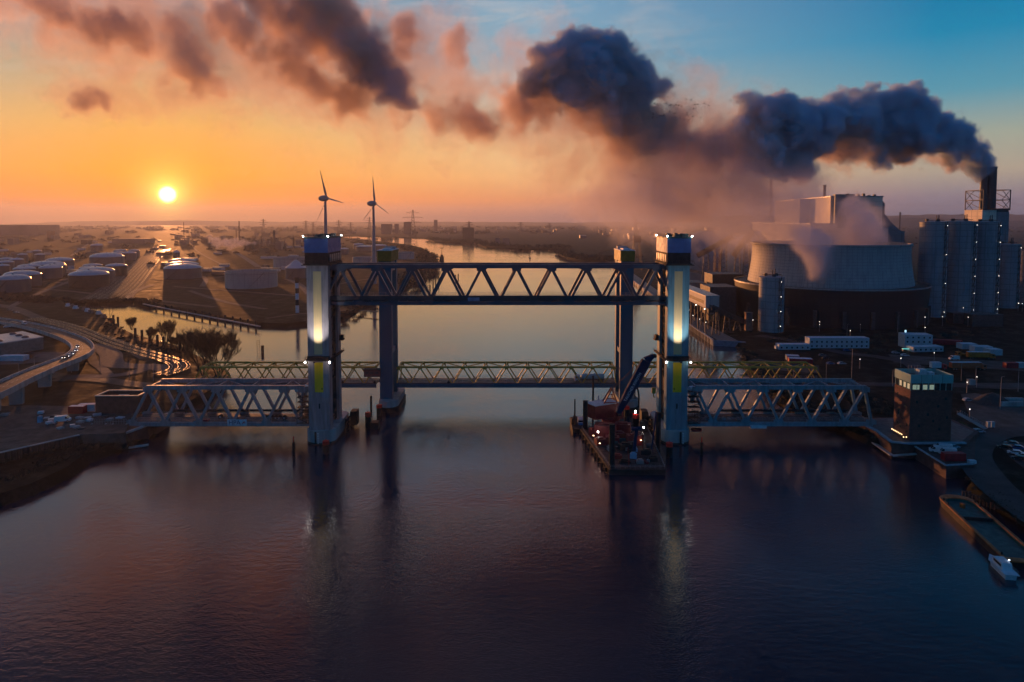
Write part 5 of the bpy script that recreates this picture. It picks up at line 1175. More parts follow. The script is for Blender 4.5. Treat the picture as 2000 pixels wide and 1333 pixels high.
container(1894, 683, 30, 3.4, 6, M_off, 'white hut right of the dark red shed'); container(1922, 689, 34, 3.6, 6, M_white, 'pair of white containers, left part', rz=-.1); container(1946, 695, 24, 3.6, 6, M_off, 'white container behind the orange skip lorry, rightmost of the pale huts')
container(1977, 720, 24, 3.0, 3, M_red, 'red container at the right edge beside the road', roofm=M_red); container(1997, 720, 14, 3.0, 3, M_off, 'blue white container touching the red one at the right edge')
t = thing('glowing_sign', G(1768, 660, LZ+4), 'narrow white glowing sign mast beside the site offices', 'sign'); B().box(-.5, .5, -.15, .15, 0, 5).build('panel', emat('sign_glow', (.5, .85, 1.0), 1.2), t); B().box(-.12, .12, -.1, .1, -4, 0).build('post', M_rl, t)
t = thing('kiosk_sign', G(1776, 678, LZ)+Vector((0, -2.7, 2.4)), 'small bright pink lit sign on the red kiosk', 'sign'); B().box(-1.3, 1.3, -.1, 0, 0, .6).build('panel', emat('pink_glow', (1.0, .35, .45), 4.0), t); B().box(-1.4, 1.4, 0.0, .1, -.1, .7).build('frame', M_red, t)
t = thing('light_awning', G(1770, 686, LZ), 'low teal lit awning in front of the red kiosk', 'awning'); B().box(-2.5, 2.5, -.7, .7, 1.2, 1.5).build('top', emat('teal_glow', (.1, .7, .6), .8), t); B().box(-2.3, -2.1, -.5, .5, 0, 1.2).box(2.1, 2.3, -.5, .5, 0, 1.2).build('leg', M_rl, t)
def lorry(px, py, L, col, cabcol, label, rz=0.0, boxh=2.9, z0=LZ+.15, cylinder=False, grp=None, name='lorry', flat=False, pos=None):
    p = pos or G(px, py, z0); t = thing(name, p, label, 'lorry', grp, rz)
    B().box(-L/2, L/2, -.5, .5, .75, 1.05).build('chassis', M_tyre, t)
    if cylinder:
        k = B().tube([(-L/2+.1, 0, 2.35), (-L/2+.5, 0, 2.35), (L/2-3.6, 0, 2.35), (L/2-3.2, 0, 2.35)], [.8, 1.2, 1.2, .8], 18).build('tank', mat('tank_blue_white', (0.36, 0.52, 0.60), 0.25, var=.05), t, smooth=True)
        b = B()
        for x in (-L/2+2, -L/2+4.5, L/2-5): b.box(x-.08, x+.08, -1.24, 1.24, 1.2, 1.5); b.tube([(x, 0, 3.5), (x, 0, 3.75)], .3, 8)
        b.build('band', M_dk, k)
    elif flat: B().box(-L/2, L/2-3, -1.2, 1.2, 1.05, 2.0).build('skip', col, t)
    else:
        bx_ = B().box(-L/2, L/2-3.0, -1.25, 1.25, 1.06, 1.06+boxh).build('cargo_box', col, t); b = B()
        n = int((L-3)/1.1)
        for i in range(n): x = -L/2+.3+i*1.1; b.box(x, x+.1, -1.29, -1.25, 1.1, 1.0+boxh)
        b.build('ribs', col, bx_); B().box(-L/2, L/2-3.0, -1.25, 1.25, 1.07+boxh, 1.2+boxh).build('roof', M_white, bx_)
    cb_ = prof_body(B(), [(L/2-2.4, .6), (L/2, .6), (L/2, 1.9), (L/2-.25, 2.9), (L/2-2.1, 3.2), (L/2-2.4, 3.1)], 2.4).build('cab', cabcol, t)
    B().box(L/2-.06, L/2+.02, -1.05, 1.05, 1.75, 2.6).build('windscreen', M_glass, cb_); B().box(L/2-1.7, L/2-.5, -1.23, 1.23, 1.7, 2.5).build('side_window', M_glass, cb_)
    wheels(t, [-L/2+1.2, -L/2+2.5, L/2-3.6, L/2-1.2] if L > 9 else [-L/2+1.5, L/2-1.2], 2.45, .5); return t
M_or = mat('orange_paint', (0.50, 0.16, 0.02), .4); M_or2 = mat('brick_orange_paint', (0.42, 0.10, 0.04), .45)
lorry(1890, 722, 19, M_or2, M_or2, 'long orange-red articulated lorry parked at the right', 0.0)
lorry(1915, 701, 15, M_or, M_or, 'orange lorry with a ribbed body behind the white van', -.08); lorry(1880, 697, 8, M_or, M_or, 'small orange skip lorry left of the ribbed orange lorry', PI, flat=True)
lorry(1832, 722, 8, M_white, M_red, 'short lorry with a white box and a red cab beside the long orange-red lorry', 0)
vehicle('van', WH, G(1863, 703, LZ+.15), PI, 'white van parked among the orange lorries'); vehicle('parked_car', WH, G(1767, 696, LZ+.15), -.1, 'bright white car on the road below the site offices'); vehicle('parked_car', SV, G(1749, 691, LZ+.15), -.1, 'dim grey car just left of the bright white car')
vehicle('parked_car', BL, G(1654, 686, LZ+.15), 0, 'blue car in front of the two-storey site office'); vehicle('parked_car', SV, G(1891, 784, LZ+.15), 0, 'pale car beside the gravel heap on the right shore')
vehicle('parked_car', ('pale_blue', (0.25, 0.40, 0.5)), G(1911, 845, LZ+.3), 0, 'light blue car on the curved road right of the control tower')
for i, (x, y) in enumerate(((1612, 702), (1606, 696), (1622, 712), (1644, 712))): vehicle('parked_car', (BK, GR, BL, SV)[i], G(x, y, LZ+.2), .1, '%s car on the dark yard below the long site office' % ('black', 'grey', 'blue', 'silver')[i], None)
pk = [(1962, 876, BK, 'black car with a bright edge in the right parking area'), (1982, 887, WH, 'white hatchback in the right parking area'), (1998, 893, WH, 'white car at the right edge next to the white hatchback'), (1985, 877, BL, 'blue car behind the white hatchback'), (1990, 898, BK, 'dark car below the white hatchback'), (1975, 869, GR, 'grey car topmost in the right parking area')]
for x, y, c_, lab in pk: vehicle('parked_car', c_, G(x, y, LZ+.3), 2.6, lab)
for x, lab in ((1932, 'left'), (1940, 'right')): container(x, 836, 6, 2.3, 1.2, M_off, '%s one of two white site toilets by the curved road' % lab, LZ+.2, name='site_toilet')
# gravel heap, blocks, footbridge
t = thing('gravel_heap', G(1936, 788, LZ), 'dark heap of gravel in the yard behind the control tower', 'heap'); b = B().lathe((0, 0, 0), [(8, 0), (6.6, 1.2), (4.4, 2.9), (2.2, 4.2), (.4, 4.7)], 22, 1.1, .7)
b.v = [(v[0]+.5*mnoise.noise((v[0]*.6, v[1]*.6, v[2])), v[1], max(0, v[2]+.5*mnoise.noise((v[0]*.5, v[1]*.5, 3)))) for v in b.v]; b.build('pile', mat('dark_gravel', (0.05, 0.05, 0.05), .9, var=.4, scale=2), t)
for i in range(12):
    p = G(1958+(i % 6)*7, 786+(i//6)*8, LZ); o = B().obox((0, 0, 0), (1.8, 1.2, 1.1)).obox((0.1, 0, 1.1), (1.6, 1.1, .9), .08).build('concrete_block', M_con); o.location = p; tag(o, 'stacked concrete block in the yard right of the gravel heap', 'block', 'concrete blocks in the right yard')
t = thing('sloping_footbridge', G(1872, 808, LZ+4), 'pale railed ramp descending from the control tower to the yard', 'ramp'); e = G(1925, 838, LZ+.6)-t.location
B().bar((0, 0, 0), e, 2.2, .3).build('deck', M_con, t); b = B(); s = Vector((e.y, -e.x, 0)).normalized()*1.05
for k in (-1, 1): railing(b, s*k, e+s*k, 1.2, .9, .09)
b.build('railing', M_rl, t)
for x, y, h in ((1663, 742, 16), (1613, 747, 9), (1654, 640+16, 8), (1753, 650, 12), (1877, 744, 9), (1905, 752, 9), (1953, 800, 14), (1988, 765, 12), (1743, 755, 8), (1550, 745, 8)): lamp_post(G(x, y, LZ), h, 'unlit lamp post beside the roads on the right shore', 'unlit lamp posts on the right shore', .15, 1.2, M_rl)
for x, y in ((1888, 768), (1907, 757), (1824, 707), (1759, 718), (1679, 720), (1893, 824), (1680, 648), (1600, 648)): lamp_post(G(x, y, LZ), 5, 'small lit lamp beside the roads on the right shore', 'small lit lamps on the right shore', .2)
for x, y in ((196, 730), (253, 740), (300, 745), (68, 730), (38, 745), (98, 738), (140, 728)): lamp_post(G(x, y, LZ), 9, 'unlit lamp post beside the roads on the left shore', 'unlit lamp posts on the left shore', .15, 1.2, M_rl)
t = thing('trackside_cabinet', G(1896, 752, LZ), 'small grey cabinet beside the road behind the control tower', 'cabinet'); B().box(-1.5, 1.5, -1, 1, 0, 2.6).build('body', M_con, t); B().box(-1.6, 1.6, -1.1, 1.1, 2.6, 2.75).build('lid', M_rl, t)
# tank lorry on the low bridge
tl_ = lorry(0, 0, 13.5, M_white, M_white, 'tank lorry with a white cab and pale blue tank crossing the low bridge', PI, cylinder=True, name='tank_lorry', pos=Vector(((1150-1000)*304/F+0.6, 303.3, 11.42)))
# ------------------------------------------------------------------ dolphins and piles
M_tip = mat('signal_red', (0.90, 0.03, 0.02), .45, var=.05)
def dolphin(px, yw, ytop, r, label, red=True, grp=None, pole=False):
    p = G(px, yw, 0); h = (yw-ytop)*p.y/F; t = thing('mooring_dolphin', p, label, 'dolphin', grp); hr = min(2.0, h*.3) if red else 0
    B().tube([(0, 0, -1.5), (0, 0, h-hr)], r, 14).build('pile', M_blk, t)
    if red:
        if pole: B().tube([(0, 0, h-hr), (0, 0, h)], r*.4, 8).build('topmark', M_tip, t)
        else: B().lathe((0, 0, h-hr), [(r*1.06, 0), (r*1.06, hr*.8), (r*.9, hr*.8)], 14).build('cap', M_tip, t); B().tube([(0, 0, h-hr*.2), (0, 0, h+.7)], .09, 6).build('topmark', M_tip, t)
    b = B()
    for s in (-1, 1): b.bar((s*.3, -r-.12, 0), (s*.3, -r-.12, h-hr), .1)
    for k in range(int((h-hr)/.6)): b.bar((-.3, -r-.12, .3+k*.6), (.3, -r-.12, .3+k*.6), .08)
    b.build('ladder', M_dark, t); return t
dolphin(637, 886, 859, 1.15, 'black mooring dolphin with a red top in front of the left tower pier'); dolphin(574, 888, 852, .5, 'slim black pile with a red pole left of the left tower pier', pole=True); dolphin(719, 836, 803, 1.1, 'black dolphin with a red top right of the left tower, nearer one of two'); dolphin(741, 812, 789, 1.2, 'black dolphin with a red top at the foot of the left blue tower')
dolphin(725, 800, 773, .45, 'plain thin black pile between the left towers', False); dolphin(1307, 893, 862, 1.15, 'black dolphin with a red top in front of the right tower pier'); dolphin(1370, 888, 853, .5, 'slim black pile with a red pole right of the right tower pier', pole=True)
dolphin(1241, 842, 806, 1.1, 'black dolphin with a red cap carrying a bright lamp beside the floating crane'); dolphin(1224, 815, 792, 1.1, 'black dolphin with a red cap behind the crane jib')
q = P(1241, 804, G(1241, 842, 0).y-1.3); o = B().lathe((0, 0, 0), [(.02, -.4), (.4, 0), (.02, .4)], 10).tube([(0, 0, -.8), (0, 0, -.3)], .1, 6).build('beacon_lamp', M_lamp); o.location = q; tag(o, 'bright white lamp on the red-capped dolphin beside the floating crane', 'lamp')
p = G(1236, 800, 0); t = thing('pointed_frame', p, 'black pointed arch frame standing in the water behind the lit dolphin', 'frame'); b = B()
for s in (-1, 1): b.tube([(s*2.6, 0, -1), (s*2.6, 0, 6), (s*2.1, 0, 9), (s*1.0, 0, 11.5), (0, 0, 13)], .38, 8); b.tube([(s*.9, 0, 5), (s*.9, 0, 11)], .2, 6)
b.bar((-2.6, 0, 5), (2.6, 0, 5), .3); b.build('arch', M_blk, t)
# small fender and work pontoon near left tower
t = thing('small_pontoon', G(733, 836, 0), 'small dark pontoon chained beside the dolphin right of the left tower', 'pontoon'); B().box(-1.6, 1.6, -2, 2, -.3, 2.6).build('hull', M_blk, t); B().bar((-1.6, 0, 1), (-3.2, -1, 3), .15).build('gangway', M_rl, t)
for i, x in enumerate(range(305, 512, 15)):
    y = 600+(x-305)*0.187; p = G(x, y+3, 0); o = B().tube([(0, 0, -1), (0, 0, 5.2)], .75, 10).lathe((0, 0, 5.2), [(.8, 0), (.5, .4)], 10).build('quay_pile', M_blk); o.location = p; tag(o, 'dark pile standing along the far quay of the harbour basin', 'pile', 'piles along the far quay of the basin')
t = thing('quay_wall', G(400, 618, 0), 'long low quay wall with a bright top edge across the harbour basin', 'quay wall'); b = B(); o0 = Vector(t.location)
b.bar(G(280, 594, 3.3)-o0, G(340, 606, 3.3)-o0, 1.4, .7); b.bar(G(340, 606, 3.3)-o0, G(508, 638, 3.3)-o0, 1.4, .7); b.build('cap', M_con, t)
for x, y, h in ((222, 634, 7), (231, 638, 7), (265, 668, 9), (278, 672, 9), (293, 676, 8), (308, 683, 9), (320, 687, 9), (335, 692, 8), (352, 697, 9)):
    p = G(x, y, 0); o = B().tube([(0, 0, -1), (0, 0, h)], .85, 10).lathe((0, 0, h), [(.9, 0), (.9, .5), (.4, .7)], 10).build('mooring_pile', M_blk); o.location = p; tag(o, 'tall dark mooring pile along the near bank of the harbour basin', 'pile', 'mooring piles along the near basin bank')
for x, y0_, y1_ in ((840, 575, 545), (846, 568, 539), (851, 560, 533), (857, 553, 530), (890, 550, 529), (895, 548, 527)):
    p = G(x, y0_, 0); h = (y0_-y1_)*p.y/F*.6; o = B().tube([(0, 0, -1), (0, 0, h)], .7, 8).lathe((0, 0, h), [(.75, 0), (.3, .5)], 8).build('river_pile', M_blk); o.location = p; tag(o, 'thin dark pile in the river beyond the raised span', 'pile', 'piles in the river beyond the raised span')
dolphin(513, 690, 675, .9, 'lone black pile in the basin mouth left of the left tower', False)
t = thing('gauge_frame', G(505, 688, 0), 'thin open frame marker beside the lone pile in the basin mouth', 'marker'); b = B()
for s in (-1, 1): b.bar((s*.9, 0, -1), (s*.9, 0, 8), .16)
for k in range(6): b.bar((-.9, 0, 1+k*1.3), (.9, 0, 1+k*1.3), .12)
b.build('frame', M_blk, t)
t = thing('radar_beacon', G(863, 508, 0), 'dark river beacon with a tall mast and footbridge off the wooded tip', 'beacon'); b = B().lathe((0, 0, -1), [(5, 0), (4.4, 6), (5.5, 6.2), (5.5, 8)], 14); b.build('base', M_blk, t); B().box(-2.5, 2.5, -2.5, 2.5, 7, 11).build('cabin', M_dark, t); B().tube([(0, 0, 11), (0, 0, 26)], [.7, .35], 8).box(-3, 3, -.3, .3, 24, 25.4).build('mast', M_dark, t); B().bar((-5, 0, 6.6), (-26, 6, 6), 1.4, .7).build('footbridge', M_dark, t)
for x, y, lab in ((1035, 505, 'dark buoy in the middle of the far river'), (931, 482, 'dark buoy near the far river bank'), (1087, 494, 'dark buoy near the right river bank')):
    t = thing('river_buoy', G(x, y, 0), lab, 'buoy'); B().lathe((0, 0, -.5), [(2.0, 0), (2.4, 1), (2.0, 2), (.7, 3), (.5, 7), (.9, 7.2), (.9, 8.6)], 12).build('body', M_blk, t); B().lathe((0, 0, 8.2), [(.2, 0), (.9, .8), (.1, 2)], 8).build('topmark', M_dark, t)
# ------------------------------------------------------------------ floating crane
t = thing('floating_crane', (47, 243, 0), 'dark red floating crane barge with a raised navy jib beside the right tower', 'floating crane'); o0 = Vector((47, 243, 0)); RZ = math.radians(0)
M_hull = mat('barge_hull', (0.03, 0.022, 0.022), .6, var=.4); M_mred = mat('maroon_paint', (0.30, 0.03, 0.03), .55, var=.25); M_navy = mat('navy_jib', (0.010, 0.035, 0.09), .85, var=.15, spec=0.08)
def L_(px, py, z): return G(px, py, z)-o0
hullp = [L_(1133, 838, 1.8), L_(1190, 918, 1.8), L_(1300, 918, 1.8), L_(1262, 832, 1.8)]; hp = [(v.x, v.y) for v in hullp]
hl = B().prism(hp, -1, 1.9).build('hull', M_hull, t); B().prism([(x*.97, y*.97) for x, y in hp], 1.9, 2.0).build('deck', mat('barge_deck', (0.06, 0.035, 0.035), .7, var=.5, scale=.8), t)
b = B()
for p, q in zip(hullp, hullp[1:]+hullp[:1]): railing(b, Vector((p.x*.97, p.y*.97, 2)), Vector((q.x*.97, q.y*.97, 2)), 1.1, 1.6, .07)
b.build('railing', M_rl, t); b = B()
for i in range(9): p = hullp[0].lerp(hullp[1], (i+.5)/9); b.tube([(p.x-.5, p.y, .2), (p.x-.5, p.y, 1.6)], .45, 8)
b.build('fender', M_blk, hl)
# slewing upper works
cpx = L_(1192, 832, 2.0); cx_, cy_ = cpx.x, cpx.y
B().lathe((cx_, cy_, 2), [(3.4, 0), (3.4, 2.6), (3.8, 2.8), (3.8, 3.4)], 20).build('pedestal', M_mred, t)
mh = B().obox((cx_-3.0, cy_+2, 5.4), (11.5, 6.6, 5.4), .5).build('machine_house', M_mred, t); B().obox((cx_-3.0, cy_+2, 10.8), (11.9, 7, .25), .5).build('roof', M_white, mh); B().obox((cx_-4.5, cy_+.2, 6.6), (5, 3, 2.6), .5).build('counterweight', M_mred, mh)
b = B(); b.bar((cx_-3, cy_, 10.2), (cx_+.5, cy_, 17), .5).bar((cx_-3, cy_+4, 10.2), (cx_+.5, cy_+2, 17), .5).bar((cx_+3, cy_, 10.2), (cx_+.5, cy_, 17), .5); 
for k in range(3): b.bar((cx_-2.2+k, cy_, 11.4+k*1.6), (cx_+2.2-k*.6, cy_, 11.4+k*1.6), .3)
b.build('a_frame', M_mred, t)
B().obox((cx_+3.2, cy_-1.5, 5.6), (2.2, 2.4, 2.8), .3).build('operator_cab', M_mred, t); B().obox((cx_+3.2, cy_-2.75, 6.8), (1.9, .1, 1.3), .3).build('cab_window', M_glass, t)
# jib from foot (1185,800) to tip (1276,695)
jf = P(1207, 806, 249)-o0; jm = P(1262, 705, 244)-o0; jt = P(1277, 694, 243)-o0
def jib_seg(b, a, c, wa, wc, ha, hc):
    d = (c-a).normalized(); s = Vector((0, 1, 0)); u = d.cross(s).normalized(); vs = [a+s*(i*wa/2)+u*(j*ha/2) for i, j in ((-1, -1), (1, -1), (1, 1), (-1, 1))]+[c+s*(i*wc/2)+u*(j*hc/2) for i, j in ((-1, -1), (1, -1), (1, 1), (-1, 1))]
    b.add(vs, [(3, 2, 1, 0), (4, 5, 6, 7), (0, 1, 5, 4), (1, 2, 6, 5), (2, 3, 7, 6), (3, 0, 4, 7)])
b = B(); jib_seg(b, jf, jf.lerp(jm, .4), 2.0, 2.2, 1.9, 3.1); jib_seg(b, jf.lerp(jm, .4), jm, 2.2, 2.2, 3.1, 3.3); jib_seg(b, jm, jt, 1.8, 1.0, 2.9, 1.2); jib = b.build('jib', M_navy, t)
hd_ = jt+Vector((.3, 0, -.3)); B().tube([hd_+Vector((0, -.5, 0)), hd_+Vector((0, .5, 0))], .7, 14).build('sheave', M_blk, jib)
jd = (jm-jf).normalized(); ang_ = math.atan2(jd.z, jd.x)
text('TAUCHER KNOTH', 1.5, mat('jib_letters', (0.62, 0.80, 0.88), .4, var=0), jib, jf.lerp(jm, .47)+Vector((0, -1.16, 0)), (0, 0, 0)); tx = bpy.data.objects[[o.name for o in jib.children if o.name.startswith('lettering')][0]]
jn = (Vector((0, -1, 0))-jd*Vector((0, -1, 0)).dot(jd)).normalized(); ju = jn.cross(jd); jc = jf.lerp(jm, .52)+jn*1.16
tx.matrix_local = Matrix(((jd.x, ju.x, jn.x, jc.x), (jd.y, ju.y, jn.y, jc.y), (jd.z, ju.z, jn.z, jc.z), (0, 0, 0, 1)))
top_a = Vector((cx_+.5, cy_, 17)); b = B()
for dy in (-.6, .6): b.bar(top_a+Vector((0, dy, 0)), jt+Vector((-.5, dy, .8)), .07)
for dx in (0, .4, .8): b.bar(jt+Vector((dx, 0, -.6)), Vector((jt.x+dx-.3, jt.y, 23.5)), .06)
b.bar(top_a, jm+Vector((-1, 0, 1)), .09); b.build('cable', M_blk, t); B().obox((jt.x+.1, jt.y, 21.6), (1.4, .9, 2.0)).tube([(jt.x+.1, jt.y, 21.7), (jt.x+.1, jt.y, 20.4), (jt.x+.7, jt.y, 20.0)], .2, 6).build('hook_block', mat('hook_yellow', (.35, .22, .03), .5), t)
b = B(); 
for k in range(7): b.bar((cx_-1+k*.5, cy_-3, 3.5+k*.5), (cx_+2.5-k*.3, cy_-3.2, 4.5+k*.6), .3)
b.build('pipework', M_mred, t)
# legs of the barge (spuds) and deck gear
for x, y, yt, lab in ((1143, 838, 781, 0), (1195, 912, 826, 1), (1285, 868, 804, 2)):
    p = L_(x, y, 2.0); h = (y-yt)*(p.y+o0.y)/F; B().tube([(p.x, p.y, -2), (p.x, p.y, 2+h)], .95, 14).build('spud_leg', M_blk, t)
gear = [(1182, 852, 8, 5, 4.6, M_mred), (1216, 846, 6, 4, 3.8, M_mred), (1238, 868, 5, 3.4, 3.6, M_mred), (1196, 866, 5, 3, 2.6, M_mred), (1160, 850, 4, 3, 2.4, M_mred), (1172, 868, 3.5, 3, 2.2, M_mred), (1208, 858, 4.2, 3.4, 2.6, M_mred), (1222, 878, 5, 3, 2.0, M_hull), (1246, 862, 4, 3, 3.0, M_mred), (1256, 842, 3, 3, 4.0, M_hull), (1237, 895, 2.2, 1.6, 1.6, M_cyan), (1240, 882, 1.8, 1.4, 1.2, M_cyan), (1262, 888, 3.6, 2, 1.6, M_hull), (1275, 900, 3, 2.4, 1.4, M_hull), (1206, 895, 3, 2, 1.2, M_mred), (1220, 904, 4, 1.4, .8, M_hull), (1250, 905, 2.4, 2, 1.0, M_rl), (1180, 846, 2.4, 2, 2.0, M_mred), (1192, 880, 2, 2, 1.4, M_rl)]
for i, (x, y, w_, d_2, h, m) in enumerate(gear):
    p = L_(x, y, 2.0); g_ = B().obox((p.x, p.y, 2.0), (w_, d_2, h), R.uniform(-.3, .3)).obox((p.x, p.y, 2+h), (w_*.6, d_2*.5, .5), R.uniform(-.3, .3)).build(('deck_box', 'winch_housing', 'generator')[i % 3], m, t)
for i in range(30):
    x = R.uniform(1150, 1275); y = R.uniform(838, 910)
    if x < 1133+(y-838)*.75+8 or x > 1262+(y-832)*.44-8: continue
    p = L_(x, y, 2.0); k_ = i % 3; b = B()
    if k_ == 0: b.obox((p.x, p.y, 2), (R.uniform(.8, 2.4), R.uniform(.6, 1.6), R.uniform(.6, 1.8)), R.uniform(0, 3)); nm = 'deck_crate'
    elif k_ == 1: b.tube([(p.x, p.y, 2), (p.x, p.y, R.uniform(3.5, 6.5))], .16, 6).bar((p.x-.6, p.y, 3.4), (p.x+.6, p.y, 3.4), .12); nm = 'deck_post'
    else:
        for q in range(4): b.tube([(p.x-2, p.y+q*.32, 2.2), (p.x+1.6, p.y+q*.32+.3, 2.2)], .14, 6)
        nm = 'pipe_bundle'
    b.build(nm, (M_mred, M_hull, M_mred, M_rl, M_dark)[i % 5], t)
for x, y in ((1215, 866), (1233, 872), (1268, 876), (1200, 872)):
    p = L_(x, y, 2.0); B().tube([(p.x-1.2, p.y, 3.0), (p.x+1.2, p.y, 3.0)], .9, 12).box(p.x-1.4, p.x+1.4, p.y-.8, p.y+.8, 2.0, 2.3).build('winch', M_dk, t)
p = L_(1237, 890, 2.0); B().bar((p.x, p.y, 2), (p.x+1.2, p.y+.5, 11.5), 1.0).obox((p.x+.8, p.y, 11.2), (3.6, 1.6, .8), .1).build('deck_crane', M_navy, t); p = L_(1272, 884, 2.0); B().bar((p.x, p.y, 2), (p.x+2.0, p.y+2, 16), .5).build('pile_guide', M_navy, t)
for x, y, z in ((1168, 844, 5.6), (1257, 835, 5.8)): p = L_(x, y, z-0); B().lathe((p.x, p.y, z), [(.02, -.32), (.3, 0), (.02, .32)], 10).build('floodlight', M_lamp, t); B().tube([(p.x, p.y+.1, 2), (p.x, p.y+.1, z-.3)], .09, 6).build('floodlight_pole', M_blk, t)
for x, y, z in ((1158, 848, 4.6), (1170, 863, 4.0), (1250, 857, 4.2)): p = L_(x, y, z); B().lathe((p.x, p.y-1.9, z), [(.02, -.16), (.32, 0), (.02, .16)], 8).build('work_light', emat('warm_worklight', (1.0, .62, .32), 8.0), t)
# workboat moored to it
t = thing('workboat', G(1127, 833, 0), 'small dark workboat with a white and blue wheelhouse moored left of the floating crane', 'boat'); hf = [(-3, -8), (-1.8, -9.4), (1.8, -9.4), (3, -8), (3, 6), (0, 10), (-3, 6)]
B().prism([(x*.85, y*.95) for x, y in hf], -.8, 1.4, -.4).build('hull', M_blk, t); B().prism([(x*.86, y*.95) for x, y in hf], 1.4, 1.7).build('gunwale', M_dark, t); wh = B().box(.2, 2.2, -4, 0, 1.7, 4.0).build('wheelhouse', M_white, t); B().box(.15, 2.25, -4.05, -3.95, 2.9, 3.6).build('window', M_glass, wh); B().box(.18, 2.24, -4.04, .02, 1.72, 2.5).build('blue_band', mat('blue_paint', (.05, .2, .5), .4), wh)
B().tube([(-1.4, -5, 1.7), (-1.4, -5, 12.5)], .28, 8).build('spud_leg', M_blk, t); B().obox((-1.6, -1, 1.7), (2, 2.4, 2.2), .2).bar((-1.6, 0, 3), (-.5, 3, 6), .3).build('deck_winch', M_dark, t)
p = G(1158, 815, 0); o = B().tube([(0, 0, -1), (0, 0, 17.5)], .42, 10).lathe((0, 0, 17.5), [(.5, 0), (.5, .3)], 10).build('steel_pile', M_blk); o.location = p; tag(o, 'thin tall black pile behind the floating crane barge', 'pile')
t = thing('white_service_mast', P(1178, 800, 292), 'pale service platform with railings under the low bridge, left of the right blue tower', 'platform'); B().box(-3, 3, -1, 1, 0, .3).build('deck', M_con, t); b = B(); railing(b, (-3, -1, .3), (3, -1, .3), 1.4, .8, .12); b.tube([(-2, 0, .3), (-2, 0, 6)], .3, 8).tube([(1.4, 0, .3), (1.4, 0, 6)], .3, 8); b.build('railing', M_white, t); B().tube([(0, 0, -8), (0, 0, 0)], .8, 8).build('support', M_con, t)
# ------------------------------------------------------------------ barges at the lower right
def barge(pos, L, w_, rz, rim, label, hold, z=1.9):
    t = thing('cargo_barge', pos, label, 'barge', None, rz); n = 10; out = [(-L/2, -w_/2), (L/2-3, -w_/2)]+[(L/2-3+4*math.cos(a), w_/2*math.sin(a)) for a in [(-PI/2)+PI*k/n for k in range(1, n)]]+[(L/2-3, w_/2), (-L/2, w_/2)]
    inn = [(x*.9-.2, y*.84) for x, y in out]; k = len(out); b = B(); b.v = [(x*.96, y*.94, -.6) for x, y in out]+[(x, y, z) for x, y in out]+[(x, y, z) for x, y in inn]+[(x, y, z-1.0) for x, y in inn]
    for i in range(k): j = (i+1) % k; b.f.append((i, j, k+j, k+i))
    hu = b.build('hull', M_hull, t); b = B(); b.v = [(x*1.005, y*1.01, z+d) for d in (0, .35) for x, y in out]+[(x, y, z+d) for d in (0.35, 0) for x, y in inn]
    for i in range(k): j = (i+1) % k; b.f += [(i, j, k+j, k+i), (k+i, k+j, 2*k+j, 2*k+i), (2*k+i, 2*k+j, 3*k+j, 3*k+i)]
    b.build('rim', rim, t); b = B(); b.v = [(x, y, z+.05) for x, y in inn]+[(x, y, z-.7) for x, y in inn]; b.f = [(i, (i+1) % k, k+(i+1) % k, k+i) for i in range(k)]+[tuple(range(2*k-1, k-1, -1))]; b.build('hold', hold, t)
    for x in (L/2-4, L/2-7, -L/2+3): 
        for s in (-1, 1): B().tube([(x, s*(w_/2-.5), z+.35), (x, s*(w_/2-.5), z+1.0)], .22, 8).build('bollard', M_blk, t)
    B().obox((L/2-6, 0, z-.7), (1.2, .8, 1.2), .4).build('winch', rim, t)
    if True: B().box(L*.12, L*.12+.5, -w_*.40, w_*.40, z-.6, z+.32).build('bulkhead', M_hull, t)
    return t
barge((127.2, 178.4, 0), 40, 9.2, math.radians(79), mat('orange_rim', (0.42, 0.13, 0.03), .6, var=.4), 'orange-rimmed open barge at the lower right, its hold green', mat('green_hold', (0.02, 0.10, 0.09), .6, var=.3))
barge((151.5, 184, 0), 34, 8.0, math.radians(76), mat('ochre_rim', (0.14, 0.09, 0.02), .6), 'dark barge with an ochre stripe at the right edge above the orange-rimmed one', M_hull)
t = thing('motor_yacht', (117.3, 159, 0), 'small white motor boat at the lower right edge of the frame', 'boat', None, math.radians(80)); hf = [(-5, -1.6), (2.5, -1.6), (5.5, 0), (2.5, 1.6), (-5, 1.6)]
B().prism([(x*.9, y*.75) for x, y in hf], -.4, 1.3, -.1).build('hull', M_white, t); B().prism(hf, 1.3, 1.5).build('gunwale', M_white, t); cb_ = prof_body(B(), [(-3, 1.5), (2.6, 1.5), (1.4, 2.9), (-2.4, 3.0)], 2.2).build('cabin', M_white, t); B().box(-2.2, 1.2, -1.13, 1.13, 2.0, 2.6).build('window', M_glass, cb_); b = B(); railing(b, (-4.6, -1.4, 1.5), (2, -1.4, 1.5), .8, 1.1, .05); b.build('railing', M_rl, t)
B().lathe((-1, -1.2, 3.2), [(.02, -.15), (.15, 0), (.02, .15)], 8).build('lamp', emat('yacht_lamp', (.7, .85, 1), 14), t)
t = thing('timber_groyne', G(1912, 985, 0), 'row of dark timber piles running into the water above the barges', 'pile row'); b = B()
for i in range(12): y = 5-i*1.0; b.tube([(i*.38-1.5, y, -1), (i*.38-1.5, y, 2.0+.3*(i % 3))], .32, 7)
b.bar((-1.5, 5, 1.8), (3, -6, 1.8), .5).build('pile', mat('old_timber', (0.07, 0.05, 0.045), .9), t)
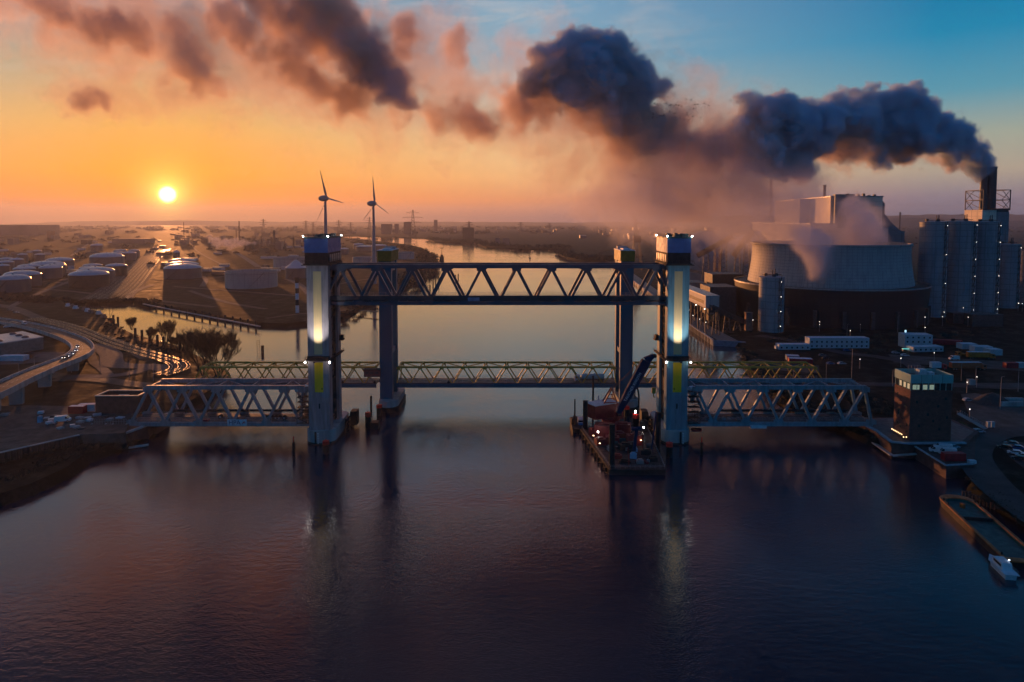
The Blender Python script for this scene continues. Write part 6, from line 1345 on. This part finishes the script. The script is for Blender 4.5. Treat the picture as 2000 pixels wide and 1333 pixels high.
# ------------------------------------------------------------------ moored craft in the harbour basin
cols = (M_dark, M_blk, M_hull, M_mred)
bo = [(138, 606, 'left end of the moored row'), (150, 608, ''), (160, 611, ''), (171, 614, ''), (180, 617, ''), (190, 620, ''), (199, 622, 'right end'), (212, 629, '')]
for i, (x, y, _) in enumerate(bo):
    t = thing('moored_workboat', G(x, y, 0), 'dark workboat with a pale deckhouse in the moored row of the harbour basin', 'boat', 'workboats moored in the harbour basin', -.5+.1*(i % 3)); L = 14+3*(i % 3)
    hf = [(-L/2, -2.4), (L/2-3, -2.4), (L/2, 0), (L/2-3, 2.4), (-L/2, 2.4)]; B().prism([(a*.95, c*.8) for a, c in hf], -.5, 1.7, -.2).build('hull', cols[i % 4], t); B().prism(hf, 1.7, 2.0).build('gunwale', M_dark, t)
    B().box(-L/2+1, -L/2+5, -1.6, 1.6, 2, 4.6).box(-L/2+1.6, -L/2+4, -1.2, 1.2, 4.6, 6.2).build('deckhouse', M_tw if i % 2 else M_white, t); B().tube([(L*.1, 0, 2), (L*.1, 0, 9+2*(i % 3))], .14, 6).bar((L*.1, 0, 3), (L*.1+4, 0, 8+i % 3), .2).build('mast', M_blk, t)
    B().box(-1, 3, -1.2, 1.2, 2, 2.8+.4*(i % 2)).build('deck_cargo', M_dark, t)
# ------------------------------------------------------------------ trees and bushes
M_twig = mat('bare_twigs', (0.055, 0.038, 0.03), .9, var=.3); M_bark = mat('bark', (0.05, 0.036, 0.03), .9, var=.3)
def tree(name, p, H, spread, label, grp=None, seed=1, depth=6, nst=3, twig=.05, cat='tree'):
    rr = random.Random(seed); H *= 1.55; t = thing(name, p, label, cat, grp); tr = B(); cr = B()
    def grow(a, d, ln, r, k):
        e = a+d*ln; mid = a+d*ln*.5+Vector((rr.uniform(-1, 1), rr.uniform(-1, 1), rr.uniform(-.5, .5)))*ln*.06
        (tr if k < 2 else cr).tube([a, mid, e], [r, r*.85, r*.68], 5 if k < 3 else 3, caps=False)
        if k >= depth: return
        for i in range(3 + (rr.random() < .5)):
            ax = Vector((rr.uniform(-1, 1), rr.uniform(-1, 1), rr.uniform(-.2, .3)))*spread
            dd = (d+ax+Vector((0, 0, .32))).normalized(); grow(a+d*ln*(1.0 if i == 0 else rr.uniform(.35, 1)), dd, ln*rr.uniform(.62, .84), max(twig, r*.6), k+1)
    for i in range(nst): q = i*2*PI/nst+rr.random(); grow(Vector((math.cos(q)*.4, math.sin(q)*.4, 0)), Vector((math.cos(q)*.42, math.sin(q)*.42, 1)).normalized(), H*.27, H*.011, 0)
    tr.build('trunk', M_bark, t); cr.build('crown', M_twig, t); return t
tree('bare_tree', G(398, 735, LZ-.5), 20, .72, 'large bare tree on the left bank, left one of the pair against the water', None, 3, 6, 4, .035); tree('bare_tree', G(427, 740, LZ-.8), 20, .70, 'large bare tree on the left bank, right one of the pair against the water', None, 5, 6, 4, .035)
for i, (x, y, h, lab) in enumerate(((325, 672, 15, 'mid-sized bare tree standing among the basin piles'), (296, 668, 9, 'small bare tree behind the basin piles'), (362, 688, 12, 'bare tree at the bend of the bank left of the large pair'), (258, 645, 9, 'small bare tree above the moored boats'), (343, 686, 9, 'low bare tree between the mid-sized tree and the bank bend'))): tree('bare_tree', G(x, y, LZ-.4), h*.85, .5, lab, None, 20+i, 5, 7, .05)
def bushes(name, spots, m, label, leaf=0.5, dens=70, flat=.7, seed=3):
    """a belt of twiggy scrub: small faces scattered through many overlapping clumps"""
    rr = random.Random(seed); b = B()
    for p, r in spots:
        for _ in range(dens):
            while True:
                q = Vector((rr.uniform(-1, 1), rr.uniform(-1, 1), rr.uniform(-.15, 1)))
                if q.length <= 1: break
            q = q*(.55+.45*rr.random()); c = p+Vector((q.x*r, q.y*r, q.z*r*flat)); s = leaf*rr.uniform(.5, 1.3)
            u = Vector((rr.uniform(-1, 1), rr.uniform(-1, 1), rr.uniform(-1, 1))).normalized()*s; v = u.orthogonal().normalized()*s*.6; b.add([c-u, c+v, c+u, c-v], [(0, 1, 2, 3)])
    return tag(b.build(name, m), label, None, kind='stuff')
def belt(px, z, n, r0, r1, jit, seed=1):
    rr = random.Random(seed); pts = [G(x, y, z) for x, y in px]; out = []
    for i in range(n):
        k = rr.random()*(len(pts)-1); j = int(k); p = pts[j].lerp(pts[j+1], k-j); out.append((p+Vector((rr.uniform(-jit, jit), rr.uniform(-jit, jit), 0)), rr.uniform(r0, r1)))
    return out
M_scrub = mat('winter_scrub', (0.045, 0.034, 0.024), .95, var=.5, scale=.4); M_dkleaf = mat('dark_leaves', (0.03, 0.035, 0.022), .9, var=.5, scale=.2); M_grn = mat('green_scrub', (0.04, 0.075, 0.03), .9, var=.4)
bushes('bank_scrub', belt([(-60, 960), (40, 935), (110, 905), (170, 880), (240, 868)], 2, 150, 1.5, 3.6, 4, 2), M_scrub, 'dark winter scrub covering the near left bank', .34, 130)
bushes('bank_scrub', belt([(0, 900), (90, 880), (150, 862)], 3.5, 60, 1.2, 3.0, 3, 9)+belt([(380, 712), (400, 726), (425, 748), (440, 755), (400, 765), (350, 785)], 2.4, 60, .8, 1.9, 3, 4), M_scrub, 'brown scrub on the bank under the left end of the low bridge', .36, 110, seed=5)
bushes('bank_scrub', belt([(205, 632), (235, 652), (265, 668), (300, 678), (340, 688)], 2.8, 80, 1.0, 2.4, 5, 6), M_scrub, 'scrub along the near bank of the harbour basin', .5, 60, seed=6)
bushes('bank_scrub', belt([(120, 590), (60, 586), (0, 580), (-40, 576)], 3.2, 60, 4, 8, 14, 7)+belt([(150, 590), (210, 588), (270, 586), (300, 592)], 3.2, 60, 2.5, 5, 7, 8), M_scrub, 'dark thicket along the head of the harbour basin', .9, 60, seed=7)
bushes('far_bank_wood', belt([(690, 474), (730, 476), (770, 480), (800, 486), (822, 494), (838, 506), (836, 520), (815, 540), (790, 558)], 5, 190, 6, 13, 16, 10), M_dkleaf, 'dense dark wood covering the tip of the left shore', 1.8, 60, 1.1, 8)
bushes('far_bank_wood', belt([(735, 585), (700, 600), (660, 620)], 4, 40, 2.5, 5, 6, 11), M_scrub, 'low scrub on the left shore behind the left tower', .7, 50, seed=12)
bushes('far_bank_wood', belt([(840, 467), (880, 472), (930, 473), (960, 480), (1020, 485), (1080, 484), (1100, 484)], 5, 150, 8, 16, 20, 12), M_dkleaf, 'dark wood along the far river bank', 3.2, 36, .9, 9)
bushes('far_bank_wood', belt([(1098, 492), (1112, 500), (1150, 506), (1190, 508), (1250, 500)], 5, 110, 7, 14, 14, 13), M_dkleaf, 'dark wooded point on the right river bank', 2.4, 46, .9, 10)
bushes('bank_scrub', belt([(1450, 684), (1466, 700), (1490, 730), (1520, 770), (1570, 800), (1640, 830), (1700, 850)], 2.6, 130, 1.6, 3.8, 5, 14), M_dkleaf, 'dark scrub along the right bank under the spans', .4, 90, seed=14)
bushes('bank_scrub', belt([(1910, 935), (1930, 972), (1975, 1000), (2040, 1035)], 2.4, 60, 1.2, 2.6, 3, 15), M_dkleaf, 'dark scrub along the bank above the barges', .28, 90, seed=15)
bushes('green_hedge', belt([(1878, 828), (1884, 850)], 3.4, 8, 1.4, 2.4, 1.5, 16), M_grn, 'green bush at the right foot of the control tower', .25, 160, seed=16)
bushes('bank_scrub', belt([(1640, 765), (1700, 790), (1750, 810)], 3, 60, 1.5, 3, 10, 17)+belt([(1690, 690), (1730, 684), (1800, 700)], 3, 26, 1.5, 2.6, 5, 18)+belt([(1520, 668), (1620, 664), (1700, 668), (1800, 655), (1960, 650)], 3, 90, 2.5, 5, 10, 19), M_dkleaf, 'dark scrub between the roads and yards of the right shore', .5, 60, seed=17)
bushes('distant_treeline', [(Vector((R.uniform(-6500, 6500), R.uniform(3900, 7800), 3)), R.uniform(26, 70)) for _ in range(520)], M_dkleaf, 'far belts of trees fading into the haze', 11, 26, .35, 20)
bushes('distant_treeline', [(Vector((R.uniform(-2600, -500), R.uniform(1100, 3300), 3)), R.uniform(8, 20)) for _ in range(330)]+[(Vector((R.uniform(450, 3200), R.uniform(1050, 3500), 3)), R.uniform(10, 26)) for _ in range(330)], M_scrub, 'clumps of trees between the tanks and yards in the distance', 3.4, 30, .5, 21)
# ------------------------------------------------------------------ birds
rr = random.Random(4)
bp = [(1275, 231), (1278, 203), (1284, 204), (1290, 205), (1296, 226), (1301, 203), (1304, 190), (1308, 207), (1311, 205), (1316, 208), (1320, 205), (1325, 207), (1331, 209), (1276, 224), (1290, 227), (1297, 225), (1307, 219), (1318, 222), (1319, 229), (1328, 232), (1343, 225), (1345, 235), (1353, 228), (1355, 213), (1363, 205), (1375, 203), (1384, 207), (1368, 230), (1340, 194), (1350, 196), (1284, 230), (1357, 205), (1427, 197), (1440, 199), (1451, 199), (1264, 148), (1380, 204)]
for i, (x, y) in enumerate(bp):
    c = P(x, y, 330+rr.uniform(-20, 20)); a = rr.uniform(-.5, .5); up = rr.uniform(.1, .6)
    t = thing('flying_bird', c, 'tiny dark bird in flight beside the dark plume' if i != 35 else 'lone dark bird above the rest of the flock', 'bird', 'birds flying beside the smoke' if i != 35 else None, rr.uniform(-.6, .6)); b = B().tube([(-.42, 0, 0), (-.2, 0, .02), (.1, 0, .02), (.34, 0, .05), (.46, 0, .04)], [.02, .11, .13, .07, .02], 8); b.v = [tuple(v) for v in b.v]
    w_ = b; 
    for s in (-1, 1): w_.add([(-.12, 0, .04), (.2, 0, .06), (.16, s*.5, .1+up*.6), (-.1, s*.5, .08+up*.6), (-.12, s*1.0, up*.5), (-.2, s*.98, up*.48)], [(0, 1, 2, 3), (3, 2, 4, 5)])
    w_.add([(-.38, 0, .01), (-.6, -.12, 0), (-.6, .12, 0)], [(0, 1, 2)]); w_.build('body', M_blk, t)
# ------------------------------------------------------------------ smoke and steam: density grids
def seg(g, pos, a, b, ra, rb):
    """1 on the axis of a tapered capsule from a to b, 0 on its skin, below 0 outside"""
    a = Vector(a); b = Vector(b); ba = b-a
    pa = g.v('SUBTRACT', pos, tuple(a))
    h = g.m('MULTIPLY', g.v('DOT_PRODUCT', pa, tuple(ba)), 1.0/max(ba.dot(ba), 1e-6), clamp=True)
    q = g.v('SUBTRACT', pa, g.v('SCALE', tuple(ba), scale=h))
    r = g.m('MULTIPLY_ADD', h, rb-ra, ra)
    return g.m('SUBTRACT', 1.0, g.m('DIVIDE', g.v('LENGTH', q), r))
def volmat(name, col, density, anis=0.2):
    m = bpy.data.materials.new(name); m.use_nodes = True; t = NT(m.node_tree); t.n.clear()
    pv = t.node('ShaderNodeVolumePrincipled'); o = t.node('ShaderNodeOutputMaterial')
    pv.inputs['Color'].default_value = (*col, 1); pv.inputs['Density'].default_value = density
    pv.inputs['Density Attribute'].default_value = 'density'; pv.inputs['Anisotropy'].default_value = anis
    t.put(o.inputs['Volume'], pv.outputs[0]); m.cycles.volume_step_rate = 1.6
    return m
def cloud(name, mt, lo, hi, res, groups, scale, label=None, cat=None, seed=0.0, dist=0.8):
    """groups: list of (segments, gain, noise amount, edge width)"""
    me = bpy.data.meshes.new(name); me.materials.append(mt)
    ob = bpy.data.objects.new(name, me); link(ob)
    ng = bpy.data.node_groups.new(name+'_density', 'GeometryNodeTree')
    ng.interface.new_socket('Geometry', in_out='OUTPUT', socket_type='NodeSocketGeometry')
    g = NT(ng); out = g.node('NodeGroupOutput')
    pos = g.node('GeometryNodeInputPosition').outputs[0]
    wob = g.noise(g.v('ADD', pos, (seed, seed, seed)), scale*0.35, 1, 0.5, out='Color')
    posw = g.v('ADD', pos, g.v('SCALE', g.v('SUBTRACT', wob, (0.5, 0.5, 0.5)), scale=dist*1.3/scale))
    wob2 = g.noise(g.v('ADD', posw, (0, 0, seed)), scale*1.8, 2, 0.6, out='Color')
    posw = g.v('ADD', posw, g.v('SCALE', g.v('SUBTRACT', wob2, (0.5, 0.5, 0.5)), scale=dist*0.62/scale))
    n1 = g.noise(g.v('ADD', posw, (seed, 0, 0)), scale, 5, 0.66)
    def bill(sc_):
        vo = g.node('ShaderNodeTexVoronoi'); vo.feature = 'F1'; g.put(vo.inputs['Vector'], posw); vo.inputs['Scale'].default_value = sc_; vo.inputs['Detail'].default_value = 0.0
        return g.m('SUBTRACT', 0.5, vo.outputs['Distance'])
    bl = g.m('ADD', g.m('ADD', g.m('MULTIPLY', bill(scale*1.5), 0.15), g.m('MULTIPLY', bill(scale*3.8), 0.13)), g.m('MULTIPLY', bill(scale*9.0), 0.05))
    nn = g.m('ADD', bl, g.m('MULTIPLY', g.m('SUBTRACT', n1, 0.5), 1.0))
    total = None
    for segs, gain, amp, edge, off in groups:
        f = None
        for s_ in segs:
            d = seg(g, posw, *s_)
            if f is None: f = d
            else:
                n = g.node('ShaderNodeMath', operation='SMOOTH_MAX'); g.put(n.inputs[0], f); g.put(n.inputs[1], d); n.inputs[2].default_value = 0.22; f = n.outputs[0]
        f = g.m('ADD', g.m('ADD', f, off), g.m('MULTIPLY', nn, amp))
        dn = g.m('MULTIPLY', g.rng(f, 0.0, edge, smooth=True), gain)
        total = dn if total is None else g.m('MAXIMUM', total, dn)
    vc = g.node('GeometryNodeVolumeCube'); g.put(vc.inputs['Density'], total)
    vc.inputs['Min'].default_value = lo; vc.inputs['Max'].default_value = hi
    for k, q in zip('XYZ', res): vc.inputs['Resolution '+k].default_value = q
    sm = g.node('GeometryNodeSetMaterial'); g.put(sm.inputs[0], vc.outputs[0]); sm.inputs['Material'].default_value = mt
    g.put(out.inputs[0], sm.outputs[0])
    md = ob.modifiers.new('density', 'NODES'); md.node_group = ng
    tag(ob, label, cat, kind='stuff')
    return ob
def S(p0, p1, r0, r1, Y0=640, Y1=None):
    """capsule between two photograph pixels at given depths, radii in pixels"""
    Y1 = Y0 if Y1 is None else Y1
    if Y0 > 600:      # smoke moved towards the river so the low sun reaches the boiler house
        Y0 -= 75*min(1, max(0, (1760-p0[0])/250)); Y1 -= 75*min(1, max(0, (1760-p1[0])/250))
    return (P(p0[0], p0[1], Y0), P(p1[0], p1[1], Y1), r0*Y0/F, r1*Y1/F)
VR = 2.1
smoke = volmat('stack_smoke', (0.74, 0.86, 0.98), 0.30, 0.1)
sun_tinted_smoke = volmat('drifting_smoke', (0.95, 0.79, 0.70), 0.14, 0.36)  # same smoke as the plume, the orange of the low sun put into its colour
dense = [S((1922, 334), (1874, 290), 15, 32, 700, 690), S((1880, 288), (1800, 255), 34, 42, 690, 680), S((1800, 252), (1725, 245), 42, 48, 680),
         S((1725, 245), (1640, 252), 48, 50, 680, 670), S((1650, 250), (1550, 250), 48, 48, 670), S((1600, 255), (1500, 260), 46, 56, 670, 660), S((1500, 235), (1468, 220), 42, 36, 660),
         S((1470, 230), (1500, 300), 34, 44, 660), S((1510, 318), (1570, 318), 30, 26, 660),
         S((1100, 135), (1180, 122), 44, 56, 640), S((1190, 140), (1260, 190), 52, 34, 640), S((1055, 122), (1045, 150), 32, 34, 635), S((1100, 165), (1180, 170), 44, 50, 640), S((1190, 195), (1270, 245), 46, 36, 645)]
mid = [S((60, 20), (230, 66), 30, 32, 600), S((230, 66), (400, 150), 30, 34, 600), S((470, 60), (560, 130), 40, 40, 605), S((560, 130), (700, 190), 40, 36, 610), S((830, 235), (930, 236), 24, 34, 620), S((930, 236), (1060, 205), 34, 48, 635), S((1150, 200), (1230, 262), 52, 56, 645), S((1230, 262), (1400, 300), 56, 52, 652), S((500, 12), (640, 40), 46, 70, 610), S((560, 30), (700, 100), 60, 56, 610), S((700, 100), (780, 170), 52, 44, 615), S((780, 180), (850, 252), 40, 24, 615), S((440, 40), (480, 66), 34, 30, 600),
       S((330, 60), (400, 140), 26, 34, 600), S((400, 140), (430, 184), 32, 20, 600), S((160, 198), (215, 205), 28, 18, 600),
       S((790, 60), (800, 110), 26, 30, 620), S((890, 80), (905, 120), 22, 26, 630), S((1460, 280), (1560, 336), 50, 22, 660), S((1620, 290), (1760, 296), 34, 22, 675), S((1760, 296), (1880, 322), 22, 14, 685)]
thin = [S((1070, 190), (1180, 250), 80, 90, 640), S((1180, 250), (1300, 300), 96, 96, 650), S((1450, 270), (1350, 300), 66, 84, 660), S((1400, 310), (1250, 260), 84, 96, 655), S((1250, 270), (1120, 235), 100, 92, 650), S((1120, 235), (990, 240), 76, 52, 640),
        S((1000, 238), (880, 225), 52, 52, 635), S((880, 95), (900, 190), 46, 56, 640), S((830, 60), (780, 120), 42, 50, 640), S((900, 215), (800, 150), 62, 86, 625), S((800, 150), (640, 130), 88, 96, 615), S((640, 140), (500, 120), 90, 76, 610),
        S((620, 180), (720, 225), 44, 40, 615), S((500, 120), (400, 70), 62, 66, 605), S((430, 160), (240, 60), 50, 76, 600), S((300, 80), (60, 10), 80, 66, 600), S((240, 60), (30, 0), 76, 60, 600), S((60, 10), (-80, -10), 60, 60, 600),
        S((330, 170), (390, 200), 44, 34, 600), S((160, 180), (290, 205), 42, 26, 600), S((130, 120), (160, 200), 22, 30, 600), S((1300, 350), (1480, 350), 50, 44, 655), S((1010, 90), (1030, 160), 26, 34, 640), S((840, 320), (880, 350), 14, 12, 640)]
def grid(lo, hi, vr): return tuple(int((b-a)/vr) for a, b in zip(lo, hi))
lo = (5, 500, 104); hi = (505, 755, 300)
cloud('smoke_plume', smoke, lo, hi, grid(lo, hi, 1.9), [(dense, 1.0, 4.2, 0.22, 0.08)], 0.022, 'billowing dark smoke plume blown left from the mouth of the tall chimney', 'smoke', seed=11.0, dist=0.36)
lo = (-490, 470, 84); hi = (470, 735, 282)
cloud('drifting_smoke', sun_tinted_smoke, lo, hi, grid(lo, hi, 2.6), [(mid, 0.8, 5.0, 0.8, 0.18), (thin, 0.11, 5.6, 0.8, 0.48)], 0.030, 'torn orange-brown smoke drifting over the sun and the river', 'smoke', seed=23.0, dist=0.5)
core = [S((505, 8), (620, 36), 34, 52, 600), S((570, 30), (690, 100), 44, 42, 600), S((690, 100), (775, 180), 40, 30, 605), S((775, 190), (852, 254), 30, 16, 605), S((440, 40), (480, 70), 24, 18, 600),
        S((345, 86), (402, 140), 13, 20, 600), S((402, 145), (430, 184), 22, 14, 600), S((165, 200), (205, 206), 18, 12, 600)]
dusk = volmat('dusky_smoke', (0.78, 0.76, 0.86), 0.15, 0.1)
lo = (-400, 475, 170); hi = (-30, 590, 300)
cloud('dusky_smoke', dusk, lo, hi, grid(lo, hi, 2.2), [(core, 1.0, 4.6, 0.8, 0.34)], 0.032, 'dark violet smoke streak slanting down above the wind turbines', 'smoke', seed=3.0, dist=0.5)
steam = volmat('tower_steam', (0.97, 0.93, 0.97), 0.05, 0.3)
Sx = lambda p0, p1, r0, r1, Y: (P(*p0, Y), P(*p1, Y), r0*Y/F, r1*Y/F)
st = [S((1660, 478), (1600, 462), 46, 50, 575), S((1690, 440), (1670, 480), 30, 40, 575), S((1600, 462), (1500, 425), 50, 70, 580), S((1520, 420), (1440, 395), 66, 84, 580), S((1500, 400), (1380, 370), 90, 100, 590), S((1400, 380), (1230, 400), 84, 60, 590), S((1610, 480), (1600, 510), 40, 24, 520),
      Sx((1300, 340), (1450, 340), 70, 60, 560), S((1230, 410), (1160, 430), 60, 40, 610)]
stc = [S((1680, 470), (1670, 415), 34, 30, 560), S((1600, 480), (1600, 515), 36, 20, 510)]
lo = (0, 480, 26); hi = (345, 665, 190)
cloud('steam_cloud', steam, lo, hi, tuple(int((b-a)/2.2) for a, b in zip(lo, hi)), [(st, 0.6, 2.6, 1.0, 0.45), (stc, 2.2, 2.4, 0.7, 0.30)], 0.03,
      'pale mauve steam rising from the cooling tower and drifting left', 'steam', seed=37.0)
far_steam = volmat('refinery_steam', (0.98, 0.90, 0.88), 0.05, 0.2)
fs = [(P(x0, y0, 1800), P(x1, y1, 1800), ra*1.35, rb*1.35) for x0, y0, x1, y1, ra, rb in ((494, 476, 460, 474, 5, 9), (465, 470, 430, 474, 9, 10), (430, 476, 408, 464, 10, 6), (455, 482, 445, 490, 6, 4))]
lo = (-830, 1770, 2); hi = (-665, 1830, 66)
cloud('refinery_steam', far_steam, lo, hi, grid(lo, hi, 1.9), [(fs, 1.0, 3.6, 0.6, 0.15)], 0.04, 'small pink puff of steam drifting over the refinery', 'steam', seed=5.0, dist=0.5)
# ------------------------------------------------------------------ haze box
hz = volmat('haze_air', (0.72, 0.76, 0.96), 1.0, 0.5)
hz.node_tree.nodes['Principled Volume'].inputs['Density'].default_value = 0.00005
hz.node_tree.nodes['Principled Volume'].inputs['Density Attribute'].default_value = ''
hb = B().box(-9500, 9500, -150, 13500, -3.5, 330).build('haze', hz); tag(hb, 'pale evening haze over the river and the far shore', 'haze', kind='stuff')
